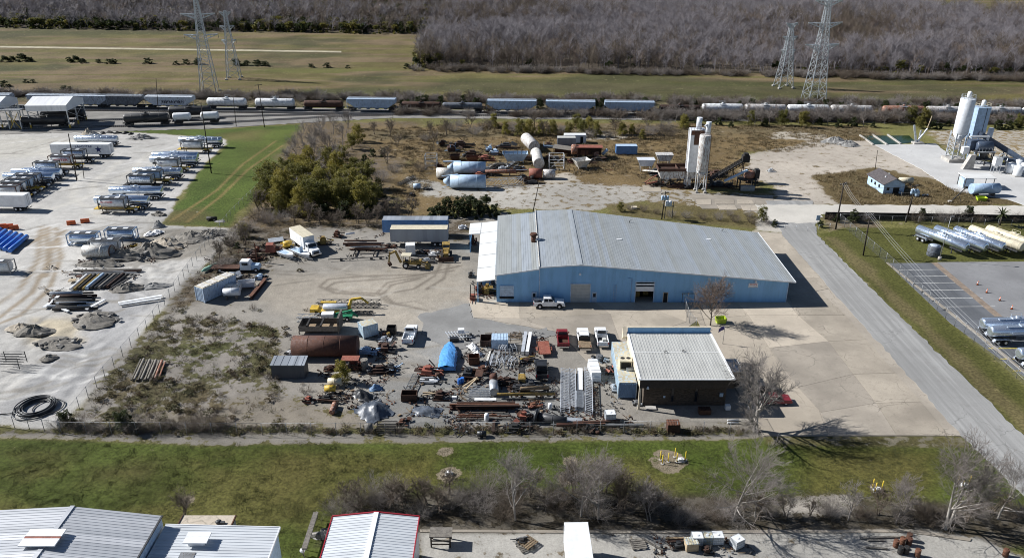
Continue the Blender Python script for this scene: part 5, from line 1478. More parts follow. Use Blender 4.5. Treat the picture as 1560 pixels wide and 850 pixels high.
def iso_tank(mat,frame='dark_steel',top='clean_white',chassis=None,L=6.3):
 t=thing('tank_container','','tank container')
 z0,W_,H=(1.25 if chassis else .02),2.44,2.5
 h=L/2
 def fr_(mb):
  for x in(-h,h):
   for y in(-1.18,1.18):mb.box(x,y,z0,.16,.16,H)
   mb.box(x,0,z0,.15,W_-.1,.16);mb.box(x,0,z0+H-.16,.15,W_-.1,.16)
   for s in(-1,1):mb.beam((x,s*1.18,z0+.9),(x,s*.55,z0+.1),.08)
  for y in(-1.18,1.18):
   mb.box(0,y,z0+.02,L,.12,.14);mb.box(0,y,z0+H-.13,L,.09,.11)
 put('frame',frame,t,fr_)
 zc=z0+1.28
 put('tank',mat,t,lambda mb:mb.lathe((-h+.25,0,zc),(h-.25,0,zc),[(0,.75),(.015,1.0),(.04,1.12),(.96,1.12),(.985,1.0),(1,.75)],20))
 wk_=put('walkway','dark_steel',t,lambda mb:mb.box(0,0,z0+H-.08,L*.94,1.5,.05))
 for x in(-1.3,1.2):put('hatch_cover',top,wk_,lambda mb:mb.box(x,0,z0+H-.02,1.1,.85,.1))
 if chassis:
  ch=put('chassis',chassis,t,lambda mb:(mb.box(.6,.5,.9,L+3.4,.2,.28),mb.box(.6,-.5,.9,L+3.4,.2,.28),mb.box(-h-.6,0,1.0,1.6,2.2,.2),mb.box(h,0,1.0,.25,2.4,.2),mb.box(h+2.3,0,.8,.25,2.4,.2)))
  put('mudguard','clean_white',ch,lambda mb:mb.box(h+2.35,-.7,.75,.5,.8,.4))
  for s in(-1,1):put('landing_leg','dark_steel',t,lambda mb:mb.box(-h+.6,s*.8,0,.16,.16,.95))
  for x in(h+1.6,h+.4):wheel_pair(t,x,.95,.46)
 return t
USED=set()
def stand(proto,loc,rz,label,cat,group=None,s=1.0):
 o=proto if id(proto)not in USED else copy_tree(proto)
 USED.add(id(proto))
 o.location=loc;o.rotation_euler=(0,0,rz)
 if s!=1.0:o.scale=(s,s,s)
 tag(o,label,cat,group)
 return o
def span(x0,x1,y):
 a,b_=P(x0,y),P(x1,y)
 return(a+b_)/2,(b_-a).length
TK1,TK2=tanker('polished',13.4,.98,0),tanker('dull_polished',13.4,1.0,7)
TK1s,TK2s=False,False
G4='tanker trailers in the left yard'
for(x0,x1,y,pr,lb_)in((112,180,224,TK2,'banded silver tanker trailer just behind the white star trailer'),(272,338,226,TK2,'farthest silver tanker trailer of the right row beside the lawn'),(231,302,250,TK1,'smooth silver tanker, rear of the side-by-side pair in the right row'),(228,300,256,TK2,'banded silver tanker, front of the side-by-side pair in the right row'),(203,276,275,TK2,'banded silver tanker in the middle of the right row'),(167,246,305,TK1,'smooth mirror-like tanker, second nearest in the right row'),(142,228,320,TK1,'nearest smooth silver tanker of the right row'),(18,92,276,TK1,'rear silver tanker of the left row before the drab tank containers'),(6,80,283,TK1,'front silver tanker of the left row before the drab tank containers')):
 p_,l_=span(x0,x1,y)
 stand(pr,p_+Vector((0,1.3,0)),R.uniform(-.02,.02),lb_,'trailer',G4)
I1,I2,I3,I4=iso_tank('white_paint','dark_steel',chassis='yellow_paint'),iso_tank('white_paint','rust',chassis='yellow_paint'),iso_tank('dull_polished','dark_steel',chassis='black_iron'),iso_tank('light_blue','dark_steel',chassis='yellow_paint')
I5,I6=iso_tank('polished','container_blue'),iso_tank('white_paint','grey_steel')
G5='tank containers on chassis in the left yard'
isos=[(95,133,249,I3,'dark-framed tank container standing before the white star trailer'),(75,115,258,I2,'tank container with red lettering and rusty frame, left row'),(52,93,268,I3,'drab tank container left of the leaning pole'),(276,313,234,I1,'white tank container in front of the farthest tanker'),(238,277,263,I1,'white tank container with a blue mark, middle of the right row'),(210,250,282,I4,'pale blue tank container behind the grey-topped one'),(195,237,289,I3,'grey-topped tank container behind the mirror-like tanker'),(150,197,326,I1,'nearest white tank container with red lettering on yellow chassis'),(20,66,288,I3,'farthest of the drab tank containers behind the white trailer'),(8,56,294,I4,'pale blue tank container second from the white trailer row end'),(-4,47,300,I3,'drab tank container third behind the plain white trailer'),(-16,38,306,I2,'rusty-framed tank container directly behind the plain white trailer')]
made={}
for x0,x1,y,pr,lb_ in isos:
 p_,l_=span(x0,x1-3,y)
 made[lb_]=stand(pr,p_+Vector((0,1.3,0)),R.uniform(-.02,.02),lb_,'tank container',G5)
text_part('HOYER',.95,'red_print',made[isos[1][4]],(.3,-1.17,2.6),(math.pi/2,0,0),sx=1.3)
text_part('SUTTONS',.6,'red_print',made[isos[7][4]],(-1.1,-1.17,2.9),(math.pi/2,0,0),sx=1.1)
text_part('A',.9,'navy_print',made[isos[4][4]],(-1.6,-1.17,2.75),(math.pi/2,0,0))
for x0,x1,y,pr,lb_ in((102,154,374,I5,'blue-framed shiny tank container standing on the ground, left one'),(159,211,367,I5,'blue-framed shiny tank container standing on the ground, right one'),(135,187,384,I6,'white tank container in front of the two blue-framed ones'),(-24,12,418,I6,'grey framed tank container cut by the left edge')):
 p_,l_=span(x0,x1-4,y)
 stand(pr,p_+Vector((0,1.2,0)),.03,lb_,'tank container','tank containers on the ground')
p_,l_=span(126,168,395)
vs_=thing('open_vessel','white open-ended cylinder lying in front of the tank containers','tank',p_+Vector((0,1.3,0)),-.02)
put('shell','stained_white',vs_,lambda mb:mb.lathe((-3.0,0,1.3),(3.0,0,1.3),[(0,1.24),(.01,1.3),(1,1.3),(1,1.2),(.3,1.2)],24,caps=False))
put('end_plate','stained_white',vs_,lambda mb:mb.lathe((-2.95,0,1.3),(-2.9,0,1.3),[(0,1.28),(1,1.28)],24))
put('stiffener','stained_white',vs_,lambda mb:mb.lathe((.9,0,1.3),(1.1,0,1.3),[(0,1.36),(1,1.36)],24))
put('end_flange','rust',vs_,lambda mb:mb.lathe((2.9,0,1.3),(3.05,0,1.3),[(0,1.38),(1,1.38),(1,1.21),(0,1.21)],24,caps=False))
# box trailers
LS=box_trailer('clean_white','clean_white',17.3)
p_,l_=span(79,171,241)
ls=stand(LS,p_+Vector((0,1.3,0)),.0,'white box trailer with dark star and lettering on its side','trailer')
text_part('LANDSTAR',.95,'navy_print',ls,(1.2,-1.335,3.45),(math.pi/2,0,0),sx=1.05)
st=[]
for k in range(10):
 a_=math.pi/2+k*math.pi/5;rr=1.05 if k%2==0 else .42
 st.append((5.4+rr*math.cos(a_),2.6+rr*math.sin(a_)))
put('star_emblem','navy_print',ls,lambda mb:mb.prism(st,-1.36,-1.325,'y'))
PW=box_trailer('clean_white','clean_white',15.5)
p_,l_=span(-40,48,322)
stand(PW,P(48,322)+Vector((-8.6,1.3,0)),-.03,'plain white box trailer cut by the left edge','trailer')
BT=box_trailer('trailer_blue','shed_top',14.6)
stand(BT,span(583,683,362)[0]+Vector((0,1.6,0)),.0,'bright blue box trailer parked behind the grey one','trailer')
GT=box_trailer('wall_grey','cream_paint',12.4)
stand(GT,span(597,681,376)[0]+Vector((0,1.3,0)),.0,'grey box trailer with pale stained roof beside the blue one','trailer')
WB=box_trailer('clean_white','clean_white',11.0)
stand(WB,P(876,850)+Vector((.2,-4.2,0)),math.pi/2+.02,'white box trailer seen from above at the bottom edge','trailer')
# tankers on the right
TC,TP,TV=tanker('cream_paint',12.6,1.0,9,'cream_paint'),tanker('polished',12.6,1.0,0),tanker('polished',12.0,.95,8)
G6='tanker trailers in the right lot'
a0,r0_,_=seg((1424,358),(1462,396))
for k,(dx,pr,lb_)in enumerate(((0,TP,'leftmost polished tanker beside the grey round tank'),(28,TP,'second polished tanker from the grey round tank'),(57,TV,'banded polished tanker next to the cream tankers'),(83,TC,'left cream-coloured banded tanker'),(110,TC,'cream-coloured banded tanker at the right picture edge'))):
 p_,r_,l_=seg((1410+dx,356),(1455+dx*.97,399))
 stand(pr,p_,math.atan2(-1,.50)+math.pi,lb_,'trailer',G6,.98)
for(x,y,lb_)in((1543,513,'rear of the two polished tankers side by side in the lot'),(1556,525,'front of the two polished tankers side by side in the lot'),(1602,560,'polished tanker showing only its rear at the right edge')):
 stand(TP,P(x,y)+Vector((.6,1.0,0)),math.pi+.04,lb_,'trailer',G6)
 # --- pickups and trucks
def cabin(mb,prof,w0,w1):
 """side outline (x, z), narrowing toward the top"""
 zmin,zmax=min(p[1]for p in prof),max(p[1]for p in prof)
 n=len(prof)
 wd=[w0+(w1-w0)*(p[1]-zmin)/(zmax-zmin)for p in prof]
 v=[(p[0],-w/2,p[1])for p,w in zip(prof,wd)]+[(p[0],w/2,p[1])for p,w in zip(prof,wd)]
 mb.add(v,[tuple(range(n)),tuple(range(2*n-1,n-1,-1))]+[(i,i+n,(i+1)%n+n,(i+1)%n)for i in range(n)])
def pickup(mat,crew=True,load=None,flat=False,L=5.7):
 """nose toward +x"""
 t=thing('pickup_truck','','pickup')
 xb,xc,xw=-L/2,(-1.1 if crew else-.1),1.05
 xf=L/2
 bd=put('body',mat,t,lambda mb:(cabin(mb,[(xc,.5),(xf,.5),(xf,.95),(xf-.15,1.12),(xw,1.22),(xc,1.22)],1.96,1.86),))
 put('cab',mat,t,lambda mb:cabin(mb,[(xc,1.2),(xw,1.22),(xw-.62,1.82),(xw-.8,1.88),(xc+.22,1.88),(xc+.1,1.82)],1.86,1.5))
 def glz(mb):
  mb.add([(xw-.02,-.80,1.28),(xw-.02,.80,1.28),(xw-.57,.68,1.80),(xw-.57,-.68,1.80)],[(0,1,2,3)])
  mb.v[-4:]=[(x+.02,y,z+.015)for x,y,z in mb.v[-4:]]
 put('windscreen','glass',t,glz)
 put('rear_window','glass',t,lambda mb:mb.add([(xc+.0,-.72,1.3),(xc+.0,.72,1.3),(xc+.09,.64,1.78),(xc+.09,-.64,1.78)],[(0,1,2,3)]))
 for s in(-1,1):
  n=2 if crew else 1
  for k in range(n):
   x0=xc+.18+k*(xw-.35-xc-.1)/n;x1=x0+(xw-.35-xc-.1)/n-.12
   put('side_window','glass',t,lambda mb:mb.add([(x0,s*.925,1.3),(x1+(.2 if k==n-1 else 0),s*.925,1.3),(x1-(.12 if k==n-1 else 0),s*.80,1.74),(x0+(.05 if k==0 else 0),s*.80,1.74)],[(0,1,2,3)]))
  put('mirror',mat,t,lambda mb:mb.box(xw-.3,s*1.06,1.22,.14,.2,.22))
  put('headlight','chrome',t,lambda mb:mb.box(xf-.02,s*.74,.8,.1,.34,.18))
  put('tail_light','red_print',t,lambda mb:mb.box(xb-.01,s*.9,.75,.06,.13,.38))
 put('bumper','chrome',t,lambda mb:mb.box(xf+.06,0,.42,.14,1.85,.2))
 put('bumper','chrome',t,lambda mb:mb.box(xb-.1,0,.42,.14,1.8,.2))
 put('grille','dark_steel',t,lambda mb:mb.box(xf+.01,0,.68,.06,1.1,.28))
 if flat:
  put('flat_bed','timber',t,lambda mb:mb.box((xb+xc)/2-.15,0,.85,xc-xb+.3,2.15,.12))
  put('headache_rack','black_iron',t,lambda mb:(mb.box(xc-.02,0,.97,.06,1.9,.7),))
  put('chassis','black_iron',t,lambda mb:mb.box((xb+xc)/2,0,.45,xc-xb,.9,.38))
 else:
  def bed(mb):
   for s in(-1,1):mb.box((xb+xc)/2,s*.91,.5,xc-xb,.12,.68)
   mb.box(xb+.05,0,.5,.1,1.7,.66);mb.box(xc-.05,0,.5,.1,1.7,.68)
  put('bed',mat,t,bed)
  put('bed_floor',load or 'dark_steel',t,lambda mb:mb.box((xb+xc)/2,0,.5,xc-xb-.2,1.68,.18))
 for x in(xf-.95,xb+1.15):
  wheel_pair(t,x,.90,.41,.26,False)
  for s in(-1,1):put('wheel_arch','dark_void',t,lambda mb:mb.lathe((x,s*.965,.47),(x,s*.985,.47),[(0,.52),(1,.52)],16))
 t.scale=(1,1,1.1)
 return t
def park(t,px,py,rz,label,dy=.0):
 t.location=P(px,py)+Vector((0,dy,0));t.rotation_euler=(0,0,rz);tag(t,label,'pickup')
 return t
UP=math.pi/2
park(pickup('clean_white'),836,466,.0,'white crew-cab pickup parked along the workshop front',-.3)
wp=park(pickup('clean_white',False,'light_blue',L=5.6),625,515,UP-.04,'white pickup with white sacks in its bed, alone in the yard')
for k in range(9):
 s_=put('load_sack','white_tarp',wp,lambda mb:mb.lathe((-2.4+(k%3)*.62,-.5+(k//3)*.5,.68),(-2.0+(k%3)*.62,-.45+(k//3)*.5,.7),[(0,.05),(.3,.22),(.7,.22),(1,.05)],8))
park(pickup('red_paint',False,'rust',L=5.2),857,521,UP,'red pickup with empty rusty bed next to the white flatbed pickup')
park(pickup('clean_white',True,None,True,6.4),889,522,UP,'white pickup with a timber flat bed between the red and white pickups')
p3=park(pickup('clean_white',False,None,L=5.6),916,519,UP,'white pickup with boxes in its dark bed nearest the office')
put('load_box','door_grey',p3,lambda mb:mb.box(-1.6,-.3,.68,.8,.6,.5));put('load_box','clean_white',p3,lambda mb:mb.box(-2.2,.3,.68,.6,.5,.35))
park(pickup('black_plastic',True,'black_plastic',L=4.9),825,569,UP,'dark grey pickup parked amid scrap left of the aluminium trusses')
def sedan(mat,px,py,rz,label):
 t=thing('parked_car',label,'car',P(px,py),rz)
 put('body',mat,t,lambda mb:cabin(mb,[(-2.3,.35),(2.3,.35),(2.35,.65),(2.2,.82),(1.0,.95),(-1.7,.98),(-2.3,.85)],1.84,1.7))
 put('cab',mat,t,lambda mb:cabin(mb,[(-1.7,.96),(1.0,.94),(.3,1.38),(-1.0,1.42)],1.66,1.3))
 put('windscreen','glass',t,lambda mb:mb.add([(.96,-.74,1.0),(.96,.74,1.0),(.36,.62,1.37),(.36,-.62,1.37)],[(0,1,2,3)]))
 put('rear_window','glass',t,lambda mb:mb.add([(-1.70,-.72,1.02),(-1.70,.72,1.02),(-1.06,.62,1.42),(-1.06,-.62,1.42)],[(0,1,2,3)]))
 for s in(-1,1):
  put('side_window','glass',t,lambda mb:mb.add([(-1.4,s*.835,1.0),(.7,s*.835,1.0),(.25,s*.68,1.36),(-.95,s*.68,1.38)],[(0,1,2,3)]))
  put('headlight','chrome',t,lambda mb:mb.box(2.28,s*.62,.62,.12,.3,.12))
  put('tail_light','red_print',t,lambda mb:mb.box(-2.3,s*.66,.7,.06,.3,.14))
 for x in(1.4,-1.4):wheel_pair(t,x,.78,.33,.22,False)
 return t
sedan('red_paint',1180,613,.05,'dark red car parked beyond the broad bare tree')
sedan('black_plastic',1160,596,.05,'black car parked beside the office behind the dark red car')
# box truck
bt=thing('box_truck','white box truck with long cargo box parked by the thicket','truck',*(lambda q:(q[0],q[1]))(seg((449,372),(480,384))))
bt.rotation_euler=(0,0,-.93);bt.location=P(466,379)
put('cargo_box','clean_white',bt,lambda mb:mb.box(-1.5,0,1.05,7.4,2.5,2.55))
put('box_roof','cream_paint',bt,lambda mb:mb.box(-1.5,0,3.6,7.45,2.54,.06))
put('side_door','clean_white',bt,lambda mb:mb.box(.4,-1.27,1.1,1.1,.05,2.3))
put('hood','clean_white',bt,lambda mb:cabin(mb,[(3.9,.6),(5.6,.6),(5.6,1.2),(5.4,1.45),(3.9,1.7)],2.0,1.7))
cb_=put('cab','clean_white',bt,lambda mb:cabin(mb,[(2.3,.6),(4.0,.6),(4.0,1.7),(3.6,2.5),(2.3,2.5)],2.2,1.9))
put('windscreen','glass',cb_,lambda mb:mb.add([(4.03,-.9,1.72),(4.03,.9,1.72),(3.66,.82,2.42),(3.66,-.82,2.42)],[(0,1,2,3)]))
for s in(-1,1):put('side_window','glass',cb_,lambda mb:mb.box(3.2,s*1.03,1.65,.9,.04,.6))
put('grille','dark_steel',bt,lambda mb:mb.box(5.62,0,.75,.06,1.2,.5));put('bumper','chrome',bt,lambda mb:mb.box(5.75,0,.45,.18,2.2,.28))
put('chassis','black_iron',bt,lambda mb:mb.box(.2,0,.62,9.6,.9,.4))
wheel_pair(bt,4.7,.95,.48,.28,False);wheel_pair(bt,-3.2,.9,.48)
# ------------------------------------------------------------------ the old works behind the workshop
def Zt(py,Y):
 """height of something standing at depth Y whose top shows at photo row py"""
 v=(py-425.0)/FPX
 return CAM_H+Y*(-SP-v*CP)/(CP-v*SP)
def lying(name,label,cat,a,b,r,mat,cone=None,group=None,open_=False,n=22,caps_mat=None,lift=.0):
 """a cylinder lying on the ground between photo points a and b (its near ground line)"""
 pa,pb=P(*a),P(*b)
 d=pb-pa;L=d.length;rz=math.atan2(d.y,d.x)
 mid=(pa+pb)/2+Vector((-math.sin(rz),math.cos(rz),0))*r*.6
 t=thing(name,label,cat,mid,rz,group)
 zc=r+.02+lift
 put('shell',mat,t,lambda mb:mb.lathe((-L/2,0,zc),(L/2,0,zc),[(0,r),(1,r)]if open_ else[(0,r*.9),(.004,r),(.996,r),(1,r*.9)],n,caps=not open_))
 k=max(2,int(L/2.2))
 for i in range(1,k):
  x=-L/2+L*i/k
  put('weld_ring',mat,t,lambda mb:mb.lathe((x-.04,0,zc),(x+.04,0,zc),[(0,r+.025),(1,r+.025)],n))
 if cone:
  put('cone',mat,t,lambda mb:mb.lathe((-L/2,0,zc),(-L/2-cone,0,zc),[(0,r*.98),(1,r*.22)],n))
 if lift or True:
  put('chock','grey_timber',t,lambda mb:mb.box(-L*.3,-r*.75,0,.35,.5,.28+lift));put('chock','grey_timber',t,lambda mb:mb.box(L*.3,-r*.75,0,.35,.5,.28+lift))
 return t
s1=lying('fallen_silo','large pale blue silo lying with its cone end to the left','silo',(686,288),(739.5,289),1.8,'light_blue',1.9)
put('outlet_frame','light_blue',s1,lambda mb:(mb.beam((-6.8,-.9,.2),(-4.6,-1.2,1.2),.14),mb.beam((-6.8,.9,2.9),(-4.6,1.0,2.9),.16),mb.beam((-7.0,0,3.1),(-2.6,0,3.75),.3,.2)))
s2=lying('fallen_silo','pale blue silo lying second, behind the large one','silo',(691,266),(739.5,266.5),1.7,'light_blue',1.8)
put('loading_chute','light_blue',s2,lambda mb:mb.beam((-7.5,.3,3.3),(-2.5,.3,3.5),.35,.25))
lying('fallen_tank','cream cylinder lying left of the two pale blue silos','tank',(665,273),(690,273.5),1.45,'stained_white')
lying('rust_pipe','rusty pink-brown pipe lying beyond the lattice boom','pipe',(739,268),(786,268),.55,'red_rust_white',lift=.6)
lying('rust_tank','round rusty orange tank lying at the right end of the lattice boom','tank',(806,273),(826,273),1.35,'red_oxide')
lying('stained_tank','grey rust-stained tank lying right of the rusty orange tank','tank',(827,273),(846,273),1.25,'rusty_white')
lying('white_cylinder','rust-topped white cylinder lying farther back, pointing away','tank',(819,232),(806,219),1.75,'rusty_white',open_=False)
lying('white_cylinder','cream cylinder lying nearer, end toward the viewer','tank',(826,258),(821,241),1.6,'stained_white')
def cage(label,px,py,w,d,h,mat,name='steel_cage',cross=True,mid=1,tilt=.0):
 t=thing(name,label,'frame',P(px,py)+Vector((0,d/2,0)),tilt)
 cs=[(-w/2,-d/2),(w/2,-d/2),(w/2,d/2),(-w/2,d/2)]
 for x,y in cs:put('post',mat,t,lambda mb:mb.box(x,y,0,.16,.16,h))
 for k in range(mid+2):
  z=h*k/(mid+1)if k else .15
  for(x0,y0),(x1,y1)in zip(cs,cs[1:]+cs[:1]):put('rail',mat,t,lambda mb:mb.beam((x0,y0,z),(x1,y1,z),.11))
 if cross:
  for(x0,y0),(x1,y1)in zip(cs,cs[1:]+cs[:1]):put('brace',mat,t,lambda mb:mb.beam((x0,y0,.2),(x1,y1,h),.08))
 return t
cage('pale open steel frame at the left end of the old works',656.5,259,3.3,3.0,4.0,'galvanised',mid=2)
cage('white leg frame standing right of the cream cylinder',848,259,4.2,3.2,4.0,'white_paint')
def lattice(name,label,a,b,w,h,mat,z=.0,bays=None,cat='boom',group=None):
 pa,pb=P(*a),P(*b);d=pb-pa;L=d.length
 t=thing(name,label,cat,(pa+pb)/2+Vector((0,0,z)),math.atan2(d.y,d.x),group)
 n=bays or max(3,int(L/max(w,h)))
 for y in(-w/2,w/2):
  for zz in(.06,h):put('chord',mat,t,lambda mb:mb.beam((-L/2,y,zz),(L/2,y,zz),.1))
 for k in range(n):
  x0,x1=-L/2+L*k/n,-L/2+L*(k+1)/n
  def lace(mb):
   for y in(-w/2,w/2):mb.beam((x0,y,.06),(x1,y,h),.06);mb.beam((x1,y,.06),(x1,y,h),.06)
   for zz in(.06,h):mb.beam((x0,-w/2,zz),(x1,w/2,zz),.06)
  put('lacing',mat,t,lace)
 return t
lattice('lattice_boom','pale lattice boom lying right of the large fallen silo',(741,285),(796,281),1.5,1.9,'galvanised')
lattice('lattice_boom','thin lattice frame behind the rusty pipe',(742,258),(790,254),1.2,1.4,'grey_timber')
lattice('lattice_boom','dark long truss lying in the straw grass near the railway',(944,212),(1012,212),1.2,1.3,'black_iron')
def bin_(name,label,px,py,w,d,h,mat,inner='dark_rust',rz=.0,taper=.6,legs=.0,cat='bin',ribs_=0):
 t=thing(name,label,cat,P(px,py)+Vector((0,d/2,0)),rz)
 v0=[(-w/2,-d/2),(w/2,-d/2),(w/2,d/2),(-w/2,d/2)]
 v1=[(x*taper,y*taper)for x,y in v0]
 for i in range(4):
  a,b_,c,e=v0[i],v0[(i+1)%4],v1[(i+1)%4],v1[i]
  n=Vector((b_[1]-a[1],a[0]-b_[0],0)).normalized()*.06
  put('side',mat,t,lambda mb:mb.add([(a[0],a[1],legs+h),(b_[0],b_[1],legs+h),(c[0],c[1],legs),(e[0],e[1],legs),(a[0]-n.x,a[1]-n.y,legs+h),(b_[0]-n.x,b_[1]-n.y,legs+h),(c[0]-n.x,c[1]-n.y,legs),(e[0]-n.x,e[1]-n.y,legs)],[(0,1,2,3),(7,6,5,4),(0,4,5,1),(1,5,6,2),(2,6,7,3),(3,7,4,0)]))
 put('floor',inner,t,lambda mb:mb.box(0,0,legs+.02,w*taper,d*taper,.06))
 if legs:
  for x,y in v1:put('leg',mat,t,lambda mb:mb.box(x,y,0,.16,.16,legs+.1))
 for k in range(ribs_):put('rib',inner,t,lambda mb:mb.box(-w/2+w*(k+.5)/ribs_,0,legs+h-.1,.12,d+.1,.12))
 return t
bin_('feed_hopper','pale blue trough hopper with dark ribs in the old works',785,250,7.4,3.2,2.4,'light_blue','black_iron',0,.62,.6,'hopper',6)
bin_('open_bin','rusty open bin with pale rim below the red-roofed plant',886,259,4.6,3.6,2.2,'stained_white','dark_rust',.35,.5,.4)
bin_('open_bin','dark empty bin behind the second fallen silo',693,246,3.0,2.6,1.6,'dark_rust','dark_void')
bin_('open_bin','rust-red shallow bin behind the pale blue silos',720,247,4.0,2.4,1.4,'rust','red_oxide')
def container(label,px,py,L,mat,top,rz=.0,W_=2.44,H=2.6,name='shipping_container',door_end=1,cat='container',z=.0):
 t=thing(name,label,cat,P(px,py)+Vector((0,W_/2,z)),rz)
 b_=put('body',mat,t,lambda mb:mb.box(0,0,.1,L,W_,H-.1))
 put('roof',top,t,lambda mb:mb.box(0,0,H,L+.03,W_+.03,.06))
 cr_=MB()
 n=int(L/.35)
 for k in range(n):
  for s in(-1,1):cr_.box(-L/2+(k+.5)*L/n,s*(W_/2+.015),.25,.16,.05,H-.45)
 m_=int(W_/.35)
 for k in range(m_):
  cr_.box(-door_end*(L/2+.015),-W_/2+(k+.5)*W_/m_,.25,.05,.16,H-.45)
 cr_.build('corrugation',mat,b_,kind='stuff')
 for s in(-1,1):
  d=put('door',mat,t,lambda mb:mb.box(door_end*(L/2+.03),s*W_*.24,.2,.05,W_*.45,H-.35))
  put('lock_bar','grey_steel',d,lambda mb:mb.box(door_end*(L/2+.08),s*W_*.15,.2,.04,.05,H-.35))
 for x in(-L/2,L/2):
  for y in(-W_/2,W_/2):put('corner_post',mat,t,lambda mb:mb.box(x,y,0,.17,.17,H))
 return t
container('small grey container in front of the white one by the red-roofed plant',863,223,5.6,'wall_grey','door_grey')
wc=container('white site container with a dark doorway in the old works',876,218.5,6.8,'clean_white','clean_white')
put('doorway','dark_void',wc,lambda mb:mb.box(2.1,-1.25,.1,.9,.06,2.0))
container('sky-blue container standing alone in the straw grass',954.5,236,6.2,'trailer_blue','light_blue')
# red-roofed plant
rp=thing('drying_plant','rusty plant unit under a red-brown roof in the old works','plant',P(898,243)+Vector((0,2.5,0)),-.04)
put('roof','red_oxide',rp,lambda mb:mb.prism([(-2.2,3.3),(2.2,3.0),(2.2,3.12),(-2.2,3.45)],-3.8,4.0,'x'))
put('drum','red_rust_white',rp,lambda mb:mb.lathe((-5.3,0,2.3),(-3.4,0,2.3),[(0,1.1),(.1,1.5),(.9,1.5),(1,1.1)],18))
put('body','dark_rust',rp,lambda mb:mb.box(0,.4,.9,7.2,2.8,2.1))
for x in(-3.4,-1.1,1.3,3.5):put('leg','dark_rust',rp,lambda mb:mb.box(x,-1.8,0,.2,.2,3.2))
put('side_panel','rust',rp,lambda mb:(mb.box(-1.4,-1.6,1.1,2.2,.1,1.4,ry=.1)));put('side_panel','red_rust_white',rp,lambda mb:mb.box(2.0,-1.65,.8,1.8,.1,1.2,ry=-.15))
put('duct','light_blue',rp,lambda mb:mb.tube((4.0,-.6,1.0),(5.4,-.9,2.6),.45,n=12))
sh=thing('lean_shed','brown sagging lean-to shed left of the red-roofed plant','shed',P(857,238)+Vector((0,1.5,0)),-.2)
put('roof','grey_timber',sh,lambda mb:mb.box(0,0,2.2,5.6,3.2,.1,ry=.08,rx=.12));put('wall','dark_rust',sh,lambda mb:mb.box(0,1.2,0,5.0,.1,2.0))
for x in(-2.4,0,2.4):put('post','dark_rust',sh,lambda mb:mb.box(x,-1.3,0,.14,.14,2.0))
PAL={'rust':['rust','dark_rust','red_oxide','dark_rust','black_iron'],'grey':['grey_steel','galvanised','dark_steel','black_iron','grey_timber'],'dark':['black_iron','dark_steel','dark_rust','rubber','dark_rust'],'blue':['light_blue','container_blue','dark_steel','dark_rust','light_blue'],'yellow':['machine_yellow','yellow_paint','dark_rust','black_iron','machine_yellow'],'white':['white_paint','galvanised','aluminium','dark_steel','clean_white'],'mixed':['rust','light_blue','dark_steel','galvanised','machine_yellow']}
def scrap(label,px,py,w,d,h,pal,seed,n=7,name='scrap_machine',cat='scrap'):
 """a heap-like machine: skid, block, drum, pipes, panels, wheel"""
 rn=random.Random(seed)
 t=thing(name,label,cat,P(px,py)+Vector((0,d/2,0)),rn.uniform(-.25,.25))
 mt=lambda:rn.choice(PAL[pal])
 m0=mt()
 for s in(-1,1):put('skid',m0,t,lambda mb:mb.box(0,s*d*.36,0,w*.95,.16,.18))
 put('block',mt(),t,lambda mb:(mb.box(-w*.12,0,.16,w*.4,d*.6,h*.5),mb.box(-w*.1,.05,.16+h*.5,w*.22,d*.35,h*.22)))
 for i in range(n):
  k=rn.choice(('drum','pipe','panel','wheel','arm','arm','beam','beam','panel'))
  x,y,z=rn.uniform(-w/2,w/2),rn.uniform(-d/2,d/2),rn.uniform(.05,h*.7)
  if k=='drum':put(k,mt(),t,lambda mb:mb.lathe((x,y,.05),(x+rn.uniform(-.1,.1),y,.05+h*rn.uniform(.3,.6)),[(0,w*.08),(.1,w*.1),(.9,w*.1),(1,w*.07)],12))
  elif k=='pipe':put(k,mt(),t,lambda mb:mb.tube((x,y,z+.1),(x+rn.uniform(-w,w)*.5,y+rn.uniform(-d,d)*.4,max(.08,z+rn.uniform(-h,h)*.4)),.07,n=7))
  elif k=='panel':put(k,mt(),t,lambda mb:mb.box(x,y,z,w*rn.uniform(.2,.4),d*rn.uniform(.2,.5),.05,rz=rn.uniform(-1,1),rx=rn.uniform(-.6,.6),ry=rn.uniform(-.6,.6)))
  elif k=='wheel':put(k,'rubber',t,lambda mb:mb.torus((x,y,.36),.27,.12,14,6,'y' if rn.random()<.6 else 'z'))
  elif k=='arm':put(k,mt(),t,lambda mb:mb.beam((x,y,z),(x+rn.uniform(-w,w)*.4,y+rn.uniform(-d,d)*.3,z+h*rn.uniform(.1,.6)),.13))
  else:put(k,mt(),t,lambda mb:mb.beam((-w/2,y,.25+z*.4),(w*rn.uniform(.2,.6),y+rn.uniform(-.5,.5),.2+z*.5),.16,.2))
 return t
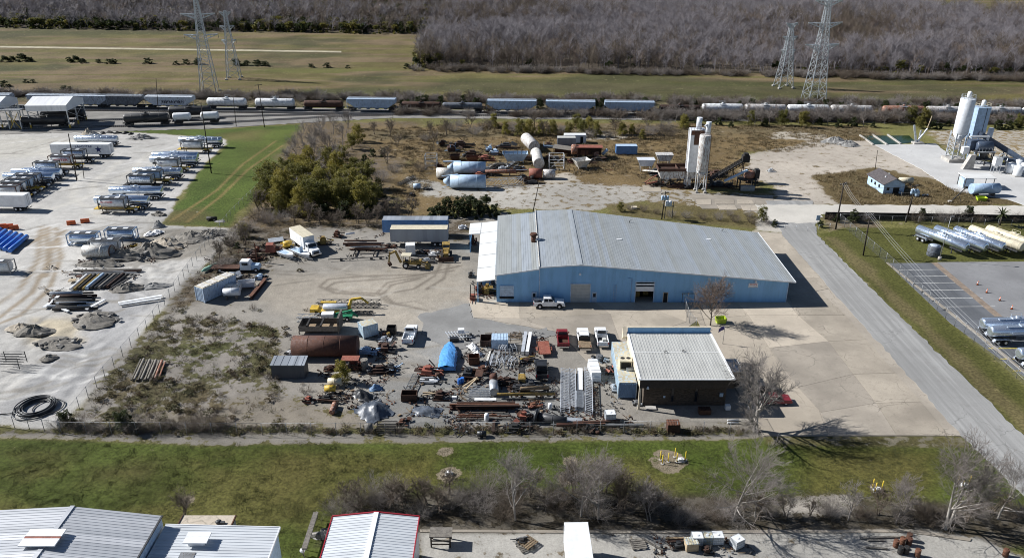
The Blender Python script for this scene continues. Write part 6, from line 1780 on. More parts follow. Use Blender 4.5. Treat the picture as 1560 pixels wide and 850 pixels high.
for i,(lb_,x,y,w,d,h,pl)in enumerate((('tangled blue and dark scrap at the back left of the old works',690,233,5.5,3.5,2.6,'blue'),('dark scrap heap behind the pale blue silos',722,240,6,3.5,2.2,'dark'),('blue broken machine behind the trough hopper',748,232,3.2,2.5,2.2,'blue'),('dark jumbled girders left of the trough hopper',742,246,5,3,1.8,'rust'),('rusty gearbox skid between silo and orange tank',732,272,4.5,2.5,1.8,'rust'),('dark winch frame at the end of the lattice boom',800,276,4.5,2.2,1.8,'dark'),('rust and grey machine beneath the leaning white cylinder',790,262,5,3,1.6,'mixed'),('dark junk below the brown lean-to',850,247,4.5,3,1.6,'dark'),('rusty scrap right of the white leg frame',872,250,3.0,2.5,1.6,'rust'),('black scrap in the shade of the red-roofed plant',915,246,5,2.5,1.4,'dark'),('small scrap heap on the pale ground left of the silos',652,290,2.2,1.6,.6,'grey'),('rusty frame scrap behind the cream tank',668,256,2.5,2,1.5,'rust'),('grey lattice wreck beneath the trough hopper',768,262,5,2.5,1.5,'grey'),('long dark girder wreck along the back of the old works',705,226,8,3,2.4,'dark'),('dark screen deck wreck above the trough hopper',775,228,8,3,2.2,'dark'),('white and rust wreck left of the trough hopper',757,238,5,3,2.0,'mixed'),('low black wreck at the right end of the trough hopper',806,246,4,3,1.6,'dark'),('grey conveyor wreck between trough hopper and rusty pipe',765,256,8,2,1.4,'grey'),('rust-brown wreck behind the cream cylinder',838,246,4,3,1.8,'rust'),('dark axle wreck in front of the rusty orange tank',815,281,6,1.6,1.0,'dark'),('blue and rust wreck behind the small grey container',838,226,4,3,1.8,'blue'),('dark machine base under the rust-red plant',895,250,7,2,1.3,'dark'),('black wreck at the far left of the old works',676,224,4,3,2.2,'dark'),('grey pump wreck between the pale blue silos',744,262,4,2,1.4,'grey'))):
 scrap(lb_,x,y,w,d,h,pl,600+i,12)
lying('blue_drum','small blue and white tank lying on the pale ground at the thicket edge','tank',(630,289),(641,288.5),.75,'light_blue')
lattice('steel_beam','dark ribbed beam lying on the slope left of the old works',(607,283),(632,271),.8,.6,'dark_steel')
scrap('twisted black bucket lying beside the small blue tank',627,300,1.6,1.6,.9,'dark',640,5)
# --- the rusty batching plant with twin silos
op=thing('batching_plant','rusty concrete batching plant with twin stained silos and conveyor','plant',P(1066,293))
Yb=P(1066,293).y
ox_,oy_=op.location.x,op.location.y
zb1,zb0=Zt(207,Yb),Zt(262,Yb)
def loc_(px,py,z=.0,Y=None):
 q=P(px,py,z);return Vector((q.x-ox_,q.y-oy_,z))
sb=put('silo','rusty_white',op,lambda mb:(mb.lathe((.2,.8,zb0),(.2,.8,zb1),[(0,1.35),(.02,1.45),(.98,1.45),(1,1.35)],22),mb.lathe((.2,.8,zb0),(.2,.8,zb0-1.8),[(0,1.4),(1,.35)],22)))
put('filter_stack','silo_white',sb,lambda mb:(mb.tube((.9,1.4,zb1),(.9,1.4,zb1+3.2),.65,n=16),mb.tube((.4,1.0,zb1+2.6),(-.2,.8,zb1+2.2),.25,n=8)))
put('top_rail','rust',sb,lambda mb:(mb.torus((.2,.8,zb1+.9),1.35,.04,18,4),mb.torus((.2,.8,zb1+.45),1.35,.03,18,4)))
put('ladder','rust',sb,lambda mb:[mb.box(1.72,.6,1.0+.4*k,.05,.45,.05)for k in range(int(zb1/.4))]+[mb.box(1.72,.6+d,.2,.05,.05,zb1)for d in(-.22,.22)])
for x,y in((-.9,-.3),(1.3,-.3),(-.9,1.9),(1.3,1.9)):
 lg=put('leg','white_paint',op,lambda mb:mb.box(x,y,0,.22,.22,zb0+.5))
 put('footing','concrete_block',lg,lambda mb:mb.box(x,y,.0,.7,.7,.35))
put('leg_brace','white_paint',op,lambda mb:(mb.beam((-.9,-.35,.5),(1.3,-.35,zb0-.3),.09),mb.beam((1.3,-.35,.5),(-.9,-.35,zb0-.3),.09),mb.beam((-.95,-.3,zb0*.55),(1.35,-.3,zb0*.55),.1)))
Ya=Yb+4.5
za1,za0=Zt(197,Ya),Zt(252,Ya)
ax_=(1058-780)*(Ya*CP+60*SP)/FPX-ox_
sa=put('silo','silo_white',op,lambda mb:mb.prism([(ax_-1.9,3.1),(ax_+1.6,3.1),(ax_+2.0,3.6),(ax_+2.0,6.2),(ax_-1.9,6.2)],za0-1.5,za1))
put('rust_patch','dark_rust',sa,lambda mb:mb.box(ax_+.3,3.08,za1-3.8,2.5,.06,3.8));put('rust_patch','rust',sa,lambda mb:mb.box(ax_-1.3,3.085,za1-1.2,1.0,.05,1.2))
put('filter_stack','silo_white',sa,lambda mb:mb.tube((ax_+.3,4.6,za1),(ax_+.3,4.6,za1+3.0),.72,n=16))
def mesh_rail(mb):
 for x in np.linspace(-1.9,2.0,6):
  mb.box(ax_+x,3.15,za1,.05,.05,1.0);mb.box(ax_+x,6.1,za1,.05,.05,1.0)
 mb.box(ax_,3.15,za1+1.0,3.9,.05,.05);mb.box(ax_,6.1,za1+1.0,3.9,.05,.05)
put('top_rail','rust',sa,mesh_rail)
put('ladder','rust',sa,lambda mb:[mb.box(ax_-2.1,4.5,1.0+.45*k,.05,.5,.05)for k in range(int(za1/.45))]+[mb.box(ax_-2.1,4.5+d,.2,.05,.05,za1)for d in(-.25,.25)])
for x,y in((-1.7,3.3),(1.6,3.4),(-1.7,6.0),(1.8,6.0)):put('leg','rusty_white',op,lambda mb:mb.box(ax_+x,y,0,.25,.25,za0-1))
c0=loc_(1030,285)
put('bin','rusty_white',op,lambda mb:mb.prism([(c0.x-4.2,2.2),(c0.x+5.0,2.2),(c0.x+5.6,4.2),(c0.x-4.8,4.2)],c0.y+.2,c0.y+4.5,'y'))
put('bin_rim','dark_rust',op,lambda mb:(mb.box(c0.x+.3,c0.y+.15,4.2,10.6,.2,.8),mb.box(c0.x+.3,c0.y+4.5,4.2,10.6,.2,.9),mb.box(c0.x-4.9,c0.y+2.3,4.2,.2,4.4,.8),mb.box(c0.x+.2,c0.y+2.3,4.2,.15,4.2,.8)))
put('bin_load','dark_rust',op,lambda mb:mb.box(c0.x+.3,c0.y+2.3,3.9,10.2,4.1,.4))
put('understructure','black_iron',op,lambda mb:[mb.box(c0.x+x,c0.y+y,0,.25,.25,2.4)for x in(-4,-1.5,1,3.5,5.2)for y in(.4,4.2)]+[mb.beam((c0.x-4,c0.y+.3,.3),(c0.x+1,c0.y+.3,2.2),.15),mb.beam((c0.x+5,c0.y+.3,.3),(c0.x+.5,c0.y+.3,2.2),.15),mb.box(c0.x+.4,c0.y+.3,1.6,10,.2,.3)])
put('batcher','rusty_white',op,lambda mb:(mb.box(c0.x+2.8,c0.y-.1,.6,1.8,1.2,1.6),mb.lathe((c0.x-2.5,c0.y+1,2.2),(c0.x-2.5,c0.y+1,.9),[(0,1.4),(1,.4)],4,smooth=False)))
put('mixer_drum','red_rust_white',op,lambda mb:mb.lathe((c0.x+4.6,c0.y+1.5,4.6),(c0.x+5.4,c0.y+1.8,7.2),[(0,1.2),(.4,.7),(1,.6)],14))
put('tongue','red_oxide',op,lambda mb:(mb.beam((c0.x-5.0,c0.y+.6,1.3),(c0.x-8.0,c0.y+.2,.8),.3),mb.beam((c0.x-8.2,c0.y+1.5,.7),(c0.x-5.0,c0.y+2.2,2.6),.2)))
for k,q in enumerate((loc_(984,262),loc_(1012,254))):
 put('feed_bin',('silo_white','rusty_white')[k],op,lambda mb:mb.prism([(q.x-1.6,1.6),(q.x+1.6,1.6),(q.x+2.5,3.4),(q.x-2.5,3.4)],q.y,q.y+3.0,'y'))
 put('feed_leg','stained_white',op,lambda mb:[mb.box(q.x+x,q.y+y,0,.18,.18,1.7)for x in(-1.5,1.5)for y in(.3,2.7)])
put('feed_belt','stained_white',op,lambda mb:mb.beam((loc_(980,262).x,loc_(980,262).y-.8,.7),(c0.x-3,c0.y+2.5,3.4),.9,.25))
e0,e1=loc_(1078,285),loc_(1130,276)
def conv(mb):
 a,b_=Vector((e0.x,e0.y,1.0)),Vector((e1.x,e1.y,5.2))
 for dz in(0,1.3):
  for dy in(-.6,.6):mb.beam(a+Vector((0,dy,dz)),b_+Vector((0,dy,dz)),.16)
 for k in range(12):
  p,q=a.lerp(b_,k/12),a.lerp(b_,(k+1)/12)
  for dy in(-.6,.6):mb.beam(p+Vector((0,dy,0)),q+Vector((0,dy,1.3)),.09);mb.beam(q+Vector((0,dy,0)),q+Vector((0,dy,1.3)),.09)
 mb.beam(a+Vector((0,0,.9)),b_+Vector((0,0,.9)),1.2,.12)
put('conveyor','black_iron',op,conv)
put('conveyor_leg','black_iron',op,lambda mb:[mb.beam((e0.x+(e1.x-e0.x)*t,e0.y+(e1.y-e0.y)*t+dy,0),(e0.x+(e1.x-e0.x)*t,e0.y+(e1.y-e0.y)*t+dy*.6,1+4.2*t),.16)for t in(.35,.7,.98)for dy in(-.9,.9)])
put('head_box','black_iron',op,lambda mb:(mb.box(e1.x+.3,e1.y,5.4,1.9,1.7,1.8),mb.box(e1.x+.3,e1.y,7.2,1.2,1.2,.6)))
g0=loc_(1138,290)
put('chute','light_blue',op,lambda mb:mb.beam((g0.x-6.0,g0.y+1.0,2.2),(g0.x+.0,g0.y+1.6,5.0),.6,.4))
put('drum_mixer','red_rust_white',op,lambda mb:mb.lathe((g0.x-.6,g0.y+1.5,3.2),(g0.x+2.2,g0.y+1.9,4.0),[(0,.6),(.2,1.2),(.7,1.2),(1,.6)],16))
put('support','black_iron',op,lambda mb:[mb.box(g0.x+x,g0.y+y,0,.3,.3,3.0)for x in(-2.0,2.0)for y in(.2,2.8)]+[mb.box(g0.x,g0.y+1.5,2.7,4.6,3.0,.25),mb.box(g0.x+2.4,g0.y+1.2,3.0,1.0,2.0,2.4)])
put('base_block','concrete_block',op,lambda mb:mb.box(g0.x,g0.y,0,3.6,1.2,1.2))
scrap('dark scrap parts strewn beneath the rusty conveyor',1100,286,6,3,1.6,'dark',651,12)
scrap('rusty scrap frames beneath the batching plant bins',1040,288,8,2.0,1.4,'dark',652,14);scrap('dark chute wreck behind the batching plant conveyor',1096,272,7,3,2.4,'dark',653,14);scrap('dark motor frame at the conveyor head',1146,280,4,3,3.0,'dark',654,14);scrap('white and dark wreck left of the batching plant bins',1002,268,5,3,2.0,'mixed',655,12);scrap('rusty wreck at the tongue of the batching plant',1004,284,5,2,1.4,'rust',656,10)
slab_=tag(MB().box(0,0,0,1.4,1.1,.5).build('beige_block','cream_trim'),'beige concrete block in the grass behind the workshop','block');slab_.location=P(966,318)
# ------------------------------------------------------------------ the working batching plant on the right
np_=thing('concrete_plant','blue and white concrete batching plant with two tall silos at the right edge','plant',P(1457,247))
qx,qy=np_.location.x,np_.location.y
z1,z0_=Zt(152,qy),Zt(206,qy)
def nl(px,py,z=.0):
 q=P(px,py,z);return Vector((q.x-qx,q.y-qy,z))
sc_=put('silo','silo_white',np_,lambda mb:(mb.lathe((0,1.5,z0_),(0,1.5,z1),[(0,1.95),(.01,2.0),(.99,2.0),(1,1.85)],26),mb.lathe((0,1.5,z0_),(0,1.5,z0_-2.6),[(0,1.95),(1,.3)],26)))
put('top_filter','clean_white',sc_,lambda mb:(mb.lathe((.2,1.7,z1),(.2,1.7,z1+2.0),[(0,.6),(.75,.62),(.9,.5),(1,.2)],14),))
def hand(mb,c,r,z):
 for k in range(12):
  a=k*math.pi/6;mb.box(c[0]+r*math.cos(a),c[1]+r*math.sin(a),z,.05,.05,1.0)
 mb.torus((c[0],c[1],z+1.0),r,.035,18,4);mb.torus((c[0],c[1],z+.5),r,.03,18,4)
put('top_rail','galvanised',sc_,lambda mb:hand(mb,(0,1.5),1.9,z1))
put('ladder','galvanised',sc_,lambda mb:[mb.box(2.12,1.3,1+.4*k,.05,.45,.05)for k in range(int(z1/.4))]+[mb.box(2.12,1.3+d,.2,.05,.05,z1)for d in(-.22,.22)])
for x in(-1.75,1.75):
 for y in(-.25,3.25):put('leg','galvanised',np_,lambda mb:mb.box(x,y,.9,.3,.3,z0_-.4))
for k in range(4):
 zz,zy=1.2+k*(z0_-2.4)/4,1.2+(k+1)*(z0_-2.4)/4
 put('leg_brace','galvanised',np_,lambda mb:[mb.beam((x0,y0,zz),(x1,y1,zy),.11)for(x0,y0),(x1,y1)in(((-1.75,-.3),(1.75,-.3)),((1.75,-.3),(-1.75,-.3)),((-1.8,-.25),(-1.8,3.25)),((-1.8,3.25),(-1.8,-.25)))]+[mb.beam((-1.75,-.3,zy),(1.75,-.3,zy),.12),mb.beam((-1.8,-.25,zy),(-1.8,3.25,zy),.12)])
put('footing','concrete_block',np_,lambda mb:mb.box(0,1.5,0,5.4,4.9,.95))
s2c=nl(1483,241);Y2=s2c.y+qy
z21,z20=Zt(163,Y2+1.5),Zt(209,Y2+1.5)
sB=put('silo','silo_shade_blue',np_,lambda mb:mb.prism([(s2c.x-2.0,s2c.y),(s2c.x+1.6,s2c.y-.2),(s2c.x+2.4,s2c.y+1.2),(s2c.x+1.8,s2c.y+3.2),(s2c.x-1.4,s2c.y+3.4),(s2c.x-2.4,s2c.y+1.6)],z20,z21))
put('top_filter','clean_white',sB,lambda mb:mb.lathe((s2c.x,s2c.y+1.5,z21),(s2c.x,s2c.y+1.5,z21+2.0),[(0,.6),(.75,.62),(.9,.5),(1,.2)],14))
put('top_rail','cream_paint',sB,lambda mb:hand(mb,(s2c.x,s2c.y+1.5),2.0,z21))
put('seam','dark_steel',sB,lambda mb:mb.box(s2c.x+.5,s2c.y-.17,z20,.12,.1,z21-z20))
for x in(-1.8,1.8):
 for y in(.2,3.0):put('leg','silo_shade_blue',np_,lambda mb:mb.box(s2c.x+x,s2c.y+y,0,.3,.3,z20+.1))
m0=nl(1490,258)
put('ramp_wall','concrete_block',np_,lambda mb:mb.prism([(m0.x-4.6,0),(m0.x-1.6,0),(m0.x-1.6,4.2),(m0.x-3.0,4.2)],m0.y-.4,m0.y+1.0,'y'))
put('mixer_frame','dark_steel',np_,lambda mb:[mb.box(m0.x+x,m0.y+y,0,.3,.3,5.0)for x in(-1.6,3.4)for y in(0,3.4)]+[mb.box(m0.x+.9,m0.y+1.7,4.8,5.6,3.8,.3),mb.box(m0.x+.9,m0.y+1.7,2.6,5.2,3.6,.2)])
put('mixer','plant_navy',np_,lambda mb:(mb.lathe((m0.x-1.2,m0.y+1.8,6.3),(m0.x+3.4,m0.y+1.8,6.3),[(0,1.0),(.06,1.4),(.94,1.4),(1,1.0)],18),mb.box(m0.x-.6,m0.y+3.2,5.1,4.0,2.2,2.6)))
put('weigh_hopper','dark_steel',np_,lambda mb:mb.lathe((m0.x+1.2,m0.y+1.2,4.9),(m0.x+1.2,m0.y+1.2,2.4),[(0,1.5),(1,.4)],4,smooth=False))
put('white_cabinet','clean_white',np_,lambda mb:mb.box(m0.x-3.6,m0.y+2.4,4.0,1.7,1.4,1.9))
put('cross_beam','clean_white',np_,lambda mb:mb.box(m0.x-.4,m0.y+2.4,8.6,5.6,.5,.35))
put('dust_pipe','silo_white',np_,lambda mb:mb.tube((nl(1505,250).x,nl(1505,250).y+3,3.0),(nl(1505,250).x+.3,nl(1505,250).y+3,9.8),.75,n=14))
put('catwalk','galvanised',np_,lambda mb:[mb.box(m0.x-1+.9*k,m0.y-.1,5.1,.05,.05,1.0)for k in range(6)]+[mb.box(m0.x+1.2,m0.y-.1,6.1,4.6,.05,.05),mb.box(m0.x+1.2,m0.y-.3,5.05,5.0,.8,.08)])
k0,k1=nl(1490,246),nl(1556,262)
def trough(mb):
 a,b_=Vector((k0.x,k0.y+2.2,7.2)),Vector((k1.x+2,k1.y+3.2,1.8))
 mb.beam(a,b_,2.0,.2)
 for s in(-1,1):mb.beam(a+Vector((0,s*1.0,.5)),b_+Vector((0,s*1.0,.5)),.12,1.2)
put('conveyor','plant_navy',np_,trough)
put('conveyor_leg','dark_steel',np_,lambda mb:[mb.box(k0.x+(k1.x+2-k0.x)*t,k0.y+2.2+(k1.y+1.0-k0.y)*t+dy,0,.22,.22,7.2-5.4*t)for t in(.3,.6,.9)for dy in(-.9,.9)])
put('aggregate_bin','plant_navy',np_,lambda mb:mb.prism([(k1.x-1.5,.6),(k1.x+6,.6),(k1.x+7,2.6),(k1.x-3.4,2.6)],k1.y+1.6,k1.y+4.6,'y'))
h0=nl(1517,264)
put('admix_tank','clean_white',np_,lambda mb:(mb.box(h0.x,h0.y+.6,2.2,1.9,1.6,2.2),mb.lathe((h0.x,h0.y+.6,2.2),(h0.x,h0.y+.6,1.4),[(0,1.1),(1,.4)],4,smooth=False)))
put('admix_leg','galvanised',np_,lambda mb:[mb.box(h0.x+x,h0.y+y,0,.15,.15,2.4)for x in(-.85,.85)for y in(0,1.3)])
put('pipe_run','galvanised',np_,lambda mb:(mb.tube((h0.x-1.5,h0.y+.2,4.6),(h0.x+2.4,h0.y+.2,4.6),.12,n=8),mb.tube((h0.x+2.4,h0.y+.2,4.6),(h0.x+2.4,h0.y+.2,.2),.12,n=8),mb.torus((h0.x+.6,h0.y+.2,4.9),.7,.12,14,6,'y')))
for k,(x,y)in enumerate(((1538,264),(1549,268),(1559,264),(1549,259))):
 w_=thing('water_tank',('white upright water tank, leftmost of the cluster at the right edge','white upright water tank, front one of the cluster','white upright water tank, rightmost of the cluster','white upright water tank, back one of the cluster')[k],'tank',P(x,y),0,'upright white tanks')
 put('shell','plastic_white',w_,lambda mb:mb.lathe((0,0,.15),(0,0,3.0),[(0,1.1),(.02,1.15),(.88,1.15),(.96,.8),(1,.3)],20));put('base','concrete_block',w_,lambda mb:mb.box(0,0,0,2.6,2.4,.16))
 put('lid','plastic_white',w_,lambda mb:mb.tube((0,0,2.95),(0,0,3.12),.28,n=12))
 # shelter and fuel tank
shl=thing('shelter_roof','flat pale shelter roof over a blue box beside the fuel tank','shelter',P(1490,288)+Vector((0,1.8,0)),-.03)
put('roof','roof_white',shl,lambda mb:mb.box(0,0,3.0,8.0,4.4,.15,rx=.03))
for x in(-3.7,3.7):
 for y in(-1.9,1.9):put('post','dark_steel',shl,lambda mb:mb.box(x,y,0,.14,.14,3.0))
put('cabinet','light_blue',shl,lambda mb:mb.box(-2.4,.2,0,2.6,2.6,2.4))
ft_=lying('fuel_tank','blue horizontal fuel tank in front of the shelter roof','tank',(1480,300),(1521,299),1.35,'silo_shade_blue',lift=.5)
for x in(-2.2,2.2):put('saddle','dark_steel',ft_,lambda mb:mb.box(x,0,0,.4,2.0,.9))
bin_('lime_skip','bright lime green skip in the grass by the fuel tank',1497,307,2.4,1.6,.9,'lime_paint','lime_paint',-.1,.8,0,'skip')
dg=thing('leaning_derrick','dark leaning pole with strut in the grass near the fuel tank','pole',P(1448,308))
put('mast','black_iron',dg,lambda mb:mb.beam((0,0,.1),(3.6,1.0,3.4),.18));put('strut','black_iron',dg,lambda mb:(mb.beam((1.9,.5,1.8),(2.6,-.3,.0),.1),));put('base','concrete_block',dg,lambda mb:mb.box(-.2,0,0,.8,.7,.4));put('head','black_iron',dg,lambda mb:mb.box(3.7,1.0,3.3,.6,.5,.45))
bs_=thing('folded_conveyor','pale folding conveyor raised in a V beside the settling pits','conveyor',P(1395,219))
put('arm','galvanised',bs_,lambda mb:(mb.beam((0,0,.4),(-1.6,.2,5.8),.7,.5),));put('arm','galvanised',bs_,lambda mb:mb.beam((.2,0,.4),(3.0,.6,4.6),.4,.35));put('mast','pale_timber',bs_,lambda mb:mb.beam((2.9,.6,4.4),(3.7,.8,8.6),.2));put('base','concrete_block',bs_,lambda mb:mb.box(.6,0,0,3.2,2.2,.5));put('tower','galvanised',bs_,lambda mb:(mb.box(1.2,.8,.5,.4,.4,3.6),))
# gravel heap of the plant
def heap(label,px,py,rx,ry,h,mat,seed,name='gravel_pile',rocks=0,cat='pile',rockmat='grey_rubble',kind=None):
 rn=random.Random(seed);mb=MB();n,m_=20,6
 vs=[(rn.uniform(-.1,.1)*rx,0,h)]
 for k in range(1,m_+1):
  t=k/m_
  for i in range(n):
   a=2*math.pi*i/n;w=1+.22*math.sin(a*2+seed)+rn.uniform(-.10,.10)
   vs.append((rx*t*w*math.cos(a),ry*t*w*math.sin(a),max(-.06,1.35*h*(1-t)**1.1*rn.uniform(.72,1.2)-(.06 if k==m_ else 0))))
 fs=[(0,1+i,1+(i+1)%n)for i in range(n)]
 for k in range(m_-1):
  for i in range(n):fs.append((1+k*n+i,1+(k+1)*n+i,1+(k+1)*n+(i+1)%n,1+k*n+(i+1)%n))
 mb.add(vs,fs,False)
 if not rocks:
  o=mb.build(name,mat);o.location=P(px,py);return tag(o,label,cat)
 t=thing(name,label,cat,P(px,py));mb.build('mound',mat,t)
 for r_ in range(rocks):
  a,q=rn.uniform(0,6.28),math.sqrt(rn.random());s=rn.uniform(.25,.7)
  put('rubble_block',rockmat,t,lambda mb:mb.box(rx*q*math.cos(a),ry*q*math.sin(a),max(0,h*(1-q)*.8-.1),s*rn.uniform(.8,1.6),s,s*rn.uniform(.4,.8),rz=rn.uniform(0,3),rx=rn.uniform(-.4,.4),ry=rn.uniform(-.4,.4)))
 return t
paint('gravel_grey',(.27,.265,.255),.95,vary=.25,bump=.5)
paint('gravel_tan',(.40,.35,.28),.95,vary=.2,bump=.5)
paint('soil_dark',(.19,.175,.152),.95,vary=.3,bump=.5)
heap('broad low heap of grey gravel left of the settling pits',1272,217,4.5,2.5,1.5,'gravel_grey',3)
heap('darker grey gravel heap touching the settling pits',1292,221,4.0,2.2,1.3,'gravel_grey',4,rocks=8)
heap('small sand heap near the loading shed, left one',134,204,2.4,1.6,1.5,'gravel_tan',5)
heap('small grey heap near the loading shed, right one',143,207,2.4,1.6,1.3,'gravel_grey',6)
heap('low rubble heap behind the limestone yard',217,211,4.5,1.8,1.2,'gravel_grey',7,rocks=10)
# --- the little blue house
hA,hB,hC=P(1344.6,296),P(1377,296),P(1320.6,280)
ax=(hC-hA);Lh=ax.length*1.0;ax.normalize()
rz_h=math.atan2(ax.y,ax.x)
wv=Vector((-ax.y,ax.x,0));wv=wv if wv.dot(hB-hA)>0 else-wv
Wh=abs((hB-hA).dot(wv));Wh=max(5.0,Wh)
Lh=max(8.5,Lh)
ho=thing('site_house','small pale blue house with dark shingled gable roof beside the cross road','house',hA+ax*Lh/2+wv*Wh/2,rz_h)
ws=1 if wv.dot(Vector((-math.sin(rz_h),math.cos(rz_h),0)))>0 else-1
hw,hl,hh=Wh/2,Lh/2,2.7
put('wall','house_blue',ho,lambda mb:mb.prism([(-hw,0),(hw,0),(hw,hh),(0,hh+1.3),(-hw,hh)],-hl,hl,'x'))
def hroof(mb):
 for s in(-1,1):
  a=[(-hl-.4,s*(hw+.4),hh-.2),(hl+.4,s*(hw+.4),hh-.2),(hl+.4,0,hh+1.42),(-hl-.4,0,hh+1.42)]
  v=a+[(x,y,z+.12)for x,y,z in a]
  mb.add(v,[(0,1,2,3),(7,6,5,4),(0,4,5,1),(1,5,6,2),(2,6,7,3),(3,7,4,0)])
hr=put('roof','asphalt_shingle',ho,hroof)
for x,y in((-1.5,1.2),(1.0,-1.0)):put('roof_vent','clean_white',hr,lambda mb:mb.box(x,y,hh+.95,.4,.3,.25))
put('door','dark_void',ho,lambda mb:mb.box(-hl-.03,-.6*ws*-1,.05,.06,1.6,1.7));put('window','glass',ho,lambda mb:mb.box(-hl-.03,-1.6*ws,1.0,.06,.7,.8))
for x in(-2,.2,2.2):put('window','glass',ho,lambda mb:mb.box(x,-ws*(hw+.03),1.1,.8,.06,.8))
cage('dark loading deck beside the blue house',1382,299,3.0,2.0,.9,'grey_timber','timber_deck',False,0)
for k,(x,y,lb_)in enumerate(((1390,297,'left white drum beside the blue house pole'),(1396,299,'right white drum beside the blue house pole'))):
 o=thing('white_drum',lb_,'drum',P(x,y));put('shell','light_blue',o,lambda mb:mb.lathe((0,0,0),(0,0,1.5),[(0,.6),(.05,.65),(.9,.65),(1,.4)],14));put('lid','plastic_white',o,lambda mb:mb.tube((0,0,1.48),(0,0,1.6),.3,n=10))
lying('propane_tank','cream propane tank lying behind the blue house','tank',(1370,283),(1390,283),.8,'cream_paint',lift=.5)
scrap('dark blue junk on the grass right of the blue house',1412,301,2.2,1.4,.7,'blue',661,5)
scrap('pale scrap on bare ground left of the blue house',1176,263,2.4,1.6,.9,'white',662,5)
# --- loading shed by the sidings
def shed_open(label,px,py,w,d,h,rise):
 t=thing('loading_shed',label,'shed',P(px,py)+Vector((0,d/2,0)),.03)
 def rf_(mb):
  for s in(-1,1):
   a=[(-w/2-.3,s*(d/2+.3),h),(w/2+.3,s*(d/2+.3),h),(w/2+.3,0,h+rise),(-w/2-.3,0,h+rise)]
   v=a+[(x,y,z-.15)for x,y,z in a]
   mb.add(v,[(0,1,2,3),(7,6,5,4),(0,4,5,1),(1,5,6,2),(2,6,7,3),(3,7,4,0)])
 put('roof','roof_panel_white',t,rf_)
 put('eave_panel','roof_panel_white',t,lambda mb:mb.box(0,-d/2-.25,h-1.9,w+.5,.08,1.8));put('gable_panel','roof_panel_white',t,lambda mb:mb.prism([(-d/2-.25,h-1.9),(d/2+.25,h-1.9),(d/2+.25,h-.1),(0,h+rise-.2),(-d/2-.25,h-.1)],w/2+.15,w/2+.23,'x'))
 for x in(-w/2,w/2):
  for y in(-d/2,0,d/2):
   p_=put('post','galvanised',t,lambda mb:mb.box(x,y,0,.3,.3,h));put('post_guard','yellow_paint',p_,lambda mb:mb.box(x,y,0,.4,.4,1.3))
  put('brace','galvanised',t,lambda mb:(mb.beam((x,-d/2,.5),(x,d/2,h-2),.12),mb.beam((x,d/2,.5),(x,-d/2,h-2),.12)))
 put('fill_platform','grey_steel',t,lambda mb:(mb.box(0,.5,5.0,w-.4,1.2,.12),mb.box(0,-.1,6.0,w-.4,.06,.06),[mb.box(-w/2+.5+k*(w-1)/6,-.1,5.1,.06,.06,.95)for k in range(7)]))
 return t
shed_open('white gabled loading shed on posts over the sidings',77,196,13.0,12.0,7.8,1.8)
shed_open('white gabled loading shed cut by the left edge',-26,196,13.0,12.0,7.8,1.8)
pl=thing('loading_gantry','steel loading gantry with stairs at the left edge by the sheds','gantry',P(14,199)+Vector((0,2,0)))
put('deck','grey_steel',pl,lambda mb:mb.box(0,0,6.4,9,3,.2))
for x in(-4,0,4):
 for y in(-1.3,1.3):put('leg','galvanised',pl,lambda mb:mb.box(x,y,0,.25,.25,6.4))
put('handrail','galvanised',pl,lambda mb:[mb.box(-4.4+k*1.1,y,6.6,.06,.06,1.1)for k in range(9)for y in(-1.45,1.45)]+[mb.box(0,y,7.7,9,.06,.06)for y in(-1.45,1.45)])
put('stair','galvanised',pl,lambda mb:[mb.beam((-4.6,y,6.4),(-9.5,y,.1),.1,.3)for y in(-.5,.5)]+[mb.box(-4.6-4.9*k/16,0,6.3-6.2*k/16,.28,1.0,.04)for k in range(16)])
put('brace','yellow_paint',pl,lambda mb:(mb.beam((0,-1.35,0),(4,-1.35,6),.15),mb.beam((4,-1.35,0),(0,-1.35,6),.15)))
# ------------------------------------------------------------------ poles, towers, wires, fences
def pole(label,base,top,r=.16,arms=1,name='utility_pole',trafo=False,lean=True):
 p=P(*base);h=Zt(top[1],p.y);q=P(top[0],top[1],h)
 t=thing(name,label,'pole',p)
 dx=max(-1.4,min(1.4,q.x-p.x))if lean else .0
 put('shaft','pole_wood',t,lambda mb:mb.tube((0,0,-.1),(dx,0,h),r,r*.7,8))
 for k in range(arms):
  z=h-.5-.8*k
  a=put('crossarm','pole_wood',t,lambda mb:mb.box(dx*z/h,.12,z,2.4,.12,.14,rz=.5))
  for s in(-1,.6,1):put('insulator','grey_steel',a,lambda mb:mb.tube((dx*z/h+s*math.cos(.5),.12+s*math.sin(.5),z+.13),(dx*z/h+s*math.cos(.5),.12+s*math.sin(.5),z+.36),.06,n=6))
 if trafo:
  for s in(-1,0,1):put('transformer','light_blue',t,lambda mb:mb.lathe((dx*.8+s*.62,-.35,h-2.0),(dx*.8+s*.62,-.35,h-.9),[(0,.26),(.05,.3),(.9,.3),(1,.15)],12))
 return t,p+Vector((dx,0,h-.3))
_,wA=pole('dark leaning utility pole between the two trailer rows',(117,275),(104,204),.17,0)
pole('short dark post beside the leaning utility pole',(128,272),(124,238),.1,0)
_,wB=pole('dark utility pole on the lawn edge beside the right trailer row',(322,264),(306,158),.17,0)
_,wC=pole('braced utility pole in front of the graffiti hopper',(241,170),(246,120),.14,0)
_,wD=pole('thin utility pole by the sidings left of the tallest one',(360,193),(355,147),.12,0)
_,wE=pole('tall utility pole where the lawn meets the railway',(403,194),(393,128),.16,1)
_,wF=pole('thick utility pole at the road junction gate',(1273,349),(1286,278),.2,1)
_,wG=pole('utility pole with crossarms in front of the blue house',(1380,338),(1395,282),.2,2,trafo=True)
_,wH=pole('thin pole rising behind the blue house',(1333,260),(1337,229),.1,0)
